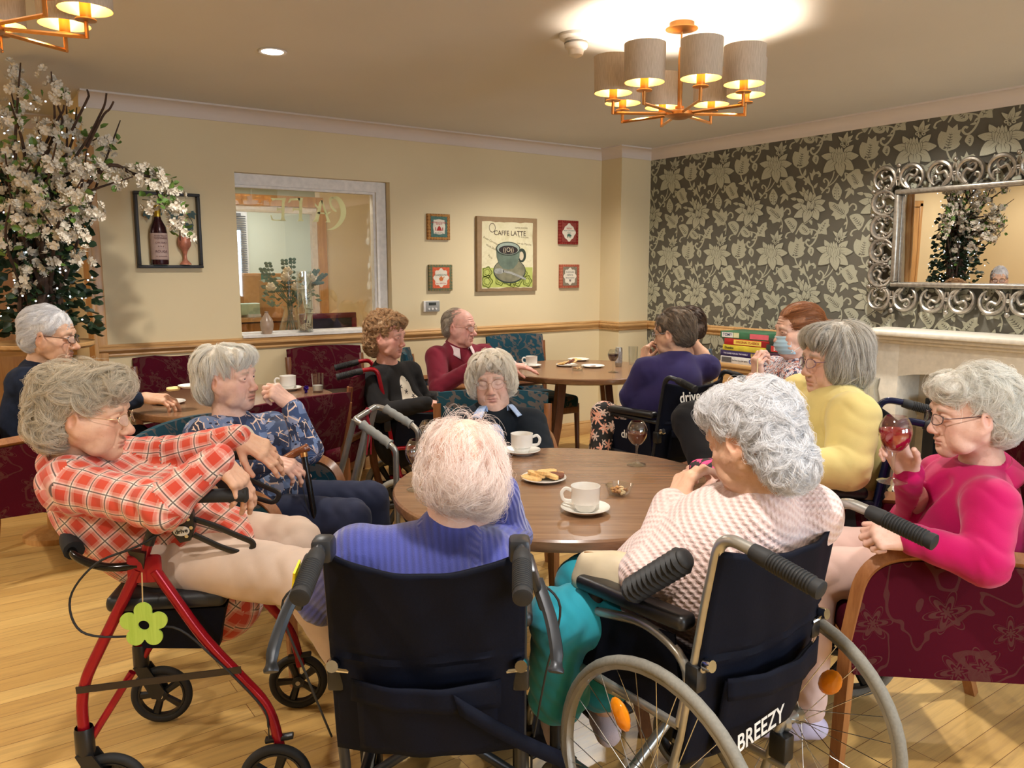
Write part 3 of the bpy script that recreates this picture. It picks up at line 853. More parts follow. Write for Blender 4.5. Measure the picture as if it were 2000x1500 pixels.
# floor
t=NT('oak_plank_floor'); co=t.co(); 
br=t.n('ShaderNodeTexBrick'); t.l(t.mapd(co,(1,1,1)),br.inputs[0])
br.offset=.37; br.inputs['Scale'].default_value=1.; br.inputs['Brick Width'].default_value=1.15; br.inputs['Row Height'].default_value=.095; br.inputs['Mortar Size'].default_value=.0011; br.inputs['Mortar Smooth'].default_value=.2; br.inputs['Bias'].default_value=.0
br.inputs['Color1'].default_value=srgb((210,188,138)); br.inputs['Color2'].default_value=srgb((186,158,108)); br.inputs['Mortar'].default_value=srgb((112,78,44))
g1=t.noise(t.mapd(co,(1.6,22,1)),2.2,6,.65,.6); g2=t.noise(co,1.1,2)
c=t.mix(.75,br.outputs[0],t.ramp(g1,[(.25,srgb((160,132,90))),(.5,srgb((206,180,128))),(.8,srgb((230,208,158)))]),'MULTIPLY')
c=t.mix(1.,c,(1.5,1.5,1.5,1),'MULTIPLY')
t.set(c,t.ramp(g1,[(0,(.26,)*3),(1,(.36,)*3)])); t.b.inputs['Coat Weight'].default_value=.25; t.b.inputs['Coat Roughness'].default_value=.22
t.bump(t.math('SUBTRACT',t.math('MULTIPLY',g1,.15),br.outputs['Fac']),.25,.001)
M_FLOOR=t.m
st(MB().box((1.2,2.5,-.05),(8.2,13.4,.1)).build('floor',M_FLOOR))
st(MB().box((1.2,1.6,ZC+.05),(8.2,10.,.1)).build('ceiling',M_CEIL))
# back wall with its interior window opening
wx0,wx1,wz0,wz1=1.592,2.69,1.005,2.063; TH=.16
m=MB()
def wbox(m,x0,x1,y0,y1,z0,z1): m.box(((x0+x1)/2,(y0+y1)/2,(z0+z1)/2),(x1-x0,y1-y0,z1-z0))
wbox(m,XW,wx0,YB,YB+TH,0,ZC); wbox(m,wx1,XR+.2,YB,YB+TH,0,ZC); wbox(m,wx0,wx1,YB,YB+TH,0,wz0); wbox(m,wx0,wx1,YB,YB+TH,wz1,ZC)
wbox(m,4.71,XR+.1,5.05,YB+.01,0,ZC)
st(m.build('wall_back',M_WALL))
# recess behind the tree, left and front walls
m=MB(); wbox(m,XL,XW+.3,6.3,6.45,0,ZC); wbox(m,XW,XW+.16,YB+TH,6.3,0,ZC); st(m.build('wall_recess',M_WALL))
m=MB(); wbox(m,XL-.15,XL,YF,6.45,0,ZC); st(m.build('wall_left',M_WALL))
# front wall behind the camera with two windows
m=MB(); wbox(m,XL,XR+.2,YF-.15,YF,0,.9); wbox(m,XL,XR+.2,YF-.15,YF,2.15,ZC); 
for a,b in ((XL,.9),(2.3,2.9),(4.3,XR+.2)): wbox(m,a,b,YF-.15,YF,.9,2.15)
st(m.build('wall_front',M_WALL))
SKYG=emit('daylight_sky',(.62,.8,1,1),2.2)
for i,(a,b) in enumerate(((.9,2.3),(2.9,4.3))):
    m=MB()
    for x in (a+.03,(a+b)/2,b-.03): wbox(m,x-.03,x+.03,YF-.1,YF-.04,.9,2.15)
    for z in (.93,2.12): wbox(m,a,b,YF-.1,YF-.04,z-.03,z+.03)
    f=st(m.build('window_%d'%(i+2),M_WHITE))
    g=MB(); g.quad((a,YF-.12,.9),(b,YF-.12,.9),(b,YF-.12,2.15),(a,YF-.12,2.15)); g.build('window_pane',SKYG,f)
# ---------------------------------------------------------------- wallpaper
def wallpaper():
    c2=lambda p: atx(1400+p[0]*200/1304,270+p[1]*200/1304,XR)
    base=c2((735,330))
    T=lambda p: (base.y-c2(p).y, c2(p).z-base.z)
    shapes=[]   # (poly, dark?)
    def poly(P,dark=False): shapes.append(([T(p) for p in P],dark))
    def sm(P,n=4,dark=False): poly([(q.x,q.y) for q in spline([(a,b,0) for a,b in P],n,True)],dark)
    def petal(b,tp,w,out=True,vein=True,sq=.55):
        bx,by=b; dx,dy=tp[0]-bx,tp[1]-by; L=math.hypot(dx,dy); ux,uy=dx/L,dy/L
        def mk(k,s):
            P=[]; N=9
            for i in range(N+1):
                u=i/N; ww=w/2*k*(math.sin(PI*min(1,u**sq))**.75 if 0<u<1 else 0)+ (w*.16 if u==0 else 0)
                P.append((u,ww))
            l=[(bx+ux*L*s*u-uy*x,by+uy*L*s*u+ux*x) for u,x in P]; r=[(bx+ux*L*s*u+uy*x,by+uy*L*s*u-ux*x) for u,x in P[::-1][1:]]
            return l+r
        if out: poly(mk(1.16,1.05),True)
        poly(mk(1,1))
        if vein:
            for o in (-.12,.1):
                x0,y0=bx+ux*L*.02-uy*w*o,by+uy*L*.02+ux*w*o; x1,y1=bx+ux*L*.5-uy*w*o*1.6,by+uy*L*.5+ux*w*o*1.6
                poly([(x0-uy*2.6,y0+ux*2.6),(x0+uy*2.6,y0-ux*2.6),(x1,y1)],True)
    def line(P,w,w1=None,dark=False,n=5):
        Q=spline([(a,b,0) for a,b in P],n); m=len(Q); w1=w if w1 is None else w1; l=[];r=[]
        for i,q in enumerate(Q):
            a=Q[max(0,i-1)]; b=Q[min(m-1,i+1)]; d=(b-a).normalized(); ww=(w+(w1-w)*i/(m-1))/2
            l.append((q.x-d.y*ww,q.y+d.x*ww)); r.append((q.x+d.y*ww,q.y-d.x*ww))
        for i in range(m-1): poly([l[i],l[i+1],r[i+1],r[i]],dark)
    def dot(c,r,dark=False): poly([(c[0]+r*math.cos(a*PI/4),c[1]+r*math.sin(a*PI/4)) for a in range(8)],dark)
    def veins(b,tp,n,l,w=5):
        line([b,((b[0]+tp[0])/2+4,(b[1]+tp[1])/2),tp],w,2,True,3)
        dx,dy=tp[0]-b[0],tp[1]-b[1]; L=math.hypot(dx,dy); ux,uy=dx/L,dy/L
        for i in range(n):
            u=(i+.6)/(n+.4); k=l*(1-.55*u)
            for s in (-1,1):
                x,y=b[0]+dx*u,b[1]+dy*u
                ex,ey=x+ux*k*.45-s*uy*k,y+uy*k*.45+s*ux*k
                poly([(x-ux*5,y-uy*5),(ex-ux*3,ey-uy*3),(ex+ux*2,ey+uy*2),(x+ux*4,y+uy*4)],True)
    # stems first
    line([(690,510),(670,590),(620,680),(550,770)],12); line([(740,550),(690,630),(630,682)],12)
    line([(620,690),(626,630),(592,596),(574,622),(590,640)],15,18); petal((572,742),(533,688),32,False,False); line([(600,712),(636,708),(628,755),(604,758)],13,18)
    line([(305,465),(330,540),(400,620),(450,690),(466,765)],15,17)
    petal((360,560),(376,478),32,False,False); petal((348,572),(272,578),36,False,False)
    poly([(440,612),(418,520),(445,535),(465,474),(482,520),(520,503),(546,540),(540,572),(510,576),(522,547),(490,535),(462,562),(455,615)])
    poly([(432,645),(405,552),(385,590),(343,606),(370,628),(364,668),(386,668),(397,642),(442,690),(455,690)])
    petal((470,706),(510,642),30,False,False)
    line([(430,1000),(410,1080),(330,1140),(268,1255)],13); line([(455,1060),(390,1115),(320,1165),(275,1250)],9); petal((432,1088),(446,1142),36,False,False)
    line([(215,1226),(176,1243),(158,1285),(178,1298)],13,20)
    line([(405,1188),(470,1200),(502,1220),(508,1270),(470,1352),(420,1392),(384,1352),(402,1318),(425,1330)],13,24,n=7)
    petal((445,1198),(446,1268),30,False,False); petal((492,1290),(440,1300),24,False,False); petal((505,1240),(470,1280),20,False,False)
    line([(855,940),(890,897),(928,908),(934,955),(908,970)],16,22); line([(822,1030),(838,1100),(822,1195)],13); petal((834,1108),(798,1150),22,False,False)
    line([(855,548),(812,532),(818,590),(790,622),(776,596)],14,20); line([(884,690),(880,760)],6)
    petal((880,722),(812,836),44,False,False); petal((884,728),(908,796),38,False,False); petal((872,712),(806,744),28,False,False)
    # leaves
    sm([(300,470),(245,430),(228,345),(255,268),(298,282),(312,208),(346,240),(386,198),(392,262),(418,255),(406,312),(427,330),(402,378),(412,402),(380,444),(330,466)],2)
    veins((308,455),(338,285),6,32)
    poly([(282,430),(300,428),(296,445),(276,448)],True); poly([(318,430),(334,426),(336,442),(320,446)],True)
    sm([(265,1202),(232,1237),(205,1195),(175,1150),(145,1085),(188,1058),(240,1060),(286,1110),(280,1162)],3); veins((255,1190),(180,1090),5,30)
    sm([(308,1195),(330,1150),(375,1145),(410,1180),(430,1230),(400,1262),(350,1255),(320,1232)],3); veins((400,1232),(340,1165),4,24)
    sm([(500,1222),(526,1180),(508,1122),(547,1132),(582,1090),(638,1070),(636,1130),(652,1146),(612,1186),(618,1258),(560,1246),(520,1248)],2); veins((540,1225),(605,1105),4,22)
    sm([(430,1398),(470,1420),(472,1468),(450,1512),(426,1490),(403,1452)],3); veins((440,1485),(446,1425),3,16)
    sm([(720,642),(756,690),(778,742),(765,802),(735,852),(690,822),(668,750),(690,690)],3)
    for i in range(4):
        for s in (-1,1): dot((722+s*(14+i*4),705+i*34+(4 if s>0 else 0)),6+i*.6,True)
    line([(724,680),(722,830)],3,3,True,2)
    sm([(640,925),(638,868),(700,880),(740,900),(765,838),(792,870),(802,902),(842,868),(856,930),(852,990),(820,1032),(812,1072),(770,1064),(715,1087),(698,1042),(662,1030),(690,985),(658,962)],2); veins((808,1020),(680,905),8,40,6)
    sm([(828,560),(880,520),(920,488),(972,488),(985,537),(1014,555),(997,612),(1024,682),(960,700),(914,722),(880,680),(840,622)],2)
    veins((950,668),(890,545),7,34,6)
    # flower B
    for b,tp,w in (((375,800),(345,688),42),((375,800),(305,742),38),((380,800),(410,716),38)): petal(b,tp,w)
    petal((275,838),(212,828),38,False,False)
    for b,tp,w in (((400,860),(368,748),52),((440,860),(432,744),58),((470,870),(478,756),44),((480,870),(558,786),66),((490,900),(598,850),82),((360,880),(275,828),56),((350,925),(232,920),84),((478,935),(598,967),92),((470,970),(516,1088),96),((395,972),(250,1052),104),((418,975),(365,1118),98),((445,950),(468,840),52),((400,968),(326,892),60),((428,950),(408,852),62),((440,960),(458,880),36)): petal(b,tp,w)
    line([(425,960),(432,1000),(405,1085)],13,12)
    # flower A
    for b,tp,w in (((805,165),(735,98),44),((810,165),(898,84),46),((806,165),(836,42),50),((812,175),(895,142),30)): petal(b,tp,w)
    for c,r in (((775,190),20),((835,190),20),((800,215),18)): dot(c,r); dot(c,r*.42,True)
    for b,tp,w in (((695,310),(640,212),72),((812,300),(905,198),76),((680,345),(550,325),92),((815,335),(962,325),100),((705,395),(572,526),128),((785,395),(908,494),126),((750,405),(772,574),112)): petal(b,tp,w)
    for b,tp,w in (((715,395),(668,285),52),((775,395),(822,280),52),((725,330),(715,232),42),((765,330),(775,226),42),((745,330),(745,218),40),((712,395),(700,285),46),((780,395),(796,280),46),((728,400),(722,300),42),((765,400),(770,296),42),((745,405),(745,285),40),((735,410),(728,345),28),((758,410),(762,345),28)): petal(b,tp,w,vein=False)
    # repeat over the wall
    pu,pv=.5147,.6305
    m=MB(); m.mi=0
    wbox(m,XR,XR+.15,YF,YB+TH,0,ZC)
    y0,y1,z0,z1=.2,5.05,.0,2.40
    def clip(P,ax,lim,ge):
        O=[]; n=len(P)
        for i in range(n):
            a,b=P[i],P[(i+1)%n]; ia=(a[ax]>=lim) if ge else (a[ax]<=lim); ib=(b[ax]>=lim) if ge else (b[ax]<=lim)
            if ia: O.append(a)
            if ia!=ib:
                t=(lim-a[ax])/(b[ax]-a[ax]); O.append((a[0]+(b[0]-a[0])*t,a[1]+(b[1]-a[1])*t))
        return O
    for i in range(-3,8):
        for j in range(-2,5):
            oy=base.y-i*pu; oz=base.z-j*pv
            for k,(P,dk) in enumerate(shapes):
                Q=[(oy-u,oz+v) for u,v in P]
                ys=[q[0] for q in Q]; zs=[q[1] for q in Q]
                if min(ys)>y1 or max(ys)<y0 or min(zs)>z1 or max(zs)<z0: continue
                if max(ys)>y1: Q=clip(Q,0,y1,False)
                if len(Q)>2 and max(zs)>z1: Q=clip(Q,1,z1,False)
                if len(Q)>2 and min(zs)<z0: Q=clip(Q,1,z0,True)
                if len(Q)<3: continue
                m.mi=0 if dk else 1
                off=XR-.0002-.000008*k
                m.prism(Q,0,Matrix(((0,0,-1,off),(1,0,0,0),(0,1,0,0),(0,0,0,1))))
    t=NT('wallpaper_ground'); t.set(t.ramp(t.noise(t.co(),420,2),[(.3,srgb((84,80,70))),(.7,srgb((100,96,84)))]),.6); g=t.m
    t=NT('wallpaper_silver'); t.set(t.ramp(t.noise(t.co(),300,2),[(.3,srgb((176,176,156))),(.7,srgb((196,196,176)))]),.42,.45); sv=t.m
    return st(m.build('wall_right',[g,sv],smooth=False))
wallpaper()
# cornice, dado rail, skirting
def run(name,pts,prof,mat,nrm_left=True):
    """sweep a (out,z) profile along a horizontal polyline; out is measured to the left of travel"""
    m=MB(); P=[V((*p,0)) for p in pts]; n=len(P); rows=[]
    for i in range(n):
        d0=(P[i]-P[i-1]).normalized() if i>0 else (P[1]-P[0]).normalized()
        d1=(P[i+1]-P[i]).normalized() if i<n-1 else d0
        n0=V((-d0.y,d0.x,0)); n1=V((-d1.y,d1.x,0)); b=(n0+n1); b=b/(b.dot(n0)) if abs(b.dot(n0))>1e-6 else n0
        rows.append([P[i]+b*o+V((0,0,z)) for o,z in prof])
    k=len(prof); vs=[p for r in rows for p in r]; fs=[]
    for i in range(n-1):
        for j in range(k): l=(j+1)%k; fs.append([i*k+j,(i+1)*k+j,(i+1)*k+l,i*k+l])
    fs+= [list(range(k)),[(n-1)*k+j for j in range(k)][::-1]]
    m.add(vs,fs); return st(m.build(name,mat,ang=25))
cov=[(0,ZC-.085),(.008,ZC-.085),(.010,ZC-.078)]+[(.010+.078*(1-math.cos(a)),ZC-.078+.066*math.sin(a)) for a in np.linspace(0,PI/2,7)][1:]+[(.098,ZC-.010),(.098,ZC),(0,ZC)]
main=[(XR,YF),(XR,5.05),(4.71,5.05),(4.71,YB),(XW-.01,YB)]
run('trim_1',main,cov,M_COVE)
run('trim_2',[(XW,6.3),(XL,6.3),(XL,YF)],cov,M_COVE)
dado=[(0,.925),(.010,.925),(.014,.934),(.011,.942),(.022,.955),(.030,.963),(.030,.972),(.022,.980),(.024,.990),(.016,1.0),(0,1.0)]
run('trim_3',[(XR,2.86),(XR,5.05),(4.71,5.05),(4.71,YB),(XW,YB)],dado,M_OAK)
run('trim_4',[(XW,6.3),(XL,6.3)],[(0,.86),(.05,.86),(.06,.9),(.05,.94),(0,.94)],M_OAK)
sk=[(0,0),(.016,0),(.016,.085),(.010,.098),(.012,.105),(.004,.12),(0,.12)]
run('baseboard_back',[(XR,2.86),(XR,5.05),(4.71,5.05),(4.71,YB),(XW,YB)],sk,M_OAK)
run('baseboard_recess',[(XW,6.3),(XL,6.3)],sk,M_OAK)
m=MB(); m.box((XW-.012,YB+TH/2-.01,1.10),(.024,TH+.05,2.2),bev=.004); m.box((XW+.022,YB-.008,1.10),(.06,.02,2.2),bev=.005); st(m.build('trim_5',M_OAKZ))
# oak doors in the recess
def oakdoor(n,x0,x1,y,label=None):
    m=MB(); m.box(((x0+x1)/2,y,1.02),(x1-x0,.045,2.04),bev=.004); 
    for x in (x0-.04,x1+.04): m.box((x,y+.01,1.05),(.07,.07,2.1),bev=.006)
    m.box(((x0+x1)/2,y+.01,2.09),(x1-x0+.15,.07,.08),bev=.006)
    o=st(m.build('door_%d'%n,M_OAKZ)); return o
d=oakdoor(1,-1.05,-.2,6.27)
h=MB(); h.tube(rounded([(-.32,6.24,.9),(-.32,6.18,.9),(-.32,6.18,1.25),(-.32,6.24,1.25)],.02),.011,8); h.build('door_handle',pm('brushed_steel',(170,168,162),.3,.9),d)
d2=oakdoor(2,.05,.62,6.27)
m=MB(); wbox(m,-.06,.0,5.9,6.3,0,2.2); m.build('door_leaf',M_OAKZ,d2)
m=MB(); m.box((-.58,6.243,1.46),(.30,.003,.21)); setp(m.build('door_notice',pm('notice_paper',(232,226,214),.7)),'white paper notice fixed to the oak door seen in the mirror','notice')
# ---------------------------------------------------------------- interior window, glass with letters, room behind
m=MB(); fx0,fx1,fz0,fz1=wx0-.02,wx1-.035,wz0,wz1-.02; yf=YB+.10
for (a,b,c,e) in ((fx0-.03,fx0+.012,fz0+.022,fz1-.05),(fx1-.045,fx1+.03,fz0+.022,fz1-.05),(fx0-.03,fx1+.03,fz1-.05,fz1+.03)): wbox(m,a,b,yf-.04,yf+.05,c,e)
wbox(m,fx1-.062,fx1-.045,yf-.02,yf+.03,fz0+.022,fz1-.066); wbox(m,fx0+.012,fx1-.045,yf-.02,yf+.03,fz1-.066,fz1-.05)
wbox(m,fx0-.03,fx1+.03,yf-.04,yf+.05,fz0-.001,fz0+.022)
wf=st(m.build('window_1',M_WHITE))
g=MB(); wbox(g,fx0+.012,fx1-.045,yf+.006,yf+.012,fz0+.022,fz1-.05)
g.build('window_pane',GLS,wf)
m=MB(); wbox(m,wx0-.0,wx1+.0,YB-.028,YB+.09,wz0-.006,wz0+.012); m.build('window_sill',M_WHITE,wf)
# letters on the pane, read from the far side
def letters():
    px=lambda x,y: aty(440+x*.25333,320+y*.25333,yf+.005)
    m=MB()
    def P(pts,n=0):
        q=[px(*p) for p in pts]
        if n: q=spline(q,n,True)
        m.prism([(p.x,p.z) for p in q],-.0012,Matrix(((1,0,0,0),(0,0,-1,yf+.0045),(0,1,0,0),(0,0,0,1))))
    # E (mirrored)
    P([(440,262),(470,262),(458,300),(455,420),(468,440),(425,440),(432,420),(436,300)])
    P([(440,262),(385,264),(350,262),(362,285),(385,278),(440,280)])
    P([(436,345),(405,342),(398,330),(396,368),(406,358),(436,360)])
    P([(432,432),(370,430),(352,392),(348,400),(358,436),(432,440)])
    # F
    P([(560,262),(600,262),(594,300),(592,425),(606,442),(556,442),(568,425),(570,300)])
    P([(575,262),(500,266),(480,300),(494,300),(510,282),(575,280)])
    P([(570,345),(530,343),(522,330),(520,370),(530,358),(570,360)])
    # A
    P([(738,280),(752,282),(716,448),(672,446),(690,430),(724,300)])
    P([(738,280),(750,282),(812,452),(770,450),(784,440)])
    P([(714,372),(778,378),(776,390),(712,384)])
    P([(716,330),(690,300),(690,322),(712,345)])
    # C with a tail
    P([(818,262),(860,248),(905,285),(930,345),(928,405),(895,465),(840,505),(782,510),(830,490),(868,450),(888,400),(886,345),(862,285),(832,268)],3)
    P([(800,275),(818,250),(834,268),(818,285),(822,320),(858,360),(850,372),(812,335)],2)
    P([(783,400),(792,372),(818,368),(806,380)],0)
    t=NT('frosted_vinyl'); t.set(srgb((232,232,200)),.6); tr=t.n('ShaderNodeBsdfTranslucent'); tr.inputs[0].default_value=srgb((236,236,206)); mx=t.n('ShaderNodeMixShader'); mx.inputs[0].default_value=.7
    t.l(t.b.outputs[0],mx.inputs[1]); t.l(tr.outputs[0],mx.inputs[2]); t.l(mx.outputs[0],t.o.inputs[0])
    m.build('window_lettering',t.m,wf)
letters()
M_ROOM2=plaster('office_wall_paint',(230,210,168)); M_ROOM3=plaster('office_pale_paint',(206,206,184))
m=MB(); wbox(m,XW+.16,8.0,YB+TH,YB+TH+.02,-0.01,0); Y2=7.7
a=aty(617,400,Y2); 
xo=a.x; wbox(m,xo+.04,5.2,Y2,Y2+.12,0,2.5); wbox(m,1.2,xo,Y2,Y2+.12,2.22,2.5); wbox(m,1.2,xo,Y2,Y2+.12,0,.2); wbox(m,4.3,4.42,YB+TH,Y2,0,2.5); wbox(m,1.05,1.2,YB+TH,10.5,0,2.5)
st(m.build('wall_office',M_ROOM2))
m=MB(); wbox(m,1.2,5.2,10.4,10.5,0,2.5); wbox(m,5.1,5.2,Y2,10.5,0,2.5); st(m.build('wall_office_far',M_ROOM3))
m=MB(); wbox(m,1.0,5.4,YB+TH,10.6,2.5,2.6); st(m.build('ceiling_office',M_CEIL))
m=MB(); z1=aty(540,388,Y2-.03).z; wbox(m,1.2,xo+.06,Y2-.04,Y2,z1-.07,z1+.03); wbox(m,xo,xo+.085,Y2-.04,Y2+.14,0,z1-.07); st(m.build('trim_6',M_OAKZ))
m=MB(); wbox(m,1.2,xo,Y2-.01,Y2+.05,z1-.13,z1-.07); wbox(m,xo-.05,xo,Y2-.01,Y2+.05,.3,z1-.13); st(m.build('trim_7',M_WHITE))
# far window with venetian blind in the office
b0=aty(466,432,10.3); b1=aty(478,600,10.3)
m=MB()
for i in range(46): m.box(((b0.x+b1.x)/2-.3,10.3,2.1-i*.028),(.75,.024,.002),rot=(R(35),0,0))
wbox(m,b1.x-.7,b1.x,10.28,10.32,2.1,2.14)
setp(m.build('venetian_blind',pm('blind_slats',(92,92,96),.5)),'dark venetian blind in the office window beyond the cafe glass','blind')
m=MB(); wbox(m,b1.x-.75,b1.x+.10,10.36,10.40,.6,2.2); f=st(m.build('window_4',M_WHITE)); g=MB(); g.quad((b1.x-.7,10.35,.8),(b1.x,10.35,.8),(b1.x,10.35,1.5),(b1.x-.7,10.35,1.5)); g.build('window_pane',emit('office_daylight',(.35,.6,1,1),1.2),f)
# ---------------------------------------------------------------- furniture materials
def flowerfab(name,base,pat,scale=7.,lobes=6,rough=.8,petal=(.30,.13),line=True,rand=.75,base2=None):
    t=NT(name); co=t.co(); x=t.xyz(co)
    cb=t.n('ShaderNodeCombineXYZ'); t.l(t.math('ADD',x[0],x[1]),cb.inputs[0]); t.l(x[2],cb.inputs[1])
    wv=t.noise(cb.outputs[0],9,2); 
    mp=t.n('ShaderNodeVectorMath',operation='MULTIPLY'); t.l(cb.outputs[0],mp.inputs[0]); mp.inputs[1].default_value=(scale,scale,1)
    vo=t.n('ShaderNodeTexVoronoi',voronoi_dimensions='2D'); t.l(mp.outputs[0],vo.inputs['Vector']); vo.inputs['Scale'].default_value=1.; vo.inputs['Randomness'].default_value=rand
    sb=t.n('ShaderNodeVectorMath',operation='SUBTRACT'); t.l(mp.outputs[0],sb.inputs[0]); t.l(vo.outputs['Position'],sb.inputs[1])
    q=t.xyz(sb.outputs[0]); an=t.math('ARCTAN2',q[1],q[0]); rr=vo.outputs['Distance']
    cs=t.xyz(vo.outputs['Color'])
    an=t.math('ADD',an,t.math('MULTIPLY',cs[0],6.28))
    pe=t.math('COSINE',t.math('MULTIPLY',an,float(lobes)))
    edge=t.math('ADD',t.math('MULTIPLY',pe,petal[1]),petal[0]); edge=t.math('MULTIPLY',edge,t.math('ADD',.7,t.math('MULTIPLY',cs[1],.5)))
    m=t.math('LESS_THAN',rr,edge)
    if line:
        k=t.math('DIVIDE',rr,edge); ring=t.math('GREATER_THAN',t.math('SINE',t.math('MULTIPLY',k,13.)),-.35)
        m=t.math('MULTIPLY',m,ring)
    vine=t.math('LESS_THAN',t.math('ABSOLUTE',t.math('SUBTRACT',t.noise(cb.outputs[0],scale*.75,2,.5,.6),.5)),.016)
    m=t.math('MAXIMUM',m,t.math('MULTIPLY',vine,.8))
    b=srgb(base); n=t.noise(co,3,2)
    bb=t.ramp(n,[(.3,tuple(v*.8 for v in b[:3])),(.7,b[:3])])
    t.set(t.mix(t.math('MULTIPLY',m,.85),bb,srgb(pat)),.92); t.b.inputs['Specular IOR Level'].default_value=.12; 
    t.bump(t.math('ADD',t.math('MULTIPLY',m,.5),t.math('MULTIPLY',t.noise(co,500,2),.5)),.25,.0012); return t.m
M_RED=flowerfab('burgundy_damask',(72,7,25),(80,46,42),6.5,6,.7)
M_TEAL=flowerfab('teal_leaf_fabric',(32,68,82),(96,86,80),12.,3,.85,(.28,.16),False,1.)
M_REDV=pm('burgundy_vinyl',(84,14,24),.35,var=.15,scale=8)
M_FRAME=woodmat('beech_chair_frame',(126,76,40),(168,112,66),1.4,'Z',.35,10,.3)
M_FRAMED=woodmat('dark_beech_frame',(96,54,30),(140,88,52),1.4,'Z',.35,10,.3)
M_TOP=woodmat('walnut_laminate',(112,80,58),(150,114,84),1.1,'X',.24,16,.25)
M_LEG=woodmat('walnut_legs',(96,58,36),(132,86,54),1.2,'Z',.35)
M_BLK=pm('black_plastic',(22,22,24),.38,var=.2); M_RUB=pm('black_rubber',(24,24,25),.7,var=.2,bump=.1)
M_GRYT=pm('grey_tyre_rubber',(128,124,114),.75,var=.1,bump=.2,scale=160)
M_CHR=pm('chrome',(205,205,205),.15,1.); M_SIL=pm('silver_aluminium',(176,174,168),.3,.75)
M_NYL=pm('black_nylon',(6,10,25),.75,var=.25,scale=260,bump=.25,bd=.0008,Specular_IOR_Level=.15); M_NYL2=pm('black_mesh_fabric',(20,20,22),.65,var=.3,scale=300,bump=.2)
M_REDM=pm('red_enamel_tube',(146,16,30),.22,.35); M_BLUEM=pm('navy_enamel_tube',(20,28,62),.25,.35); M_DKM=pm('dark_grey_tube',(52,54,58),.35,.5)
M_WHITEINK=pm('white_lettering',(225,222,215),.6)
def text(s,size,mx,mat,parent,name='lettering',depth=.0006,bold=0.,shear=0.):
    cu=bpy.data.curves.new(name,'FONT'); cu.body=s; cu.size=size; cu.align_x='CENTER'; cu.align_y='CENTER'; cu.extrude=depth/2; cu.offset=bold*size; cu.shear=shear
    tmp=bpy.data.objects.new('tmp',cu); COL.objects.link(tmp); dg=bpy.context.evaluated_depsgraph_get()
    me=bpy.data.meshes.new_from_object(tmp.evaluated_get(dg)); bpy.data.objects.remove(tmp); bpy.data.curves.remove(cu)
    me.transform(mx); me.materials.clear(); me.materials.append(mat); me.name=name
    return link(name,me,parent)
def facing(d): return math.atan2(-d[0],d[1])
# ---------------------------------------------------------------- armchairs
def armchair(fab,frame,label,loc,rz,arms=True,group=None,h=.88,vinyl=None):
    t=thing('armchair' if arms else 'dining_chair',label,'chair',loc,rz,group); w=.27
    m=MB(); m.box((0,.01,.435),(w*2-.05,.50,.10),bev=.03,seg=3); m.build('seat',vinyl or fab,t)
    def back(z0,z1,th,y0,y1):
        m=MB(); N=12
        def fn(u,v,o):
            x=(u-.5)*2*(w-.012); cy=-.03*(1-(2*u-1)**2)
            z=z0+(z1-z0)*v; y=y0+(y1-y0)*v+cy+o*.5*th*(1-abs(2*u-1)**8*.6)*(1-abs(2*v-1)**8*.6)
            return V((x*(1+.04*v),y,z+ .012*v*(1-(2*u-1)**2)))
        m.grid(lambda u,v: fn(u,v,1),N,6); m.grid(lambda u,v: fn(1-u,v,-1),N,6)
        for vv,fl in ((0,0),(1,1)): m.grid(lambda u,v: fn(u if fl else 1-u,vv,1-2*v),N,1)
        for uu,fl in ((0,1),(1,0)): m.grid(lambda v,u: fn(uu,v if fl else 1-v,1-2*u),6,1)
        return m
    back(.62 if not arms else .50,h,.06,-.235,-.29).build('backrest',fab,t,ang=60)
    m=MB()
    for x in (-1,1): m.tube([(x*(w-.01),-.235,.42),(x*(w-.01),-.245,.60),(x*(w-.005),-.275,h-.05)],.021,8,flat=.8)
    m.tube([(-w+.02,-.245,.53 if not arms else .48),(0,-.27,.53 if not arms else .48),(w-.02,-.245,.53 if not arms else .48)],.018,8); m.build('back_frame',frame,t)
    if not arms: back(.40,.50,.035,-.225,-.235).build('lower_back_panel',fab,t)
    for x in (-1,1):
        s='leg'
        m=MB()
        if not arms: m.tube([(x*(w-.03),.225,.42),(x*(w-.025),.24,0)],[.022,.016],8)
        m2=MB(); m2.tube(spline([(x*(w-.01),-.235,.44),(x*(w-.008),-.25,.25),(x*(w+.01),-.32,0)],4),[.025]*5+[.022]*4,4,up=(1,0,0)); 
        if arms:
            P=rounded([(x*w,-.26,.665),(x*w,.02,.69),(x*(w+.005),.235,.672),(x*w,.27,.42)],.17,9)
            a=MB(); a.tube(P,.025,4,flat=.8,up=(1,0,0)); a.build('arm',frame,t)
            m.tube([(x*w,.268,.43),(x*w,.275,.2),(x*(w+.01),.285,0)],[.025,.024,.02],4,up=(1,0,0))
            Q=[(p.y,p.z) for p in P]; m3=MB(); poly=[(q[0],q[1]-.015) for q in Q]+[(.255,.335),(-.235,.335)]
            m3.prism(poly,.034,Matrix(((0,0,1,x*w-.017),(1,0,0,0),(0,1,0,0),(0,0,0,1)))); m3.build('side_panel',fab,t,ang=30)
        m.build('leg',frame,t); m2.build('leg',frame,t)
    for yy in (.245,-.225): m=MB(); m.box((0,yy,.375),(w*2-.06,.03,.05),bev=.005); m.build('seat_rail',frame,t)
    return t
armchair(M_RED,M_FRAME,'burgundy flowered armchair with closed sides holding the woman in magenta',(2.36,1.19,0),facing((-.74,.67)),h=.97)
armchair(M_TEAL,M_FRAME,'teal armchair holding the woman in the blue patterned shirt',(.90,2.98,0),facing((.70,-.71)),h=.86)
armchair(M_TEAL,M_FRAME,'teal armchair holding the woman with closed eyes at the front table',(1.96,2.92,0),facing((-.58,-.815)),h=.86)
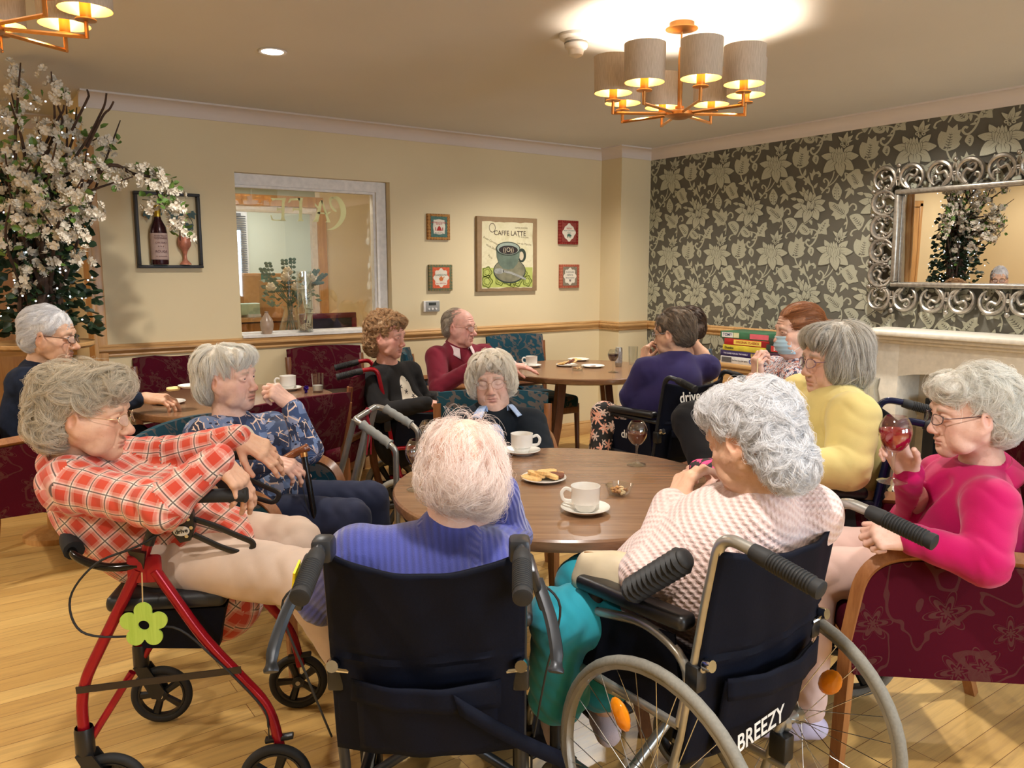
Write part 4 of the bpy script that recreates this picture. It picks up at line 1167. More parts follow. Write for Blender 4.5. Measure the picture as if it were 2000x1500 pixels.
armchair(M_TEAL,M_FRAME,'teal armchair holding the man in the burgundy sweater',(2.80,4.66,0),facing((.86,-.5)),h=.90)
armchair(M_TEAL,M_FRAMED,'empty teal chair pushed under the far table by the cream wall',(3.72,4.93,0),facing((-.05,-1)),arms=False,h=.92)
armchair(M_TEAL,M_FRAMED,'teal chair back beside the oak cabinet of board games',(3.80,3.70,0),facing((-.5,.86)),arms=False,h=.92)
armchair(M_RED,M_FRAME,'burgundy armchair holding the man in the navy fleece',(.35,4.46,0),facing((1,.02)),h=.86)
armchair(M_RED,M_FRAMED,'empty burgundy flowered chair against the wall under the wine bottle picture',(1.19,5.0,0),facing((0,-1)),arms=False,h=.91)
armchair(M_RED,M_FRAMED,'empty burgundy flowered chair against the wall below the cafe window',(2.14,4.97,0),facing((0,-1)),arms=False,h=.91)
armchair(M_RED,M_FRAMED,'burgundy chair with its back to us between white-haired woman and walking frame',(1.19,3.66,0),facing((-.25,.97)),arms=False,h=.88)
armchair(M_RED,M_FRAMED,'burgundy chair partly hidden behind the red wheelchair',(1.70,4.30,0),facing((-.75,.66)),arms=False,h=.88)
armchair(M_RED,M_FRAME,'burgundy chair cut off by the right edge of the photo',(3.06,1.02,0),facing((-.9,.4)),arms=False,h=.96)
# ---------------------------------------------------------------- tables
def table(label,x,y,r=.555,h=.74,rz=0.):
    t=thing('round_table',label,'table',(x,y,0),rz)
    m=MB(); m.lathe([(0,h-.045),(r-.03,h-.045),(r-.004,h-.035),(r,h-.022),(r,h-.006),(r-.005,h),(0,h)],96); m.build('table_top',M_TOP,t,ang=30)
    m=MB(); m.lathe([(0,h-.085),(r*.45,h-.085),(r*.45,h-.045),(0,h-.045)],24); m.build('under_frame',M_LEG,t)
    for k in range(4):
        a=PI/4+k*PI/2; c,s=math.cos(a),math.sin(a); m=MB()
        m.tube([(c*.22,s*.22,h-.06),(c*.27,s*.27,.35),(c*.36,s*.36,0)],[.036,.034,.028],4,up=(c,s,0)); m.build('leg',M_LEG,t)
    return t
table('round brown table with coffee cups and biscuits in the middle of the group',1.63,2.01,.555,.74,R(-35))
table('round brown table with a can and red wine under the flowered wallpaper',3.72,4.35,.57,.74,R(-35))
table('round brown table with a cup and plates under the cafe window',1.27,4.45,.55,.74,R(-35))
# ---------------------------------------------------------------- wheels and wheelchairs
def wheel(parent,name,c,r,w,tyre,hub,spokes=5,ax=(1,0,0),rim=None,wire=0,refl=None):
    c=V(c); x,y,a=basis(ax); m=MB(); tr=w/2
    prof=[(r-tr+tr*math.cos(k*PI/6),tr*math.sin(k*PI/6)) for k in range(12)]
    prof.append(prof[0]); m.lathe(prof,48,c,ax); o=m.build(name,tyre,parent)
    m=MB()
    if wire:
        m.lathe([(r-w*1.05,-w*.42),(r-w*.7,-w*.46),(r-w*.6,0),(r-w*.7,w*.46),(r-w*1.05,w*.42),(r-w*1.15,0),(r-w*1.05,-w*.42)],48,c,ax); m.build('rim',rim,o)
        m=MB()
        for k in range(wire):
            t0=2*PI*k/wire; off=(-1 if k%2 else 1); t1=t0+(.55 if (k//2)%2 else -.55)
            p=c+(x*math.cos(t0)+y*math.sin(t0))*(r-w*1.05); q=c+(x*math.cos(t1)+y*math.sin(t1))*.022+a*off*.028
            m.tube([p,q],.0011,5)
        m.build('spokes',M_CHR,o)
        m=MB(); m.lathe([(0,-.04),(.018,-.04),(.026,-.03),(.014,-.02),(.014,.02),(.026,.03),(.018,.04),(0,.04)],20,c,ax); m.build('hub',hub,o)
        if refl:
            for t0 in refl:
                d=x*math.cos(t0)+y*math.sin(t0); p=c+d*(r*.58)
                b=MB(); e=(d.cross(a)).normalized(); mx=Matrix((e,d,a)).transposed()
                b.ell(p,(.027,.040,.012),14,8,mx); b.build('reflector',pm('amber_reflector',(236,140,20),.15,Coat_Weight=.6,Emission_Strength=0.),o)
    else:
        ri=r-w*.9
        m.lathe([(ri,-w*.4),(ri+w*.1,0),(ri,w*.4),(ri-w*.22,w*.36),(ri-w*.22,-w*.36),(ri,-w*.4)],40,c,ax)
        for k in range(spokes):
            t0=2*PI*k/spokes; d=x*math.cos(t0)+y*math.sin(t0)
            m.tube([c+d*.015,c+d*(ri-w*.1)],[w*.42,w*.52],6,flat=.6,up=a)
        m.lathe([(0,-w*.62),(w*.4,-w*.62),(w*.75,-w*.45),(w*.75,w*.45),(w*.4,w*.62),(0,w*.62)],20,c,ax); m.build('wheel_spider',hub,o)
        m=MB(); m.lathe([(0,-w*.72),(.008,-w*.72),(.008,w*.72),(0,w*.72)],10,c,ax); m.build('axle_bolt',M_CHR,o)
    return o
def ribgrip(parent,a,b,r=.017,name='grip',ribs=14):
    a=V(a);b=V(b); d=(b-a); L=d.length; m=MB()
    prof=[(0,0),(r*.95,0),(r*1.02,L*.06),(r*1.12,L*.22)]
    for k in range(ribs):
        z=L*(.26+.62*k/ribs); prof+= [(r*1.0,z),(r*1.14,z+L*.012),(r*1.14,z+L*.026),(r*1.0,z+L*.038)]
    prof+=[(r*1.12,L*.93),(r*1.1,L*.985),(r*.8,L),(0,L)]
    m.lathe(prof,18,a,d); return m.build(name,M_RUB,parent)
def wheelchair(label,loc,rz,frame=M_SIL,w=.44,big=True,logo=None,sidelogo=None,backm=M_NYL,levers=False,pocket=True,hh=.92,tyre=M_GRYT,back_z=.46,handle_fr=None,guard=M_NYL,grp=None,sag=.05,arm_z=.70,details=True,hdrop=.03,hl=.115):
    t=thing('wheelchair',label,'wheelchair',loc,rz,grp); x0=w/2; hf=handle_fr or frame
    tilt=lambda z: -.01-(z-.45)*.16
    for s in (-1,1):
        x=s*x0; m=MB()
        m.tube([(x,tilt(.1)+.03,.12),(x,tilt(.45),.45),(x,tilt(hh-.12),hh-.12)],.0125,10)
        m.tube(rounded([(x,0,.47),(x,.40,.475),(x,.47,.40),(x,.55,.16)],.06),.0125,10)
        m.tube(rounded([(x,.0,.20),(x,.40,.20),(x,.40,.46)],.04),.0125,10)
        if big: m.tube(rounded([(x,.0,.47),(x,-.03,.62),(x,.10,arm_z-.03),(x,.34,arm_z-.08),(x,.40,.50)],.08),.011,10)
        else: m.tube(rounded([(x,tilt(arm_z),arm_z-.025),(x,.32,arm_z-.025),(x,.32,.48)],.04),.011,10)
        f=m.build('side_frame',frame,t)
        if details:
            m=MB(); m.box((x,tilt(.60)-.006,.60),(.035,.035,.06),bev=.006); m.build('hinge_bracket',M_BLK,f); m=MB(); m.box((x,tilt(.25),.25),(.04,.05,.07),bev=.006); m.build('axle_bracket',M_BLK,f)
            m=MB(); m.lathe([(0,0),(.013,0),(.015,.003),(.013,.02),(0,.02)],12,(x,tilt(.64)-.022,.635),(0,-1,.2)); m.tube([(x-s*.03,tilt(.62)-.025,.62),(x+s*.012,tilt(.62)-.03,.628)],.006,8); m.build('hinge_bolt',M_CHR,f)
        # push handle
        zt=hh; h=MB(); P=rounded([(x,tilt(hh-.16),hh-.16),(x,tilt(hh)-.005,zt),(x,tilt(hh)-.10,zt-.006-hdrop*.3)],.055,8); h.tube(P,.0125,12)
        ho=h.build('push_handle',hf,t)
        e=P[-1]; ribgrip(ho,e+V((0,.02,.002)),e+V((0,-hl,-hdrop)),.0165)
        if levers:
            l=MB(); l.box((x-s*.004,e.y+.055,e.z+.0),(.042,.05,.048),bev=.010); l.box((x+s*.028,e.y+.02,e.z-.055),(.016,.05,.12),rot=(R(28),R(-s*14),0),bev=.006)
            l.tube(spline([(x+s*.03,e.y+.02,e.z-.05),(x+s*.052,e.y-.03,e.z-.10),(x+s*.062,e.y-.075,e.z-.145),(x+s*.060,e.y-.10,e.z-.175)],5),[.013]*12+[.011,.012,.016,.015],8,flat=.7); l.build('brake_lever',M_DKM,ho)
            l=MB(); l.tube(spline([(x+s*.03,e.y+.04,e.z-.06),(x+s*.075,e.y+.03,e.z-.11),(x+s*.05,e.y+.09,e.z-.28),(x+s*.03,.02,.42)],6),.0025,6); l.build('brake_cable',M_RUB,ho)
            if s<0: l=MB(); l.box((x+s*.040,e.y+.010,e.z-.045),(.004,.034,.075),rot=(R(28),R(-s*14),0)); l.build('yellow_sticker',pm('yellow_sticker',(236,214,20),.5),ho)
        # arm pad, guard
        m=MB(); m.box((x,.15,arm_z+.004),(.052,.34,.036),rot=(R(-2),0,0),bev=.014,seg=3); m.build('armrest',M_BLK,t)
        m=MB(); m.prism([(-.01,.47),(.30,.47),(.36,.54),(.34,arm_z-.06),(.02,arm_z-.03)],.005,Matrix(((0,0,1,x-.0025),(1,0,0,0),(0,1,0,0),(0,0,0,1)))); g=m.build('side_guard',guard,t)
        if sidelogo: text(sidelogo,.062,Matrix(((0,0,s,x+s*.0032),(s,0,0,.16),(0,1,0,.575),(0,0,0,1))),M_WHITEINK,g,bold=.012)
        # wheels
        if big: wheel(t,'rear_wheel',(x+s*.045,.03,.305),.305,.028,tyre,M_SIL,ax=(s,0,0),rim=M_SIL,wire=28,refl=(2.2,) )
        else: wheel(t,'rear_wheel',(x+s*.035,.01,.155),.155,.036,tyre,M_BLK,6,ax=(s,0,0))
        cr=.095; m=MB(); m.tube([(x+s*.01,.40,.30),(x+s*.01,.40,.22)],.016,10); m.box((x+s*.01,.39,.205),(.055,.05,.03),bev=.008)
        for q in (-1,1): m.box((x+s*.01+q*.024,.375,.15),(.006,.03,.12),rot=(R(12),0,0))
        m.build('caster_fork',M_BLK,t); wheel(t,'caster_wheel',(x+s*.01,.365,cr),cr,.032,tyre,M_BLK,5,ax=(s,0,0))
        m=MB(); m.box((x-s*.085,.60,.13),(.15,.16,.012),rot=(R(12),0,0),bev=.004); m.tube([(x,.545,.18),(x-s*.02,.57,.13)],.012,8); m.build('footplate',M_BLK,t)
    m=MB(); m.tube([(-x0,.2,.19),(x0,.2,.46)],.0125,10); m.tube([(x0,.215,.19),(-x0,.215,.46)],.0125,10); m.build('cross_brace',frame,t)
    m=MB(); m.grid(lambda u,v: V(((u-.5)*(w-.01),.0+.42*v,.478-.03*(1-(2*u-1)**2))),10,4); o=m.build('seat',backm,t); md=o.modifiers.new('s','SOLIDIFY'); md.thickness=.022
    # back upholstery
    zt=hh-.035
    def fn(u,v):
        z=back_z+(zt-back_z)*v; q=1-(2*u-1)**2
        wr=.004*math.sin(v*95+2*math.sin(u*7))*math.exp(-((v-.52)/.07)**2)+.003*math.sin(u*23+v*9)*q
        return V(((u-.5)*(w+.016),tilt(z)-.014-sag*q*(.55+.45*v)+wr,z-.028*q*v*v))
    m=MB(); m.grid(fn,28,36); b=m.build('backrest',backm,t); md=b.modifiers.new('s','SOLIDIFY'); md.thickness=.008
    if pocket:
        m=MB(); m.grid(lambda u,v: fn(.14+.72*u,.04+.36*v)+V((0,-.016-.012*(1-(2*u-1)**2),0)),18,10); p=m.build('back_pocket',backm,b); md=p.modifiers.new('s','SOLIDIFY'); md.thickness=.006
        m=MB(); m.grid(lambda u,v: fn(.12+.76*u,.33+.10*v-(1-v)*.035*u)+V((0,-.026-.014*(1-(2*u-1)**2)-.010*(1-v),0)),18,4); q=m.build('pocket_flap',backm,p); md=q.modifiers.new('s','SOLIDIFY'); md.thickness=.004
    if logo:
        u,v,sz,sh=logo[1:]; c=fn(u,v)+V((0,-.020 if not logo[0]=='BREEZY' else -.047,0))
        text(logo[0],sz,Matrix(((1,0,0,c.x),(0,.15,-1,c.y),(0,1,.15,c.z),(0,0,0,1)))@Matrix.Rotation(R(sh),4,'Z'),M_WHITEINK,b,bold=.015,shear=.25 if logo[0]=='BREEZY' else 0)
    return t,fn
# ---------------------------------------------------------------- ceiling fittings
M_BRASS=pm('brushed_copper_brass',(196,140,80),.3,.85)
t=NT('lampshade_linen'); n=t.noise(t.mapd(t.co(),(400,400,30)),1.,2); t.set(t.ramp(n,[(.3,srgb((176,160,142))),(.7,srgb((198,182,164)))]),.85); t.bump(n,.2,.0006); M_SHADE=t.m
M_SHIN=pm('gold_shade_lining',(236,186,96),.4,.5)
BULB=emit('warm_bulb',(1,.74,.42,1),60.)
LAMPS=[]
def chandelier(label,x,y,zh,n=8,R0=.285,rot=0.,skip=()):
    t=thing('chandelier',label,'chandelier',(x,y,0)); 
    m=MB(); m.lathe([(0,zh-.012),(.03,zh-.020),(.062,zh-.008),(.062,zh+.004),(.05,zh+.012),(.018,zh+.014),(.018,zh+.03),(0,zh+.03)],32); m.build('hub',M_BRASS,t)
    m=MB(); m.tube([(0,0,zh+.02),(0,0,zh+.22),(0,0,ZC-.095)],[.009,.012,.0075],12); m.tube([(0,0,ZC-.10),(0,0,ZC-.03)],.004,8); m.build('rod',M_BRASS,t)
    m=MB(); m.lathe([(0,ZC-.035),(.02,ZC-.034),(.066,ZC-.026),(.066,ZC-.022),(.05,ZC-.02),(.05,ZC),(0,ZC)],32); m.build('ceiling_rose',M_BRASS,t)
    for k in range(n):
        a=rot+2*PI*k/n; c,s=math.cos(a),math.sin(a); P=lambda r,z: V((c*r,s*r,z))
        m=MB(); m.tube([P(.04,zh),P(R0,zh)],.0065,4,up=(0,0,1)); m.tube([P(R0-.004,zh-.005),P(R0-.004,zh+.045)],.0065,8); o=m.build('arm',M_BRASS,t)
        b=P(R0-.004,zh+.045); m=MB(); m.lathe([(0,0),(.03,.002),(.031,.004),(.03,.006),(.0165,.008),(.0165,.055),(0,.055)],20,b); m.build('candle_cup',M_BRASS,o)
        m=MB(); z0,z1=zh+.078,zh+.222
        m.lathe([(.078,z0),(.081,z1)],36,P(R0-.004,0)); sh=m.build('lamp_shade',M_SHADE,o)
        m=MB(); m.lathe([(.0798,z1-.001),(.0768,z0+.001)],36,P(R0-.004,0)); m.build('shade_lining',M_SHIN,sh)
        m=MB(); m.ell(P(R0-.004,zh+.125),(.017,.017,.03),12,8); m.build('bulb',BULB,o)
        LAMPS.append(V((x,y,0))+P(R0-.004,zh+.160))
    return t
chandelier('brass chandelier with eight linen shades hanging over the front table',2.578,2.421,2.09,rot=R(14))
chandelier('brass chandelier cut off by the top left corner of the photo',.16,2.93,2.155,rot=R(-14))
M_WPL=pm('white_plastic',(224,220,214),.4)
DISC=emit('downlight_disc',(1,.93,.82,1),14.)
DOWN=[]
for i,(x,y,lb) in enumerate(((1.35,3.82,'round recessed downlight in the ceiling above the flowering tree and chairs'),(3.75,4.3,None),(.9,.9,None),(3.4,.9,None),(-1.2,3.6,'round recessed ceiling downlight seen in the mirror'),(-1.2,.9,None),(4.3,2.6,None),(1.6,-1.4,None))):
    DOWN.append((x,y))
    if lb is None: continue
    t=thing('ceiling_downlight',lb,'downlight',(x,y,0))
    m=MB(); m.lathe([(.066,ZC-.002),(.062,ZC-.007),(.05,ZC-.004),(.05,ZC)],28); m.build('trim_ring',M_WPL,t)
    m=MB(); m.lathe([(0,ZC-.004),(.05,ZC-.004)],28); m.build('diffuser',DISC,t)
t=thing('heat_detector','white round heat detector on the ceiling left of the chandelier','detector',(2.33,2.80,0))
m=MB(); m.lathe([(.075,ZC),(.075,ZC-.012),(.066,ZC-.02),(0,ZC-.02)],32); m.build('base',M_WPL,t)
m=MB(); m.lathe([(.048,ZC-.02),(.050,ZC-.05),(.046,ZC-.058),(.034,ZC-.064),(.030,ZC-.085),(.012,ZC-.095),(0,ZC-.096)],28); m.build('sensor_head',M_WPL,t)
m=MB(); m.lathe([(.0505,ZC-.032),(.052,ZC-.036),(.0505,ZC-.04)],28); m.build('vent_ring',pm('grey_plastic',(120,118,114),.5),t)
# ---------------------------------------------------------------- pictures and thermostat on the cream wall
def canvas(label,x0,x1,z0,z1,edge,cat='picture',d=.03):
    t=thing('canvas_picture',label,cat,((x0+x1)/2,YB,(z0+z1)/2)); w,h=x1-x0,z1-z0
    m=MB(); m.box((0,-d/2-.001,0),(w,d,h),bev=.003); m.build('canvas',edge,t); return t,w,h,-d-.0012
FX=lambda y: Matrix(((1,0,0,0),(0,0,1,y),(0,1,0,0),(0,0,0,1)))
def flat(t,name,poly,y,mat,th=-.0008):
    m=MB(); m.prism(poly,th,FX(y)); return m.build(name,mat,t,smooth=False)
def ring(cx,cz,rx,rz,n=40,f=lambda a:1.): return [(cx+rx*f(2*PI*k/n)*math.cos(2*PI*k/n),cz+rz*f(2*PI*k/n)*math.sin(2*PI*k/n)) for k in range(n)]
t,w,h,y=canvas('large coffee cup picture lettered CAFFE LATTE in the middle of the wall',3.415,3.995,1.272,1.852,pm('kraft_brown',(150,122,88),.8,bump=.1))
tt=NT('old_postcard_paper'); co=tt.co(); n=tt.noise(co,9,5,.65,.4); tt.set(tt.ramp(n,[(.25,srgb((196,184,140))),(.5,srgb((222,212,176))),(.75,srgb((206,196,150)))]),.8)
rg=random.Random(4)
P=[(-.252,-.24)]+[(-.25+.49*k/12,-.262+rg.uniform(-.006,.006)) for k in range(13)]+[(.245+rg.uniform(-.004,.004),-.24+.48*k/8) for k in range(9)]+[(.245-.49*k/12,.252+rg.uniform(-.005,.004)) for k in range(13)]+[(-.248,.1)]
flat(t,'paper',P,y,tt.m)
flat(t,'green_border',[(-.248,-.258),(.243,-.258),(.243,-.10),(-.248,-.105)],y-.0009,pm('olive_green_print',(178,186,96),.8))
gd=pm('dark_olive_print',(104,112,38),.8); m=MB()
for cx,cz,r in ((.0,-.19,.055),(.09,-.205,.05),(-.08,-.2,.045),(.19,-.21,.045),(.045,-.23,.03),(.15,-.15,.04),(-.2,-.21,.05),(-.2,-.14,.045)):
    for k in (1.,.6): 
        a=ring(cx,cz,r*k,r*k,28,lambda q:1+.12*math.cos(5*q)); b=[(cx+(p[0]-cx)*.78,cz+(p[1]-cz)*.78) for p in a]
        for i in range(28): j=(i+1)%28; m.prism([a[i],a[j],b[j],b[i]],-.0006,FX(y-.0018))
m.build('scroll_print',gd,t,smooth=False)
M_CUPP=pm('sage_cup_print',(98,112,96),.6,var=.3,scale=14); M_CUPD=pm('dark_green_print',(48,58,46),.6); M_COF=pm('coffee_print',(38,28,24),.5); M_CRM=pm('cream_print',(206,190,160),.7)
flat(t,'printed_saucer',ring(.015,-.13,.158,.098),y-.0018,M_CUPD); flat(t,'printed_saucer',ring(.015,-.126,.15,.09),y-.0026,pm('olive_grey_print',(128,124,98),.6,var=.3,scale=12))
flat(t,'printed_handle',ring(.135,-.005,.042,.055),y-.0018,M_CUPD); flat(t,'printed_handle_gap',ring(.13,-.01,.022,.034),y-.0026,M_CRM)
flat(t,'printed_cup',[(-.115,.045),(-.11,-.02),(-.09,-.075),(-.05,-.11),(0,-.118),(.05,-.11),(.09,-.07),(.11,-.02),(.115,.045)],y-.0034,M_CUPP)
flat(t,'printed_rim',ring(0,.045,.118,.055),y-.0042,M_CUPD); flat(t,'printed_rim',ring(0,.046,.108,.047),y-.005,pm('pale_sage_print',(150,162,148),.6)); flat(t,'printed_coffee',ring(0,.036,.092,.034),y-.0058,M_COF)
text('((O))',.05,Matrix(((1,0,0,0),(0,0,-1,y-.0068),(0,1,0,.036),(0,0,0,1))),M_CRM,t,'latte_swirl')
m=MB(); m.prism(ring(-.09,-.13,.048,.022),-.0012,FX(y-.0034)); m.prism([(-.05,-.122),(.03,-.135),(.17,-.185),(.175,-.2),(.16,-.2),(.02,-.152),(-.05,-.14)],-.0012,FX(y-.0034)); m.build('printed_spoon',pm('pewter_print',(150,150,142),.5,var=.3,scale=30),t,smooth=False)
M_INK=pm('brown_ink',(70,50,36),.8); TX=lambda x,z,yy,r=0: Matrix(((1,0,0,x),(0,0,-1,yy),(0,1,0,z),(0,0,0,1)))@Matrix.Rotation(R(r),4,'Z')
text('CAFFE LATTE',.052,TX(.02,.165,y-.0014),M_INK,t,bold=.006); text('carte postale',.024,TX(.13,.212,y-.0014),pm('faded_ink',(132,118,86),.8),t)
for k,(x,z,r,s) in enumerate(((-.13,.09,-22,'Poste Correspondance'),(-.15,.05,-22,'Mme Dubois'),(.15,.14,-4,'M. Laurent'),(.16,.085,-5,'rue du Marche'),(-.17,-.02,-35,'Paris'))): text(s,.024,TX(x,z,y-.0014,r),pm('faded_ink',(132,118,86),.8),t,'handwriting')
m=MB()
for k in range(30): 
    a=ring(-.15,.205,.03,.036,30); b=ring(-.15,.205,.026,.031,30); j=(k+1)%30; m.prism([a[k],a[j],b[j],b[k]],-.0005,FX(y-.0012))
m.build('postmark',M_INK,t,smooth=False)
def teacard(label,x0,x1,z0,z1,c1,c2,panel,lines,shape,mark):
    t,w,h,y=canvas(label,x0,x1,z0,z1,flowerfab('tea_card_edge_%d'%len(_mc),c1[0],c1[1],42,5,.8,(.32,.12),False,.1),d=.022); _mc['tc%d'%len(_mc)]=0
    k=.80 if shape!='z' else .86
    flat(t,'inner_panel',[(-w*.36,-h*.4),(w*.36,-h*.4),(w*.36,h*.4),(-w*.36,h*.4)],y,pm('tea_%d_%d'%(c2[0],c2[2]),c2,.8,var=.25,scale=90))
    f={'o':lambda a:1+.10*math.cos(8*a),'h':lambda a:1+.08*math.cos(4*a)+.06*math.cos(8*a),'z':lambda a:1/max(abs(math.cos(a)),abs(math.sin(a)))*.82+.05*math.cos(4*a)}[shape]
    flat(t,'label_panel',ring(0,0,w*.31,h*.34,48,f),y-.0009,pm('tea_label_cream',(226,216,196),.8))
    for (s,z,sz,c) in lines: text(s,sz*w,TX(0,z*h,y-.0020),pm('ink_%d_%d_%d'%c,c,.8),t,bold=.004)
    m=MB()
    for p in mark[1]: m.prism([(a*w,b*h) for a,b in p],-.0008,FX(y-.0018))
    m.build('emblem',pm('emblem_%d_%d_%d'%mark[0],mark[0],.8),t,smooth=False)
RED=(176,48,40); GRN=(66,104,88); GRY=(110,104,96)
teacard('small square tea picture with orange border, upper left of coffee picture',2.984,3.178,1.665,1.855,((190,140,80),(128,80,50)),(74,110,100),'',[('INTERNATIONAL',.16,.085,RED),('SECRETS',.10,.07,RED),('Blend of Tea',-.24,.075,GRY)],'z',(RED,[[(-.12,-.15),(.12,-.15),(.06,-.02),(.0,.05),(-.06,-.02)],[(-.17,-.15),(-.14,-.15),(-.14,-.02),(-.17,-.02)],[(.14,-.15),(.17,-.15),(.17,-.02),(.14,-.02)]]))
teacard('small square tea picture with green and orange border, lower left of coffee picture',2.992,3.194,1.285,1.48,((96,112,88),(150,120,80)),(206,92,56),'',[('DARJEELING',.10,.10,GRN),('No 1024 TEA',-.22,.075,RED)],'o',((196,110,50),[[(-.10,-.04),(-.05,-.12),(.05,-.12),(.10,-.04),(.05,.02),(0,.07),(-.05,.02)],[(.09,-.02),(.15,.03),(.13,.05),(.07,.0)]]))
teacard('small dark red tea picture with an elephant, upper right of coffee picture',4.232,4.440,1.652,1.850,((128,34,34),(160,80,64)),(134,56,46),'',[('INDIA',.16,.10,RED),('SPICED CARDAMOM',.07,.062,GRN),('BLEND',-.02,.06,GRY)],'h',(GRN,[[(-.10,-.10),(-.06,-.06),(.04,-.05),(.08,-.10),(.12,-.12),(.14,-.2),(.11,-.14),(.07,-.16),(.07,-.22),(.03,-.22),(.02,-.16),(-.05,-.16),(-.05,-.22),(-.09,-.22)]]))
teacard('small terracotta picture with flower-shaped label, lower right of coffee picture',4.246,4.456,1.289,1.486,((168,84,64),(190,120,90)),(128,116,96),'',[('FLAVOURS',.17,.085,GRY),('KENYA',.05,.10,GRY),('MIXED BLEND',-.07,.07,GRY)],'o',(GRY,[[(-.06,-.14),(.06,-.14),(.0,-.26)]]))
t=thing('thermostat','grey and white wall thermostat with three round buttons','thermostat',(3.01,YB,1.17))
m=MB(); m.box((0,-.011,0),(.135,.022,.082),bev=.004); m.build('housing',M_WPL,t)
m=MB(); m.box((.008,-.0235,0),(.118,.003,.074),bev=.001); f=m.build('face_plate',pm('silver_grey_plastic',(150,150,146),.4),t)
m=MB(); m.box((.004,-.026,.018),(.062,.002,.020)); m.build('display',pm('lcd_dark',(48,52,48),.2),t)
for k in range(3): m=MB(); m.lathe([(0,.005),(.008,.005),(.0085,0)],16,(-.026+k*.030,-.025,-.019),(0,-1,0)); m.build('push_button',M_WPL,t)
# wine bottle relief in a black metal frame
x0,x1,z0,z1=.994,1.352,1.463,1.90
t=thing('metal_wall_art','black framed wall relief of a wine bottle, goblet and vine leaves','wall art',((x0+x1)/2,YB,(z0+z1)/2)); w,h=x1-x0,z1-z0
m=MB()
for (cx,cz,a,b) in ((0,h/2,w+.02,.018),(0,-h/2,w+.02,.018),(-w/2,0,.018,h-.018),(w/2,0,.018,h-.018)): m.box((cx,-.022,cz),(a,.044,b),bev=.003)
m.build('frame',pm('black_iron',(26,25,26),.5,var=.2),t)
G=pm('bottle_maroon_metal',(52,16,24),.25,.3)
bx=-.062; bz=-h/2+.012
m=MB(); m.lathe([(0,0),(.048,0),(.05,.01),(.05,.19),(.044,.225),(.022,.27),(.0175,.29),(.0175,.34),(.02,.342),(.02,.352),(0,.352)],28,(bx,-.028,bz)); b=m.build('bottle',G,t)
m=MB(); m.lathe([(.0182,.285),(.0186,.335),(.0212,.34),(.0212,.356),(0,.357)],20,(bx,-.028,bz)); m.build('gold_foil',pm('gold_foil',(196,160,56),.3,.8),b)
m=MB(); m.lathe([(.0505,.03),(.0508,.032),(.0508,.186),(.0505,.188)],24,(bx,-.028,bz),(0,0,1),PI*.02,PI*.98) if 0 else m.lathe([(.0505,.03),(.0510,.032),(.0510,.186),(.0505,.188)],32,(bx,-.028,bz)); m.build('bottle_label',pm('dusty_pink_label',(188,162,152),.7),b)
for s_,z_,q_ in (('Grande Reserve',.172,.011),('DOMAINE',.157,.016),('CHATEAU',.13,.014),('* * *',.105,.02),('ROUGE',.078,.02),('mis en bouteille',.05,.010)): text(s_,q_,Matrix(((1,0,0,bx),(0,0,-1,-.0795),(0,1,0,bz+z_),(0,0,0,1))),pm('ink_wine',(90,50,56),.8),b)
m=MB(); m.lathe([(0,0),(.036,0),(.034,.006),(.012,.03),(.009,.055),(.016,.085),(.036,.115),(.04,.145),(.034,.175),(.030,.178),(.034,.145),(.03,.118),(0,.09)],28,(.085,-.03,bz)); m.build('goblet',pm('marbled_goblet',(188,120,96),.35,.2,var=.45,scale=26),t)
IV=pm('dark_ivy_green_metal',(30,58,52),.5,.2,var=.3); m=MB(); vine=MB()
def ivy(cx,cz,s,a):
    for k in range(5):
        b=a+(k-2)*.8; L=s*(1 if k==2 else .8 if k in(1,3) else .55); d=(math.cos(b),math.sin(b)); n=(-d[1],d[0])
        m.prism([(cx,cz),(cx+d[0]*L*.5+n[0]*L*.3,cz+d[1]*L*.5+n[1]*L*.3),(cx+d[0]*L,cz+d[1]*L),(cx+d[0]*L*.5-n[0]*L*.3,cz+d[1]*L*.5-n[1]*L*.3)],-.002,FX(-.03-k*.001))
for q in ((-.12,.11,.05,-1.4),(-.05,.12,.035,-1.2),(.02,.12,.05,-1.6),(.06,.10,.05,-1.2),(.13,.11,.045,-1.),(.12,.04,.05,-1.8),(.03,.07,.04,-2.2)): ivy(*q)
m.build('ivy_leaves',IV,t,smooth=False)
vine.tube(spline([(-.02,-.02,.14),(-.07,-.03,.17),(-.14,-.02,.18)],6),.002,6); vine.tube(spline([(.0,-.02,.15),(.09,-.03,.12),(.14,-.03,.05),(.135,-.03,-.02),(.16,-.03,-.08)],6),.002,6); vine.build('vine_stem',IV,t)
# ---------------------------------------------------------------- fireplace, mirror, board games
t=thing('fireplace','white fireplace surround with black stove below the ornate mirror','fireplace',(XR,2.0,0))
FM=pm('ivory_surround_paint',(214,206,190),.55); xf=-.32; 
def bx(m,x0,x1,y0,y1,z0,z1,b=.003): m.box(((x0+x1)/2,(y0+y1)/2,(z0+z1)/2),(x1-x0,y1-y0,z1-z0),bev=b)
YL,YR_=.80,-1.0; OL,OR=.585,-.75
m=MB(); bx(m,xf,0,YR_,OR,.10,1.0); m.build('surround_leg',FM,t); m=MB(); bx(m,xf,0,OL,YL,.10,1.0); m.build('surround_leg',FM,t); m=MB()
arch=[(OL+.001,1.0),(OR-.001,1.0),(OR-.001,.79)]+[(OR+(OL-OR)*k/16,.80+.05*math.sin(PI*k/16)**.6) for k in range(17)]+[(OL+.001,.79)]
m.prism(arch,.30,Matrix(((0,0,1,xf),(1,0,0,0),(0,1,0,0),(0,0,0,1)))); m.build('surround',FM,t)
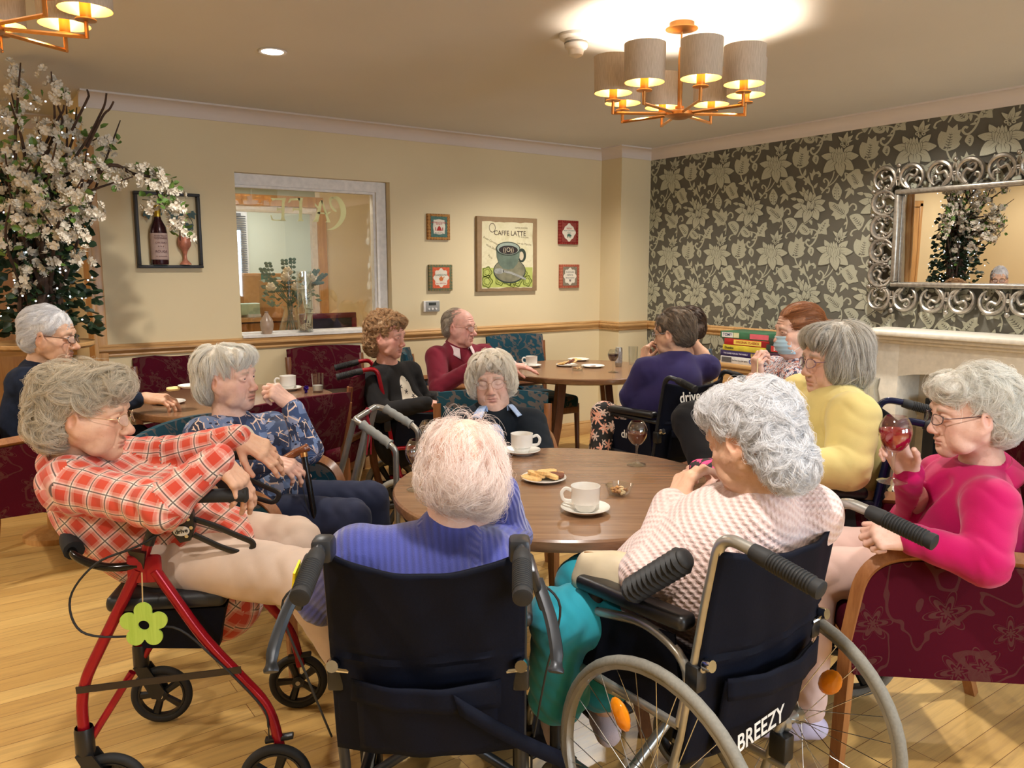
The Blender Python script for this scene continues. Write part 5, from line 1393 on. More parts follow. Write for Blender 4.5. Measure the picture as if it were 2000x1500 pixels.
m=MB(); bx(m,xf-.07,0,YR_-.06,YL+.06,1.045,1.075,.006); bx(m,xf-.045,0,YR_-.035,YL+.035,1.02,1.045,.008); bx(m,xf-.02,0,YR_-.015,YL+.015,1.0,1.02,.006); m.build('mantel_shelf',FM,t)
for a_,b_ in ((OL-.02,YL+.02),(YR_-.02,OR+.02)): m=MB(); bx(m,xf-.02,0,a_,b_,0,.10,.006); m.build('plinth',FM,t)
m=MB(); bx(m,-.06,-.03,OR,OL,.0,.95,0); m.build('recess_back',pm('beige_stone',(196,186,166),.7,bump=.1),t)
m=MB(); bx(m,xf-.12,-.04,OR+.0,OL-.0,.0,.04,.004); m.build('hearth',FM,t)
BL=pm('cast_iron_black',(18,18,19),.45,.3)
m=MB(); ys,ye=.44,-.55
bx(m,-.26,-.05,ye,ys,.04,.12,.006); bx(m,-.26,-.05,ye,ys,.60,.68,.008); bx(m,-.26,-.05,ys-.07,ys,.12,.60,.006); bx(m,-.26,-.05,ye,ye+.07,.12,.60,.006); bx(m,-.09,-.05,ye,ys,.10,.62,0); m.build('stove',BL,t)
m=MB(); m.box((-.285,-.05,.535),(.09,.84,.10),rot=(0,R(-24),0),bev=.008); m.build('stove_hood',pm('dark_iron_grey',(58,58,60),.4,.5),t)
# mirror
t=thing('wall_mirror','large rectangular mirror in a carved silver scroll frame over the fireplace','mirror',(XR-.03,2.28,1.64)); t.rotation_euler=(0,R(-1.2),R(-1.15))
MS=pm('antique_silver_leaf',(160,152,140),.36,.75,var=.25,scale=50)
hw,hh_=.60,.355; ih,iv=.50,.275   # half outer, half inner (measured to scroll centres)
L,Ht=.51,.275
m=MB()
for (a,b,c,e) in ((-L-.03,L+.03,Ht,Ht+.03),(-L-.03,L+.03,-Ht-.03,-Ht),(-L-.03,-L,-Ht,Ht),(L,L+.03,-Ht,Ht)): m.box((-.03,(a+b)/2,(c+e)/2),(.05,b-a,e-c),bev=.010,seg=3)
m.build('inner_frame',MS,t)
m=MB(); m.box((-.005,0,0),(.008,2*L,2*Ht)); 
mm=NT('mirror_glass'); mm.set((.93,.93,.93,1),.0,1.); mm.bump(mm.noise(mm.mapd(mm.co(),(1,3,1)),1.6,0),.10,.006); m.build('mirror_glass',mm.m,t)
def scroll(m,c,ux,uz,s=1.):
    """one open C scroll with an inner S curve and curls; ux points outward"""
    P=lambda a,b: V((-.028,c[0]+ux[0]*a*s+uz[0]*b*s,c[1]+ux[1]*a*s+uz[1]*b*s))
    r=.072
    C=[P(r*math.cos(q)-.002,r*math.sin(q)) for q in np.linspace(R(-172),R(150),26)]
    m.tube([p+V((-.012*math.sin(k/25*PI),0,0)) for k,p in enumerate(C)],[.010+.010*math.sin(PI*k/25) for k in range(26)],8,flat=.7)
    S=spline([P(-.068,-.02),P(-.03,-.045),P(.012,-.025),P(.002,.012),P(.03,.03),P(.052,.012),P(.04,-.01)],5)
    m.tube(S,[.016-.006*k/(len(S)-1) for k in range(len(S))],8,flat=.8)
    Q=spline([P(-.06,.05),P(-.02,.05),P(-.012,.03),P(-.03,.024)],5); m.tube(Q,[.008]*(len(Q)-1)+[.011],8)
def knot(m,c,ux,uz):
    P=lambda a,b,o=-.04: V((o,c[0]+ux[0]*a+uz[0]*b,c[1]+ux[1]*a+uz[1]*b))
    for s in (-1,1):
        m.tube(spline([P(-.05,s*.006),P(-.02,s*.012),P(-.008,s*.028),P(-.022,s*.034),P(-.03,s*.024)],5),[.006]*20+[.010],8)
        m.tube(spline([P(.055,s*.004),P(.03,s*.010),P(.018,s*.024),P(.03,s*.030)],5),[.006]*15+[.009],8)
    m.tube([P(-.0,-.016),P(-.0,.016)],.008,8); m.tube([P(-.012,-.014),P(-.012,.014)],.006,8)
    m.ell(P(.075,0),(.012,.016,.016),10,8)
N=8
for k in range(N):
    yy=-(L+.105)+ (2*(L+.105))*k/(N-1)
    for sg in (1,-1):
        m=MB(); scroll(m,(yy,sg*(Ht+.105)),(0,sg),(1 if k%2 else -1,0)); m.build('carved_scroll',MS,t)
        if k%2==0 and k<N-1: m=MB(); knot(m,(yy+(2*(L+.105))/(N-1)/2,sg*(Ht+.105)),(0,sg),(1,0)); m.build('carved_knot',MS,t)
NV=5
for k in range(1,NV):
    zz=-(Ht+.105)+2*(Ht+.105)*k/NV
    for sg in (1,-1):
        m=MB(); scroll(m,(sg*(L+.105),zz),(sg,0),(0,1 if k%2 else -1)); m.build('carved_scroll',MS,t)
for k in range(NV):
    zz=-(Ht+.105)+2*(Ht+.105)*(k+.5)/NV
    for sg in (1,-1):
        m=MB(); knot(m,(sg*(L+.105),zz),(sg,0),(0,1)); m.build('carved_knot',MS,t)
# oak cabinet with board games
cabz=.765
t=thing('oak_cabinet','light oak cabinet against the flowered wallpaper carrying the board games','cabinet',(4.84,3.44,0))
m=MB(); bx(m,-.19,.19,-.56,.56,cabz-.03,cabz,.006); bx(m,-.18,.19,-.55,.55,cabz-.06,cabz-.03,.006); m.build('cabinet_top',M_OAKY,t)
m=MB(); bx(m,-.165,.19,-.53,.53,.06,cabz-.06,.003); bx(m,-.175,.19,-.54,.54,0,.08,.004); m.build('carcass',M_OAKY,t)
for k in range(2):
    y=-.265+.53*k; m=MB(); m.box((-.172,y,cabz-.14),(.018,.50,.12),bev=.005); d=m.build('drawer',M_OAKY,t); m=MB(); m.lathe([(0,.022),(.013,.02),(.015,.012),(.006,0)],14,(-.181,y,cabz-.14),(-1,0,0)); m.build('knob',M_BRASS,d)
    m=MB(); m.box((-.172,y,.30),(.018,.50,.40),bev=.005); d=m.build('door',M_OAKZ,t); m=MB(); m.lathe([(0,.022),(.013,.02),(.015,.012),(.006,0)],14,(-.181,y-.2*(1 if k else -1),.36),(-1,0,0)); m.build('knob',M_BRASS,d)
def gamebox(label,y,z,w,h,col,txts,dy=0.,d=.26,x=4.80,rz=0.):
    o=thing('board_game_box',label,'board game',(x,y,z),rz,'board games on the oak cabinet')
    m=MB(); m.box((0,0,h/2),(d,w,h-.001),bev=.0015); m.build('box',pm('game_%d_%d_%d'%col,col,.45,var=.12,scale=20),o)
    for (s,dy,sz,c,bg) in txts:
        if bg:
            m=MB(); m.box((-d/2-.0006,-dy,h*.5),(.001,bg[1],h*.72)); m.build('box_panel',pm('game_%d_%d_%d'%bg[0],bg[0],.45),o)
        if s: text(s,sz,Matrix(((0,0,-1,-d/2-.0014),(-1,0,0,-dy),(0,1,0,h*.5),(0,0,0,1))),pm('ink_%d_%d_%d'%c,c,.6),o,bold=.02)
    return o
W=(235,230,220); z=cabz; YA=3.71; YC=3.27
gamebox('white and blue Connect 4 game box, lowest of the left stack of games',YA-.03,z,.45,.052,(214,210,204),[('Connect 4',.12,.042,(40,70,160),None),('the four in a row game',-.05,.015,(120,116,110),None),('',-.17,.01,W,((90,86,84),.09))])
gamebox('dark blue LUDO game box on top of the white Connect 4 box',YA-.02,z+.052,.44,.042,(46,36,82),[('LUDO',.10,.032,(230,200,60),((60,44,90),.1)),('THE GAME FOR ALL THE FAMILY',-.08,.015,(205,200,215),None),('',.2,.01,W,((40,90,180),.06))])
gamebox('yellow game box between the LUDO box and the red game box',YA-.03,z+.094,.42,.042,(206,186,60),[('Domino',-.15,.024,(60,56,30),None)])
gamebox('red game box with a yellow title strip in the left stack',YA-.03,z+.136,.39,.047,(172,34,34),[('ORIGINAL CLASSICS',.01,.022,(150,60,20),((230,200,90),.24)),('',.17,.01,W,((140,24,28),.07))])
gamebox('green and pink TOMY game box on top of the left stack of games',YA+.0,z+.183,.41,.050,(58,104,72),[('',.14,.01,W,((214,96,108),.16)),('TOMY',-.14,.030,(30,40,90),((226,222,214),.10)),('',-.06,.01,W,((210,205,160),.05))])
gamebox('blue WORDSEARCH game box, lowest of the right stack of games',YC,z,.42,.075,(56,74,140),[('WORDSEARCH',0,.042,(190,120,190),None),('the game of hidden words',0,.0,W,None)][:1],x=4.78)
gamebox('maroon game box lying between the WORDSEARCH box and the SCRABBLE boxes',YC+.0,z+.075,.40,.034,(72,40,60),[('TRIVIA',.09,.022,(170,60,90),None)],x=4.79)
gamebox('dark green SCRABBLE game box, lower of the two',YC+.02,z+.109,.42,.055,(44,58,50),[('SCRABBLE',-.07,.034,(240,232,220),((196,60,54),.2)),('',.13,.01,W,((220,176,120),.07))],x=4.79)
gamebox('dark green SCRABBLE game box on top of the right stack',YC+.005,z+.164,.40,.046,(52,66,56),[('SCRABBLE',.04,.032,(240,232,220),((204,76,66),.22))],x=4.79)
o=gamebox('small dark red game box standing between the two stacks of games',3.46,z,.06,.060,(118,22,36),[('Pictograms',0,.012,W,None)],x=4.62,d=.06)
# hurricane lamp glass on the hearth, spare wood stick
t=thing('hurricane_vase','tall clear glass hurricane vase standing left of the fireplace','vase',(4.50,2.64,0))

m=MB(); m.lathe([(.075,.0),(.078,.006),(.02,.03),(.014,.10),(.02,.2),(.014,.30),(.02,.42),(.045,.50),(.075,.58),(.078,.66),(.060,.74),(.068,.80),(.066,.80),(.058,.74),(.075,.66),(.072,.585),(.042,.51),(.0,.505)],36); m.build('glass_bowl',GLS,t)
m=MB(); m.lathe([(0,.52),(.034,.515),(.06,.56),(.06,.60),(0,.605)],24); m.build('white_pebbles',pm('white_pebbles',(206,200,188),.7,bump=.5,bd=.01,scale=60),t)
# ---------------------------------------------------------------- wheelchairs in use
WC7,f7=wheelchair('black attendant wheelchair seen from behind holding the woman in the blue-violet sweater',(.80,1.43,0),facing((.58,.815)),big=False,levers=True,frame=M_DKM,w=.39,back_z=.42,hh=.925,sag=.06)
BRZ,bfn=wheelchair('silver wheelchair lettered BREEZY with large spoked wheels and grey tyres',(1.44,1.11,0),facing((-.03,1.)),logo=('BREEZY',.36,.135,.05,5),w=.42,hh=.925,hl=.13,back_z=.385)
wheelchair('black wheelchair lettered drive holding the person in the purple top',(3.13,2.87,0),facing((0,1)),logo=('drive',.30,.86,.075,0),sidelogo='drive',frame=M_DKM,big=False,w=.42,hl=.10)
wheelchair('red framed transport wheelchair holding the woman in the black cardigan',(2.05,4.08,0),facing((.93,-.37)),frame=M_REDM,big=False,w=.42,hl=.12)
wheelchair('navy framed wheelchair holding the woman in the yellow sweater',(2.63,1.57,0),facing((-.6,.8)),frame=M_BLUEM,big=False,w=.44,hh=.965,guard=M_NYL2)
m=MB(); a_,b_=f7(.66,.36)+V((0,-.05,0)),V((.285,-.05,.41))
def strap(u,v): p=a_.lerp(b_,u); return p+V((.012*(v-.5),-.012*math.sin(PI*u),-.045*(v-.5)+.0*u))
m.grid(strap,12,2); o_=m.build('loose_strap',M_NYL,WC7); md=o_.modifiers.new('s','SOLIDIFY'); md.thickness=.003
# ---------------------------------------------------------------- red rollator (local x along its length, y across)
RZ=math.atan2(-.456,.89); RO=(.515,.2+2.13,0)
t=thing('rollator','red four-wheeled rollator with black seat and drive brake handle','rollator',RO,RZ)
for s in (-1,1):
    y=s*.235; m=MB()
    m.tube(rounded([(-.06,y,.69),(-.155,y,.505),(-.222,y,.375),(-.221,y,.20)],.07),.0145,12)
    m.tube(rounded([(-.02,y,.685),(.09,y,.49),(.25,y,.285),(.272,y,.16)],.07),.0145,12)
    m.box((-.045,y,.69),(.085,.020,.075),bev=.018); f=m.build('side_frame',M_REDM,t)
    m=MB(); m.tube([(-.215,y*.97,.22),(-.10,y*.9,.40)],.010,10); m.build('strut',M_REDM,f)
    m=MB(); m.box((-.022,y+s*.014,.392),(.41,.004,.018),rot=(0,R(-3.6),0)); m.build('spreader_bar',pm('dark_bronze_bar',(52,44,38),.4,.4),f)
    m=MB(); m.tube(rounded([(-.055,y,.69),(-.02,y,.79),(.012,y,.855),(.06,y,.872),(.10,y,.872)],.05),.0125,12); p=m.build('handle_post',M_REDM,t)
    m=MB(); m.tube([(-.032,y,.755),(-.004,y,.83)],.0145,10); m.lathe([(0,0),(.034,.002),(.03,.012),(.012,.05),(0,.052)],3,(-.05,y-.02*0,.742),(0,0,-1)); m.build('height_sleeve',M_BLK,p)
    m=MB(); m.tube([(.045,y,.873),(.10,y,.876),(.215,y,.874)],[.018,.0175,.0185],14); m.box((.213,y,.874),(.012,.034,.036),bev=.006); m.build('grip',M_RUB,p)
    m=MB(); m.prism([(.035,.865),(.082,.86),(.088,.80),(.075,.765),(.05,.76),(.03,.79)],.022,Matrix(((1,0,0,0),(0,0,s,y-s*.004),(0,1,0,0),(0,0,0,1))))
    b=m.build('brake_housing',M_BLK,p,ang=30)
    ys=y+s*.0195
    m=MB(); m.prism(ring(.056,.792,.020,.013,24),.0015,Matrix(((1,0,0,0),(0,0,-1,ys-.0008 if s<0 else ys+.0015),(0,1,0,0),(0,0,0,1)))); m.build('logo_badge',pm('badge_silver',(200,196,186),.4),b)
    if s<0: text('drive',.0155,Matrix(((1,0,0,.056),(0,0,-1,ys-.0028),(0,1,0,.7915),(0,0,0,1)))@Matrix.Rotation(R(10),4,'Z'),pm('ink_black',(20,20,20),.5),b,bold=.02)
    for q in ((.074,.822),(.080,.800),(.068,.778)): m=MB(); m.lathe([(0,.003),(.005,.003),(.0055,0)],6,(q[0],ys,q[1]),(0,s,0)); m.build('hex_bolt',M_CHR,b)
    m=MB(); m.tube(rounded([(.085,y,.815),(.135,y,.795),(.19,y,.765),(.232,y,.745),(.212,y,.712),(.15,y,.735),(.08,y,.775)],.022),.0062,8,flat=1.3); m.build('brake_lever',M_BLK,b)
    m=MB(); m.tube(spline([(.03,y,.80),(-.05,y+s*.03,.76),(-.15,y+s*.03,.72),(-.22,y+s*.02,.63),(-.20,y+s*.02,.54),(-.10,y+s*.01,.515),(.02,y+s*.016,.535),(.12,y+s*.016,.44),(.23,y+s*.016,.30),(.245,y+s*.012,.235)],6),.003,6); m.build('brake_cable',M_RUB,p)
    m=MB(); m.tube([(.245,y+s*.012,.24),(.245,y+s*.01,.20)],.002,6); m.box((.27,y,.195),(.075,.022,.012),rot=(0,R(-6),0),bev=.003); m.build('brake_shoe',M_BLK,f)
    # wheels
    m=MB(); m.lathe([(.022,.27),(.024,.262),(.024,.20),(.02,.19),(0,.19)],16,(-.221,y,0)); m.prism([(-.24,.20),(-.198,.20),(-.15,.115),(-.163,.088),(-.19,.092)],.007,Matrix(((1,0,0,0),(0,0,1,y+.016),(0,1,0,0),(0,0,0,1)))); m.prism([(-.24,.20),(-.198,.20),(-.15,.115),(-.163,.088),(-.19,.092)],.007,Matrix(((1,0,0,0),(0,0,1,y-.023),(0,1,0,0),(0,0,0,1)))); m.build('caster_fork',M_BLK,t)
    wheel(t,'caster_wheel',(-.165,y,.095),.095,.026,M_RUB,M_BLK,5,ax=(0,s,0))
    wheel(t,'rear_wheel',(.26,y+s*.022,.095),.095,.026,M_RUB,M_BLK,5,ax=(0,s,0))
m=MB(); m.box((-.005,0,.588),(.30,.44,.045),bev=.018,seg=3); m.build('padded_seat',pm('black_seat_vinyl',(26,27,30),.45),t)
m=MB(); vs=[(-.13,-.2,.56),(.14,-.2,.56),(.11,-.17,.43),(-.08,-.17,.445),(-.13,.2,.56),(.14,.2,.56),(.11,.17,.43),(-.08,.17,.445)]
m.add(vs,[[0,1,5,4],[3,2,1,0],[7,4,5,6],[0,4,7,3],[1,2,6,5],[3,7,6,2]]); m.build('carry_bag',M_NYL,t)
m=MB(); m.tube([(-.05,-.1,.43),(-.02,0,.40),(.0,.03,.36)],.004,6); m.build('bag_strap',M_NYL,t)
m=MB(); m.tube(spline([(-.06,-.235,.70),(-.14,-.235,.70),(-.22,-.20,.72),(-.27,-.10,.735),(-.285,0,.74),(-.27,.10,.735),(-.22,.20,.72),(-.14,.235,.70),(-.06,.235,.70)],6),.011,10); br=m.build('back_bar',pm('black_chrome_tube',(40,38,36),.12,.7),t)
m=MB(); m.tube(spline([(-.235,-.17,.725),(-.27,-.10,.737),(-.285,0,.742),(-.27,.10,.737),(-.235,.17,.725)],6),.026,12); m.build('back_pad',pm('black_foam',(20,20,21),.85,bump=.2),br)
tw=thing('wooden_flower_tag','lime green wooden flower tag hanging by a string from the red rollator','tag',(RO[0]+.89*-.045-.456*.268,RO[1]-.456*-.045-.89*.268,.553),RZ-R(4))
ro=.057; PT=lambda a:.50+.50*abs(math.cos(2.5*(a-PI/2)))**.55
P=[(.0+ro*(PT(a))*math.cos(a)*1.06,ro*(PT(a))*math.sin(a)*1.06) for a in np.linspace(0,2*PI,90,endpoint=False)]
H=[(.014*math.cos(a),.013*math.sin(a)) for a in np.linspace(0,2*PI,90,endpoint=False)]
m=MB()
for k in range(90):
    j=(k+1)%90; a,b,c,d=P[k],P[j],H[j],H[k]
    for yy,fl in ((-.003,0),(.003,1)):
        q=[V((p[0],yy,p[1])) for p in (a,b,c,d)]; m.quad(*(q if not fl else q[::-1]))
    m.quad(V((b[0],-.003,b[1])),V((a[0],-.003,a[1])),V((a[0],.003,a[1])),V((b[0],.003,b[1]))); m.quad(V((d[0],-.003,d[1])),V((c[0],-.003,c[1])),V((c[0],.003,c[1])),V((d[0],.003,d[1])))
m.build('flower_disc',woodmat('lime_stained_wood',(150,178,62),(176,200,86),2,'Z',.5),tw,ang=30)
m=MB(); m.tube([(0,0,.05),(.002,.004,.138)],.0016,5); m.build('string',pm('twine',(190,160,110),.9),tw)
# ---------------------------------------------------------------- grey walking frame
t=thing('zimmer_walker','silver walking frame with grey handgrips between the tables','walking frame',(1.5,3.02,0))
o=V((1.5,3.02,0)); A=lambda px,py,d: at(px,py,d)-o
d0,d1=3.22,3.5
fl=lambda p,q,: q
def leg(p,q): # extend line p->q down to the floor
    s=(p.z-.03)/(p.z-q.z); return p+(q-p)*s
c0,c1=A(692,820,d0+.03),A(733,794,d1-.02)
n1,n2=A(773,880,d0-.05),A(776,1022,d0-.02); g0,g1=A(707,829,d0),A(762,868,d0-.05)
f1,f2=A(817,842,d1-.07),A(819,1000,d1-.04); h0,h1=A(752,798,d1-.02),A(803,829,d1-.06)
m=MB(); m.tube(rounded([leg(f1,f2),f1,h1,h0,c1,c0,g0,g1,n1,leg(n1,n2)],.045,6),.0125,12); fr=m.build('frame',M_SIL,t)
for (a,b,q) in ((c0,A(664,927,d0+.06),'leg'),(g0+(g1-g0)*.15,A(679,988,d0+.0),'leg'),(c1,A(700,930,d1+.05),'leg')):
    m=MB(); m.tube([a,leg(a,b)],.0125,12); l=m.build(q,M_SIL,t); e=leg(a,b); m=MB(); m.lathe([(0,-.03),(.02,-.03),(.02,-.02),(.016,.03),(0,.03)],14,e); m.build('rubber_ferrule',M_RUB,l)
for l in (leg(f1,f2),leg(n1,n2)): m=MB(); m.lathe([(0,-.03),(.02,-.03),(.02,-.02),(.016,.03),(0,.03)],14,l); m.build('rubber_ferrule',M_RUB,fr)
for a,b in ((g0,g1),(h0,h1)): m=MB(); m.tube([a+(b-a)*u for u in np.linspace(.0,1.,13)],[.0215 if k in(0,12) else .0185+.0018*math.sin(k*2.2) for k in range(13)],14); m.build('handgrip',pm('grey_foam_grip',(138,140,138),.7),t)
m=MB(); q=c0+(c1-c0)*.6; m.tube([q+V((.0,.0,.016)),q+V((.016,0,0)),q-V((0,0,.016)),q-V((.016,0,0))],.005,6,closed=True)
for k in range(2): m.tube([q-V((0,0,.015)),q+V((.006+.012*k,.004,-.09)),q+V((-.008+.02*k,.0,-.19))],[.005,.004,.003],4)
m.build('red_ribbon',pm('red_ribbon',(150,20,40),.5),t)
# ---------------------------------------------------------------- crockery and glasses
CH=pm('white_china',(236,233,226),.18,var=.02,Coat_Weight=.3)
def saucer(label,p,r=.073,cat='saucer'):
    t=thing(cat if cat!='side plate' else 'side_plate',label,cat,p); m=MB()
    m.lathe([(0,.003),(r*.5,.003),(r*.55,.0),(r*.6,.003),(r*.95,.014),(r,.017),(r*.99,.019),(r*.6,.008),(r*.42,.006),(r*.40,.0045),(0,.0045)],48); m.build('dish',CH,t); return t
def cup(label,p,rz=0.,s=1.,coffee=True):
    t=thing('coffee_cup',label,'cup',p,rz); m=MB()
    m.lathe([(0,.003),(.02*s,.003),(.021*s,.0),(.025*s,.0),(.028*s,.006),(.031*s,.012),(.0315*s,.020),(.0385*s,.024),(.0395*s,.03),(.0405*s,.068*s),(.041*s,.070*s),(.0395*s,.070*s),(.0375*s,.03),(.03*s,.012),(0,.010)],48); b=m.build('cup_body',CH,t)
    m=MB(); m.tube(spline([(.039*s,0,.060),(.055*s,0,.066),(.066*s,0,.052),(.060*s,0,.032),(.039*s,0,.028)],6),.0042,8,flat=1.3); m.build('handle',CH,t)
    if coffee: m=MB(); m.lathe([(0,.034),(.0382*s,.034)],32); m.build('coffee',pm('milky_coffee',(150,104,70),.15),t)
    return t
T1=.7402
def on(px,py,z=T1): return atz(px,py,z)
sp=on(1143,1000); saucer('white saucer nearest the nut bowl on the front table',sp); cup('white coffee cup nearest the nut bowl, handle to the left',sp+V((0,0,.006)),R(145),1.06)
sp=on(1019,886); saucer('white saucer at the far edge of the front table',sp); cup('white coffee cup at the far edge of the front table, handle to the right',sp+V((0,0,.006)),R(-35),1.06)
sp=on(1038,717); saucer('white saucer at the left edge of the far table',sp); cup('white coffee cup at the left edge of the far table',sp+V((0,0,.006)),R(160),1.06)
sp=on(563,762); saucer('white saucer beside the purple foil on the left table',sp,.078); cup('wide white coffee cup on the left table under the window',sp+V((0,0,.006)),R(150),1.15)
sp=on(932,942); saucer('white saucer half hidden by the head of the woman in blue-violet',sp); cup('white coffee cup almost hidden behind the head of the woman in blue-violet',sp+V((0,0,.006)),R(-30),1.)
def plate(label,p,r=.075):
    t=thing('small_plate',label,'plate',p); m=MB(); m.lathe([(0,.002),(r*.6,.002),(r*.64,0),(r*.7,.002),(r*.97,.010),(r,.0125),(r*.985,.0145),(r*.7,.006),(r*.6,.0045),(0,.0045)],48); m.build('dish',CH,t); return t
def glassw(label,p,s=1.,wine=(110,18,22),fill=.55,z0=0.):
    """stemmed wine glass with wine"""
    t=thing('wine_glass',label,'wine glass',p); rb,h=.034*s,.145*s
    bowl=lambda u: (rb*(math.sin(PI*min(1,(.10+u*.72))) **.8), .068*s+ .077*s*u)
    m=MB(); m.lathe([(0,.001),(.030*s,.001),(.031*s,.003),(.012*s,.008),(.005*s,.014),(.0038*s,.03),(.0038*s,.055*s),(.006*s,.066*s)]+[bowl(u) for u in np.linspace(.04,1,14)]+[(bowl(u)[0]-.0012,bowl(u)[1]) for u in np.linspace(1,.06,13)],40); m.build('glass',GLS,t)
    if wine:
        us=np.linspace(.07,fill,8); m=MB(); m.lathe([(0,bowl(.06)[1])]+[(bowl(u)[0]-.0018,bowl(u)[1]) for u in us]+[(0,bowl(fill)[1])],36)
        w=NT('wine_%d_%d'%wine[:2]); w.set(srgb(wine),.03); tp=w.n('ShaderNodeBsdfTransparent'); tp.inputs[0].default_value=srgb(wine); ms=w.n('ShaderNodeMixShader'); ms.inputs[0].default_value=.5; w.l(w.b.outputs[0],ms.inputs[1]); w.l(tp.outputs[0],ms.inputs[2]); w.l(ms.outputs[0],w.o.inputs[0]); m.build('wine',_mc.setdefault('w%d'%wine[0],w.m),t)
    return t
glassw('half full glass of amber red wine on the far side of the front table',on(1243,908),1.12,(120,36,22),.50)
glassw('red wine glass behind the left side of the head of the woman in blue-violet',on(816,957),1.15,(110,18,26),.45)
glassw('empty looking stemmed glass behind the other wine glass on the left of the front table',on(838,905),1.1,None)
glassw('dark red wine glass on the far table beside the silver can',on(1197,727),1.1,(70,8,16),.62)
BIS=pm('biscuit_golden',(222,180,118),.75,var=.2,scale=120,bump=.25); BIC=pm('chocolate_biscuit',(110,62,40),.7,var=.3,scale=150,bump=.3)
def biscuit(label,p,rot,L=.06,w=.026,mat=BIS,round_=False,grp='biscuits on the plate at the front table'):
    o=MB(); o.X=M4((0,0,0),rot)
    if round_: o.lathe([(0,0),(w-.002,0),(w,.003),(w-.002,.007),(0,.008)],24)
    else:
        Q=[(math.copysign(abs(math.cos(a))**.6,math.cos(a))*L/2*(1+.03*math.sin(9*a)),math.copysign(abs(math.sin(a))**.7,math.sin(a))*w/2*(1+.04*math.sin(11*a))) for a in np.linspace(0,2*PI,36,endpoint=False)]
        o.prism(Q,.010)
    o=o.build('biscuit',mat,None,ang=50); o.location=p; return setp(o,label,'biscuit',grp)
bp=on(1062,938); plate('white plate of shortbread biscuits in the middle of the front table',bp,.077)
u=V((.815,-.579,0)); f=V((.579,.815,0))
for k,(a,b,z,r,mt,rd) in enumerate(((-.045,.02,.008,R(-10),BIS,0),(-.02,.032,.010,R(-40),BIS,0),(.012,.028,.018,R(-20),BIS,0),(.036,.026,.012,R(-60),BIS,0),(-.025,-.006,.018,R(-75),BIS,0),(-.042,-.022,.008,R(-55),BIS,0),(-.005,-.016,.024,R(-85),BIS,0),(.020,-.016,.016,R(-80),BIS,0),(.040,-.002,.014,R(-42),BIC,0))):
    biscuit('shortbread finger lying in the heap on the plate' if mt==BIS else 'brown chocolate biscuit at the right edge of the biscuit plate',bp+u*a+f*b+V((0,0,z)),(R(8*((k*7)%3-1)),R(6*((k*5)%3-1)),r),.068 if mt==BIS else .058,.026 if mt==BIS else .034,mt)
bw=on(1209,966); t=thing('glass_nut_bowl','small square glass bowl of nuts on the front table','bowl',bw,R(20))
m=MB(); sq=lambda r,z,e=4: [(r*math.copysign(abs(math.cos(a))**(2/e),math.cos(a)),r*math.copysign(abs(math.sin(a))**(2/e),math.sin(a)),z) for a in np.linspace(0,2*PI,40,endpoint=False)]
rows=[sq(.026,.0),sq(.028,.002),sq(.039,.034),sq(.037,.034),sq(.026,.005),sq(.002,.004)]
vs=[p for r in rows for p in r]; fs=[[i*40+k,i*40+(k+1)%40,(i+1)*40+(k+1)%40,(i+1)*40+k] for i in range(5) for k in range(40)]; m.add(vs,fs); m.build('glass_bowl',GLS,t)
rn=random.Random(5); nm=[pm('nut_almond',(196,142,82),.5,var=.25,scale=200),pm('nut_cashew',(226,196,146),.5,var=.15),pm('nut_brown',(150,96,52),.5,var=.25)]
def nuts(c,n,rx,lab,grp):
    for k in range(n):
        a=rn.uniform(0,6.28); r=rx*math.sqrt(rn.random()); z=.010+.016*rn.random()*(1-r/rx*.5)
        m=MB(); m.X=M4((0,0,0),(rn.uniform(-.6,.6),rn.uniform(-.6,.6),rn.uniform(0,6.3))); m.ell((0,0,0),(.0085,.0048,.0042),10,6); o=m.build('nut',nm[k%3]); o.location=c+V((r*math.cos(a),r*math.sin(a),z)); setp(o,lab,'nut',grp)
nuts(bw,34,.025,'shelled nut in the glass bowl on the front table','nuts in the front bowl')
# far table
fp=on(1107,715); plate('white plate of round biscuits on the far table',fp,.08)
for k in range(6): biscuit('round biscuit in the overlapping row on the far table plate',fp+u*(-.045+.02*k)+f*.01+V((0,0,.008+.006*k)),(R(-30),R(10),k*.4),.05,.030,BIS if k in(0,1,2,5) else BIC,True,'biscuits on the far table')
fp=on(1130,704); plate('white plate of orange crumbs at the back of the far table',fp,.085); m=MB()
for k in range(14): m.ell((rn.uniform(-.035,.035),rn.uniform(-.02,.02),.008),(.010,.007,.004),8,5)
o=m.build('crisps',pm('orange_crisps',(232,180,90),.6),None); o.location=fp; setp(o,'small heap of orange crisps on the back plate','crisps',None,'stuff')
fp=on(1158,717); plate('nearly empty white plate right of the biscuits on the far table',fp,.085); m=MB(); m.ell((0,0,.008),(.03,.008,.004),10,6); o=m.build('chocolate_piece',BIC); o.location=fp; setp(o,'dark chocolate piece left on the nearly empty plate','chocolate')
fp=on(1128,723); t=thing('glass_nut_bowl','small glass bowl of nuts in front of the plates on the far table','bowl',fp); m=MB(); m.lathe([(0,0),(.036,0),(.045,.032),(.043,.032),(.034,.004),(0,.004)],28); m.build('glass_bowl',GLS,t); nuts(fp,18,.030,'shelled nut in the glass bowl on the far table','nuts in the far bowl')
fp=on(1208,716); t=thing('drinks_can','slim silver drinks can beside the dark red wine glass','can',fp); m=MB(); m.lathe([(0,.002),(.022,.002),(.026,.010),(.0265,.012),(.0265,.128),(.0235,.138),(.0235,.141),(.022,.138),(0,.137)],32); m.build('can_body',M_SIL,t); m=MB(); m.lathe([(.0268,.03),(.0268,.11)],32); m.build('printed_sleeve',pm('can_print',(170,172,176),.35,.4,var=.4,scale=60),t)
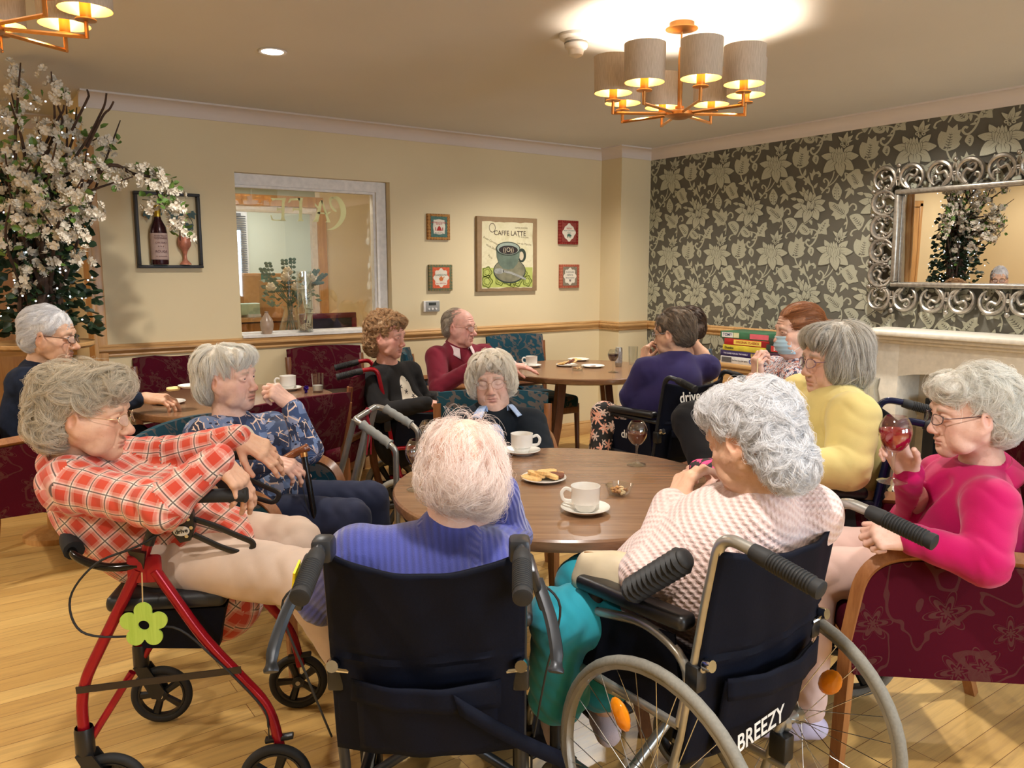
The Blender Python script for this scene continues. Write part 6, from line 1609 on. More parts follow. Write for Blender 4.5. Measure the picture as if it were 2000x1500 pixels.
def tumbler(label,p,r=.032,h=.14,milk=0.):
    t=thing('glass_tumbler',label,'glass',p); m=MB(); m.lathe([(0,.001),(r*.86,.001),(r,h),(r-.0016,h),(r*.84,.012),(0,.012)],32); m.build('glass',GLS,t)
    if milk: m=MB(); m.lathe([(0,.0125),(r*.83,.0125),(r*.86,milk),(0,milk)],28); m.build('milk',pm('milk',(232,228,218),.3),t)
tumbler('tall empty glass tumbler at the right end of the far table',on(1236,712),.036,.135)
tumbler('glass tumbler with a little milk on the left table',on(621,766),.034,.11,.040)
# left table
lp=on(330,788); plate('white plate overhanging the left edge of the left table',lp,.085)
m=MB()
for k in range(9):
    a=rn.uniform(0,6.28); m.X=M4((0,0,.012+.003*k),(rn.uniform(-1,1),rn.uniform(-1,1),a)); m.box((0,0,0),(.030,.018,.003),bev=.001)
o=m.build('sweet_wrapper',pm('purple_foil',(70,40,150),.2,.8)); o.location=on(598,768); setp(o,'crumpled purple foil sweet wrapper beside the cup','wrapper')
t=thing('small_glass','small glass with a gold rim behind the white haired woman','glass',on(392,775)); m=MB(); m.lathe([(0,.001),(.024,.001),(.03,.05),(.0285,.05),(.022,.004),(0,.004)],24); m.build('glass',GLS,t); m=MB(); m.lathe([(0,.004),(.022,.004),(.024,.02),(0,.02)],20); m.build('amber_drink',pm('amber_drink',(190,140,60),.1),t)
# ---------------------------------------------------------------- handbag on the lap of the woman in the knitted cardigan, cane
hb=at(1200,1108,1.86); t=thing('handbag','cream leather handbag on the lap of the woman in the pink knitted cardigan','handbag',(hb.x,hb.y,hb.z-.06),R(-58))
LE=pm('cream_leather',(206,190,160),.45,var=.12,scale=14,bump=.35,bd=.004); s=Sdf(); s.ell((0,0,.04),(.095,.045,.052),k=.02); s.cap((-.075,0,.015),(.075,0,.015),.035,.035,k=.03); s.cap((-.07,0,.07),(.07,0,.07),.02,.02,k=.03)
v,fc=s.mesh(.005,1); v=v+vnorm(v,fc)*(.004*snoise(v*np.array((1,1,.4)),45,3))[:,None]; arr_mesh('bag_body',v,fc,LE,t)
m=MB(); m.tube([(-.075,-.004,.088),(0,-.006,.096),(.075,-.004,.088)],.003,6); m.build('zip',M_BRASS,t)
m=MB(); m.tube(spline([(.05,-.05,.07),(.055,-.075,.10),(.085,-.075,.09),(.09,-.06,.02)],6),.012,4,flat=.3); m.lathe([(0,.004),(.006,.003),(.006,0)],10,(.07,-.085,.07),(0,-1,0)); m.build('strap',LE,t)
q=at(1262,1135,1.74); t=thing('drawstring_pouch','black drawstring pouch hanging at the front of the silver wheelchair','bag',at(1165,1205,1.86)); s=Sdf(); s.ell((0,0,0),(.045,.04,.06),k=.02); s.cap((0,0,.04),(0,0,.08),.018,.03,k=.02); v,fc=s.mesh(.004,1); v=v+vnorm(v,fc)*(.005*snoise(v*np.array((1,1,.3)),70,3))[:,None]; arr_mesh('pouch_body',v,fc,M_NYL2,t)
m=MB(); m.tube([(-.012,0,.06),(0,.02,.064),(.012,0,.06),(0,-.02,.064)],.003,6,closed=True); m.build('drawstring',M_RUB,t)
m=MB(); a_,b_=V((-.245,.13,.735)),V((-.225,-.02,.86)); NN=50
m.tube([a_+(b_-a_)*(k/NN) for k in range(NN+1)],[(.027+.004*math.sin(k*1.57))*min(1,.5+.2*k,.5+.2*(NN-k)) for k in range(NN+1)],14); m.build('ribbed_arm_cushion',M_NYL2,BRZ)
t=thing('walking_stick','black walking stick with a curved wooden handle held by the woman in blue','walking stick',(0,0,0))
a,b=at(592,880,2.76),at(612,995,2.74); dr=(b-a).normalized(); e=a+dr*((a.z-.015)/-dr.z)
m=MB(); m.tube([a,e],[.0115,.009],12); m.build('shaft',pm('black_lacquer',(16,15,16),.2),t)
m=MB(); m.tube(spline([at(538,912,2.74),at(552,900,2.745),at(575,886,2.76),at(592,878,2.76),at(600,874,2.77)],5),[.012]*5+[.0145]*14+[.016]*2,10); m.build('handle',woodmat('cherry_handle',(92,44,20),(140,76,36),3,'X',.25,6,.5),t)
m=MB(); m.tube([a+dr*.006,a+dr*.022],.0135,12); m.build('brass_collar',M_BRASS,t)
m=MB(); m.lathe([(0,-.012),(.014,-.012),(.012,.02),(0,.02)],12,e); m.build('rubber_tip',M_RUB,t)
m=MB(); m.tube(spline([a+dr*.05,a+dr*.10+V((-.02,0,-.02)),a+dr*.2+V((-.015,0,-.03))],5),.0015,5); m.build('wrist_cord',M_RUB,t)
# ---------------------------------------------------------------- window sill and the office beyond
sy=YB+.03; SZ=wz0+.012
t=thing('bud_vase','small taupe pottery bud vase at the left end of the window sill','vase',(aty(522,650,sy).x,sy,SZ)); m=MB(); m.lathe([(0,0),(.028,0),(.040,.03),(.045,.06),(.038,.095),(.018,.125),(.011,.14),(.014,.15),(.011,.15),(.007,.138),(0,.10)],32); m.build('pottery_body',pm('taupe_glaze',(172,148,128),.25),t)
cx=aty(597,640,sy).x; t=thing('cylinder_vase','tall clear cylinder vase with calla lilies and pebbles on the sill','vase',(cx,sy,SZ)); r,h=.050,.415
m=MB(); m.lathe([(0,.0),(r,.0),(r*.97,h),(r*.97-.003,h),(r-.003,.012),(0,.012)],40); m.build('glass_cylinder',GLS,t)
m=MB()
for k in range(60): a=rn.uniform(0,6.28); q=(r-.012)*math.sqrt(rn.random()); m.ell((q*math.cos(a),q*math.sin(a),.018+rn.random()*.038),(.010,.008,.006),8,5)
p=m.build('pebbles',pm('cream_pebbles',(206,184,154),.5,var=.3,scale=50),t); p['kind']='stuff'
LI=pm('lily_cream',(232,228,196),.5,var=.06); 
for k,(dx,dz,sc_,an) in enumerate(((.005,.375,1.2,.5),(-.015,.30,1.1,-.1),(.0,.225,1.1,.3),(.012,.165,1.1,.35),(.026,.135,1.1,.0))):
    m=MB(); m.X=Matrix.Translation((dx,-.012,dz-.075*sc_))@Matrix.Rotation(an*.5,4,'Y')
    m.lathe([(.004,0),(.007,.02*sc_),(.012,.045*sc_),(.022,.065*sc_),(.033,.075*sc_),(.036,.074*sc_)],18); m.tube([(0,0,.02*sc_),(0,0,.055*sc_)],.003,6); m.tube([(0,0,0),(-dx*.5,.0,-.06)],.0035,6); m.build('calla_lily',LI,t)
# roses in the room behind the glass
bx_=aty(568,640,YB+.42); t=thing('rose_bouquet','bouquet of cream roses and eucalyptus in a glass vase behind the pane','flowers',(bx_.x,YB+.42,.98))
m=MB(); m.lathe([(0,0),(.085,0),(.088,.02),(.05,.14),(.045,.17),(.06,.20),(.058,.20),(.042,.17),(.047,.14),(.08,.02),(0,.01)],32); m.build('glass_vase',GLS,t)
RO_=pm('rose_cream',(238,218,186),.6,var=.08); GR=pm('rose_leaf_green',(58,84,56),.5,var=.25,scale=40); EU=pm('eucalyptus_green',(92,116,100),.6,var=.2)
def rose(m,c,s):
    for k in range(14):
        a=k*2.4; rr=s*(.25+.05*k)*1.0; q=c+V((math.cos(a)*rr*.55,math.sin(a)*rr*.55,s*(.35-.045*k)))
        m.ell(q,(s*.42,s*.14,s*.40),8,6,Matrix.Rotation(a+PI/2,3,'Z')@Matrix.Rotation(R(18+2.2*k),3,'X'))
for q in ((-.17,-.10,.34),(-.075,-.14,.41),(-.03,-.06,.45),(.0,-.14,.34),(.06,-.12,.42),(.12,-.12,.40),(.05,-.15,.32)): m=MB(); rose(m,V(q),.052); m.build('rose',RO_,t)
m=MB(); st_=MB()
for k in range(150):
    a=rn.uniform(0,6.28); r_=rn.uniform(.03,.19); z=rn.uniform(.2,.40)-.2*max(0,r_-.12); d=V((math.cos(a),math.sin(a),rn.uniform(-.4,.6))); c=V((math.cos(a)*r_,math.sin(a)*r_*.6,z)); s_=rn.uniform(.03,.055); n=d.orthogonal().normalized()*s_*.36
    m.add([c,c+d*s_*.5+n,c+d*s_,c+d*s_*.5-n],[[0,1,2,3]])
lf=m.build('rose_leaves',GR,t,smooth=False)
m=MB()
for (ex,ez) in ((-.20,.46),(-.16,.50),(.20,.45),(.17,.42),(.02,.53),(-.04,.52),(.26,.42),(.23,.36)):
    P_=spline([(0,0,.2),(ex*.6,0,.33),(ex,-.02,ez)],6); st_.tube(P_,.0022,5)
    for k in range(5,len(P_)):
        for sd in (-1,1): m.ell(P_[k]+V((sd*.014,-.01,.008)),(.015,.004,.012),7,5)
m.build('eucalyptus',EU,t)
for k in range(9): a=k*.7; st_.tube([(math.cos(a)*.04,math.sin(a)*.03,.02),(math.cos(a+2)*.02,math.sin(a+2)*.02,.2),(math.cos(a)*.1,math.sin(a)*.05,.36)],.003,5)
st_.build('stems',GR,t)
t=thing('hall_table','narrow table behind the glass that carries the rose bouquet','table',(bx_.x,YB+.42,0)); m=MB(); m.box((0,0,.96),(.9,.30,.03),bev=.004); m.build('table_top',M_OAK,t)
for sx in (-.4,.4):
    for sy_ in (-.11,.11): m=MB(); m.box((sx,sy_,.475),(.04,.04,.945)); m.build('leg',M_OAKZ,t)
# office furniture
q=aty(640,625,6.5); t=thing('office_chair_back','maroon framed chair back with black mesh panel beyond the glass','chair',(q.x,6.5,0)); m=MB()
zt=aty(640,612,6.5).z; 
for (cx_,cz,a,b) in ((0,zt-.02,.52,.045),(0,zt-.40,.52,.05),(-.24,zt-.21,.045,.34),(.24,zt-.21,.045,.34)): m.box((cx_,0,cz),(a,.03,b),bev=.006)
m.build('frame',M_REDV,t); m=MB(); m.box((0,0,zt-.21),(.44,.012,.34)); m.build('mesh_panel',M_NYL2,t); 
for sx in (-.22,.22): m=MB(); m.box((sx,.0,(zt-.42)/2),(.04,.04,zt-.42)); m.build('leg',M_REDV,t)
q=aty(505,617,8.2); t=thing('office_desk','wooden desk covered with papers in the office beyond the glass','desk',(q.x-.1,8.25,0)); zd=q.z; m=MB(); m.box((0,0,zd-.02),(1.5,.7,.04),bev=.004); m.build('desk_top',M_OAK,t); m=MB(); m.box((.2,.1,zd*.5-.03),(.9,.5,zd-.08)); m.build('pedestal',M_OAKZ,t); m=MB(); m.box((-.68,0,zd*.5-.03),(.05,.6,zd-.05)); m.build('leg',M_OAKZ,t)
def cb(name,label,px,py,Y,w,h,d,mt,rz=0,cat='box'):
    p=aty(px,py,Y); m=MB(); m.box((0,0,h/2),(w,d,h),bev=.004); o=m.build(name,mt); o.location=p; o.rotation_euler=(0,0,rz); o['label']=label; o['category']=cat; return o
CB=pm('cardboard',(190,144,96),.8,var=.08); PA=pm('paper_stack',(222,222,214),.7)
cb('paper_stack','stack of white papers on the office desk beyond the glass',520,617,8.15,.50,.03,.30,PA,.1,'papers')
cb('label_box','pale green carton on the office desk beyond the glass',487,614,8.1,.24,.11,.2,pm('pale_green_carton',(176,196,166),.6),.1)
cb('blue_folder','blue folder lying on the pale green carton',486,600.5,8.1,.22,.02,.18,pm('pale_blue_folder',(150,180,190),.5),.1,'folder')
b1=cb('cardboard_box','open cardboard box with a teal tape strip beyond the desk',505,570,8.7,.42,.20,.3,CB); m=MB(); m.box((.02,-.152,.1),(.07,.003,.2)); m.build('teal_tape',pm('teal_tape',(40,130,130),.5),b1)
cb('cardboard_box','plain upright cardboard box at the left of the office desk',486,596,8.6,.17,.32,.25,CB)
cb('cardboard_box','large cardboard box standing right of the office desk',553,618,7.9,.34,.36,.3,CB,.2)
t=thing('desk_chair','black office chair behind the office desk','chair',(aty(515,590,8.9).x,8.9,0)); m=MB(); m.box((0,0,.80),(.5,.1,.55),bev=.05); m.build('backrest',M_NYL2,t); m=MB(); m.box((0,-.22,.46),(.5,.46,.1),bev=.04); m.build('seat',M_NYL2,t); m=MB(); m.tube([(0,-.2,.42),(0,-.2,.08)],.03,10); m.lathe([(0,.06),(.28,.04),(.28,.0),(0,.0)],5,(0,-.2,0)); m.build('base',M_BLK,t)
# ---------------------------------------------------------------- artificial blossom tree
rt=random.Random(12)
tx,ty=.42,4.88; t=thing('blossom_tree','artificial white blossom tree with twisted vine trunk and fairy lights','tree',(tx,ty,0))
BARK=pm('twisted_bark',(70,50,38),.85,var=.35,scale=30,bump=.5,bd=.004); O3=V((tx,ty,0))
pt=lambda px,py,d: at(px,py,d)-O3
def dl(px): return 4.22
m=MB(); base=V((0,0,0))
SZ0=at(45,668,4.22).z+.003
for k in range(30):
    a=rt.uniform(0,6.28); r0=.10*math.sqrt(rt.random()); tw_=rt.uniform(-1.5,1.5)
    P_=[]
    for i in range(9):
        u=i/8; aa=a+tw_*u+.3*math.sin(4*u+k); rr=r0*(1+.5*u)+.015*math.sin(9*u+k); P_.append(V((rr*math.cos(aa)-.02*u+.02*math.sin(5*u),rr*math.sin(aa),SZ0+(1.87-SZ0)*u)))
    m.tube(spline(P_,3),[.012*(1-.4*j/24) for j in range(25)],6)
for k in range(3):
    P_=[V((.05*math.cos(k*2.1+3*u),.05*math.sin(k*2.1+3*u),.0+SZ0+(1.95-SZ0)*u)) for u in np.linspace(0,1,12)]; m.tube(spline(P_,3),[.035*(1-.45*j/33) for j in range(34)],8)
m.build('trunk',BARK,t)
br=MB(); tips=[]
def branch(P_,r0,r1=.003):
    S=spline(P_,5); br.tube(S,[r0+(r1-r0)*i/(len(S)-1) for i in range(len(S))],6); return S
ends=[]
top=V((0,0,1.7))
for (px,py,dd) in ((40,120,-.25),(100,140,-.2),(20,200,-.4),(70,230,0),(130,190,.1),(10,300,-.3),(60,320,-.3),(150,210,.1),(200,230,.15),(235,235,.2),(170,290,-.1),(210,330,.1),(260,345,.1),(20,400,-.4),(90,380,-.35),(140,400,-.3),(160,350,-.3),(20,170,.3),(110,280,-.4),(-40,250,-.2),(-60,160,0),(-50,360,-.1),(190,270,.25),(100,440,-.3),(50,460,-.3)):
    e=pt(px,py,4.15+dd); st0=V((rt.uniform(-.06,.06),rt.uniform(-.06,.06),rt.uniform(1.1,1.85)))
    if e.z+O3.z>2.40: e.z=2.40-O3.z
    md=(st0+e)/2+V((rt.uniform(-.08,.08),rt.uniform(-.08,.08),rt.uniform(-.02,.12)))
    if md.z>2.38: md.z=2.38
    S=branch([st0,md,e],.012); ends.append(S)
# the long branch arching over the framed bottle
S=branch([V((.05,0,1.6)),pt(200,330,4.25),pt(262,340,4.35),pt(310,352,4.42),pt(345,395,4.44),pt(352,470,4.46)],.012); ends.append(S[8:]); ends.append(S[14:])
S=branch([pt(262,340,4.35),pt(300,362,4.38),pt(312,400,4.4)],.006); ends.append(S)
for (px,py,qx,qy) in ((120,245,112,205),(195,225,208,182),(200,228,222,198),(170,195,170,175),(115,230,125,205)):
    branch([pt(px-30,py+60,4.15),pt(px,py,4.2),pt((px+qx)/2+3,(py+qy)/2,4.2),pt(qx,qy,4.2)],.007,.005)
br.build('branches',BARK,t)
LV=pm('blossom_leaf_green',(96,128,56),.5,var=.3,scale=30); IVY=pm('ivy_leaf_dark_green',(34,56,34),.45,var=.35,scale=30)
pm1=pm('blossom_petal_white',(232,222,204),.7,var=.05)
lf=MB(); fl=MB(); li=MB(); iv=MB(); cnt=0
def leaf(mb,c,d,s,wd=.36):
    d=d.normalized(); n=d.orthogonal().normalized(); n.rotate(__import__('mathutils').Quaternion(d,rt.uniform(0,6.28))); b=d.cross(n)*s*.10
    mb.add([c,c+d*s*.35+n*s*wd-b,c+d*s*.7+n*s*wd*.8-b,c+d*s,c+d*s*.7-n*s*wd*.8-b,c+d*s*.35-n*s*wd-b,c+d*s*.5+b*.4],[[0,1,6],[1,2,6],[2,3,6],[3,4,6],[4,5,6],[5,0,6]])
CL=[]
def blossom(mb,c,nv,s):
    nv=nv.normalized(); x=nv.orthogonal().normalized(); y=nv.cross(x)
    for rI in range(2):
        for k in range(5):
            a=k*2*PI/5+rI*.63+rt.uniform(-.15,.15); d=x*math.cos(a)+y*math.sin(a); e=d.cross(nv); l=s*(1-.35*rI); up_=nv*(.35+.6*rI)*s
            mb.add([c,c+d*l*.5+e*l*.36+up_*.35,c+d*l*.95+e*l*.28+up_*.75,c+d*l+up_*.62,c+d*l*.95-e*l*.28+up_*.75,c+d*l*.5-e*l*.36+up_*.35],[[0,1,2,3,4,5]])
def cluster(c,n,s):
    mb=MB()
    for k in range(n):
        d=V((rt.gauss(0,1),rt.gauss(0,1),rt.gauss(0,1))).normalized(); q=c+d*s*rt.uniform(.25,1.); 
        if q.z+O3.z>2.42: q.z=2.42-O3.z
        blossom(mb,q,d+V((0,-.5,.1)),rt.uniform(.020,.028))
    return mb
for S in ends:
    n=len(S)
    for i in range(max(2,n//4),n,3):
        CL.append(S[i]+V((rt.uniform(-.03,.03),rt.uniform(-.04,.02),rt.uniform(-.03,.03))))
        for k in range(5): leaf(lf,S[i]+V((rt.uniform(-.05,.05),rt.uniform(-.05,.05),rt.uniform(-.05,.05))),V((rt.uniform(-1,1),rt.uniform(-1,.3),rt.uniform(-.6,1))),rt.uniform(.03,.055))
for (px,py) in ((30,430),(160,420),(70,470),(120,430),(110,470),(140,520),(55,545),(20,330),(60,400),(150,460),(80,520),(20,250),(60,280),(110,330),(150,330),(90,250),(40,360),(125,365),(165,500),(20,450),(130,300),(170,370),(180,410),(35,400),(60,200),(20,140),(95,150)): CL.append(pt(px,py,3.98+rt.uniform(-.1,.3)))
CL.sort(key=lambda p:p.y); rest=MB()
for i,c in enumerate(CL):
    mb=cluster(c,rt.randint(7,10),.060)
    if i<96: mb.build('blossom_cluster',pm1,t,smooth=False)
    else: b=len(rest.v); rest.v+=mb.v; rest.f+=[[b+j for j in f_] for f_ in mb.f]; rest.m+=mb.m
if rest.v: o=rest.build('blossoms',pm1,t,smooth=False); o['kind']='stuff'
for k in range(620):
    u=rt.random(); a=rt.uniform(0,6.28); r=rt.uniform(.06,.26)*(1-.2*u); c=V((r*math.cos(a)+.03,r*math.sin(a),SZ0+.04+.80*u)); leaf(iv,c,V((math.cos(a),math.sin(a)-.4,rt.uniform(-.8,.3))),rt.uniform(.04,.07),.42)
for k in range(30): a=rt.uniform(0,6.28); r=rt.uniform(.2,.28); leaf(iv,V((r*math.cos(a)-.1,r*math.sin(a),rt.uniform(1.0,1.5))),V((math.cos(a),-.3,-.3)),.05,.42)
for k in range(110):
    u=rt.random(); a=rt.uniform(0,6.28); r=rt.uniform(.1,.30); li.ell(V((r*math.cos(a),r*math.sin(a),SZ0+.05+1.2*u)),(.0045,.0045,.0045),6,4)
lf.build('leaves',LV,t,smooth=False); iv.build('ivy_foliage',IVY,t,smooth=False); o=li.build('fairy_lights',emit('fairy_light',(.85,.92,1,1),6.),t); o['kind']='stuff'
# oak side counter and bottle behind the man in the fleece
t=thing('pedestal_table','round light oak pedestal table carrying the blossom tree behind the man in the fleece','table',(tx,ty,0)); z=SZ0-.002
m=MB(); m.lathe([(0,z-.03),(.235,z-.03),(.25,z-.018),(.25,z-.004),(.246,z),(0,z)],48); m.build('table_top',M_OAK,t); m=MB(); m.lathe([(0,0),(.17,0),(.17,.03),(.05,.05),(.04,.5),(.05,z-.03),(0,z-.03)],28); m.build('pedestal',M_OAKZ,t)
# ---------------------------------------------------------------- clothes
def C(r,f,u): return V((r*_fy+f*_fx,-r*_fx+f*_fy,u))
def cloth(name,col,rough=.85,var=.12,scale=9,weave=700,bump=.25,sheen=None):
    t=NT(name); co=t.co(); c=srgb(col); n=t.noise(co,scale,3)
    t.set(t.ramp(n,[(.3,tuple(x*(1-var) for x in c[:3])),(.7,tuple(min(1,x*(1+var)) for x in c[:3]))]),rough)
    if sheen is None: sheen=min(.2,.02+max(c[:3])*.5)
    t.b.inputs['Specular IOR Level'].default_value=.2; t.b.inputs['Sheen Weight'].default_value=sheen; t.b.inputs['Sheen Roughness'].default_value=.5
    t.bump(t.noise(co,weave,2),bump,.0012); return t.m
def knit(name,col,su=260,sv=150,bump=.6,d=.003,mode='rib',col2=None):
    t=NT(name); uv=t.co('UV'); x=t.xyz(uv); c=srgb(col)
    a=t.math('SINE',t.math('MULTIPLY',x[0],float(su))); b=t.math('SINE',t.math('ADD',t.math('MULTIPLY',x[1],float(sv)),t.math('MULTIPLY',a,.35)))
    if mode=='rib': h=t.math('ADD',t.math('MULTIPLY',a,.8),t.math('MULTIPLY',b,.15))
    else: h=t.math('ADD',t.math('MULTIPLY',b,.7),t.math('MULTIPLY',t.math('MULTIPLY',a,b),.4))
    n=t.noise(t.co(),420,3); h=t.math('ADD',h,t.math('MULTIPLY',n,.9))
    f=t.math('ADD',t.math('MULTIPLY',h,.16),.42)
    k=col2 and srgb(col2) or tuple(v*.72 for v in c[:3])+(1,)
    t.set(t.ramp(f,[(.25,k),(.6,c)]),.9); t.b.inputs['Sheen Weight'].default_value=.35
    t.bump(h,bump,d); return t.m
def plaid():
    t=NT('orange_plaid_cotton'); x=t.xyz(t.co('UV')); out=[]
    P=.052
    for i in (0,1):
        f=t.math('FRACT',t.math('MULTIPLY',x[i],1/P)); d=t.math('ABSOLUTE',t.math('SUBTRACT',f,.5))
        wb=t.ramp(d,[(.0,(.95,.95,.95)),(.07,(.95,.95,.95)),(.13,(.42,.42,.42)),(.20,(.34,.34,.34)),(.23,(.5,.5,.5)),(.26,(0,0,0))])
        bl=t.ramp(d,[(.0,(1,1,1)),(.022,(1,1,1)),(.040,(0,0,0))]); out.append((wb,bl))
    n=t.noise(t.co(),5,2)
    base=t.ramp(n,[(.3,srgb((206,72,38))),(.7,srgb((188,52,38)))])
    w=t.math('ADD',t.math('MULTIPLY',t.xyz(out[0][0])[0],.5),t.math('MULTIPLY',t.xyz(out[1][0])[0],.5)); 
    c=t.mix(t.math('MULTIPLY',w,1.05),base,srgb((238,220,204)))
    b=t.math('MAXIMUM',t.xyz(out[0][1])[0],t.xyz(out[1][1])[0]); c=t.mix(t.math('MULTIPLY',b,.86),c,srgb((46,36,38)))
    t.set(c,.85); t.b.inputs['Sheen Weight'].default_value=.2; t.bump(t.noise(t.co(),800,2),.2,.001); return t.m
def patch_shirt():
    t=NT('blue_patchwork_cotton'); co=t.co('UV'); m=t.mapd(co,(26,26,1)); 
    v=t.n('ShaderNodeTexVoronoi',distance='CHEBYCHEV',voronoi_dimensions='2D'); t.l(m,v.inputs['Vector']); v.inputs['Scale'].default_value=1.; v.inputs['Randomness'].default_value=.9
    r=t.xyz(v.outputs['Color'])
    base=t.ramp(r[0],[(0,srgb((44,58,92))),(.35,srgb((58,78,118))),(.55,srgb((108,128,168))),(.72,srgb((36,44,70))),(.88,srgb((140,148,178)))],'CONSTANT')
    v2=t.n('ShaderNodeTexVoronoi',distance='MANHATTAN',voronoi_dimensions='2D',feature='DISTANCE_TO_EDGE'); t.l(t.mapd(co,(34,19,1),(0,0,.6)),v2.inputs['Vector']); v2.inputs['Scale'].default_value=1.
    ln=t.math('LESS_THAN',v2.outputs['Distance'],.055); n=t.noise(m,.8,2); ln=t.math('MULTIPLY',ln,t.math('GREATER_THAN',n,.5))
    c=t.mix(ln,base,srgb((224,196,176))); v3=t.vor(t.mapd(co,(20,44,1),(0,0,-.5)),1.); c=t.mix(t.math('LESS_THAN',v3,.16),c,srgb((28,34,60)))
    t.set(c,.8); t.bump(t.noise(t.co(),700,2),.2,.001); return t.m
def printed(name,base,cols,sc,thr=.34,lobes=5):
    t=NT(name); co=t.co('UV'); m=t.mapd(co,(sc,sc,1)); c=srgb(base)
    for k,col in enumerate(cols):
        vo=t.n('ShaderNodeTexVoronoi',voronoi_dimensions='2D'); mm=t.mapd(m,(1+.17*k,1+.17*k,1),(0,0,.7*k),(3.1*k,1.7*k,0)); t.l(mm,vo.inputs['Vector']); vo.inputs['Scale'].default_value=1.
        sb=t.n('ShaderNodeVectorMath',operation='SUBTRACT'); t.l(mm,sb.inputs[0]); t.l(vo.outputs['Position'],sb.inputs[1]); q=t.xyz(sb.outputs[0]); cs=t.xyz(vo.outputs['Color'])
        an=t.math('ADD',t.math('ARCTAN2',q[1],q[0]),t.math('MULTIPLY',cs[0],6.28)); e=t.math('ADD',t.math('MULTIPLY',t.math('COSINE',t.math('MULTIPLY',an,float(lobes))),thr*.45),thr*.75)
        c=t.mix(t.math('LESS_THAN',vo.outputs['Distance'],e),c,srgb(col))
    t.set(c,.8); t.bump(t.noise(t.co(),700,2),.2,.001); return t.m
G_=dict
HW=((214,210,202),(246,243,236),(186,180,170)); HB=((206,204,204),(240,240,243),(172,170,170)); HS=((188,178,160),(224,214,196),(138,126,110)); HC=((222,214,202),(248,240,228),(186,176,162))
curly=lambda col,**k: dict(dict(vol=[('e',(0,-.028,.045),(.099,.116,.098)),('e',(0,-.068,-.03),(.088,.066,.072)),('e',(0,.055,.078),(.074,.05,.046))],cut=[((0,.14,-.035),(.088,.088,.098)),((.09,.0,-.03),(.022,.026,.034)),((-.09,.0,-.03),(.022,.026,.034))],col=col,N=480,K=22,len=.078,curl=32,lift=.011,wob=.6,rl=.0095,clump=.5,frizz=.0022,rad=.00034,fly=70,vf=.885),**k)
bob=lambda col,**k: dict(dict(vol=[('e',(0,-.026,.04),(.094,.112,.096)),('e',(0,-.05,-.035),(.090,.080,.075)),('e',(0,.055,.075),(.072,.048,.042)),('e',(.07,.015,-.01),(.026,.05,.06)),('e',(-.07,.015,-.01),(.026,.05,.06))],cut=[((0,.142,-.022),(.084,.086,.100))],col=col,N=420,lenvar=.6,K=22,len=.11,curl=5,lift=.010,wob=.22,rl=.008,clump=.45,frizz=.0016,rad=.00038,shrink=.006,grav=.55,clear=[((0,.137,-.02),(.072,.064,.086))],crown=(0,-.03,.13),flow=(0,.15,-.55,.75),bump=.003,vf=.93),**k)
short=lambda col,**k: dict(dict(vol=[('e',(0,-.020,.038),(.082,.104,.090)),('e',(0,-.055,-.025),(.074,.058,.055))],cut=[((0,.135,-.045),(.084,.084,.105)),((.085,.008,-.035),(.026,.034,.05)),((-.085,.008,-.035),(.026,.034,.05))],col=col,N=360,K=18,len=.05,curl=5,lift=.005,wob=.2,rl=.007,clump=.6,frizz=.001,rad=.0004,crown=(0,.05,.12),flow=(0,-.5,-.25,.7),bump=.002,shrink=.0005,clear=[((0,.125,-.04),(.078,.062,.078))]),**k)
def P(label,**D): return person(label,D)
BLACKT=cloth('black_trouser_cloth',(24,24,28)); NAVYT=cloth('navy_trouser_cloth',(36,42,66)); BEIGET=cloth('beige_trouser_cloth',(198,176,160),.85,.10); SHOE=pm('slipper_grey',(120,112,110),.8); SHOEB=pm('black_shoe',(24,22,22),.5)
def legs(pel,d,w=.10,L=.43,sp=.0,z=.56,an=.10,kick=.06,drop=.0):
    """hips, knees and ankles of a person seated facing d"""
    d=V((d[0],d[1],0)).normalized(); r=V((d.y,-d.x,0)); p=V(pel)
    o={}
    for q,s in (('L',-1),('R',1)):
        o['hip'+q]=p+r*s*.085; k=V((p.x,p.y,0))+d*L+r*s*(w+sp)+V((0,0,z-drop)); o['kn'+q]=k; o['an'+q]=V((k.x,k.y,an))+d*kick
    return o
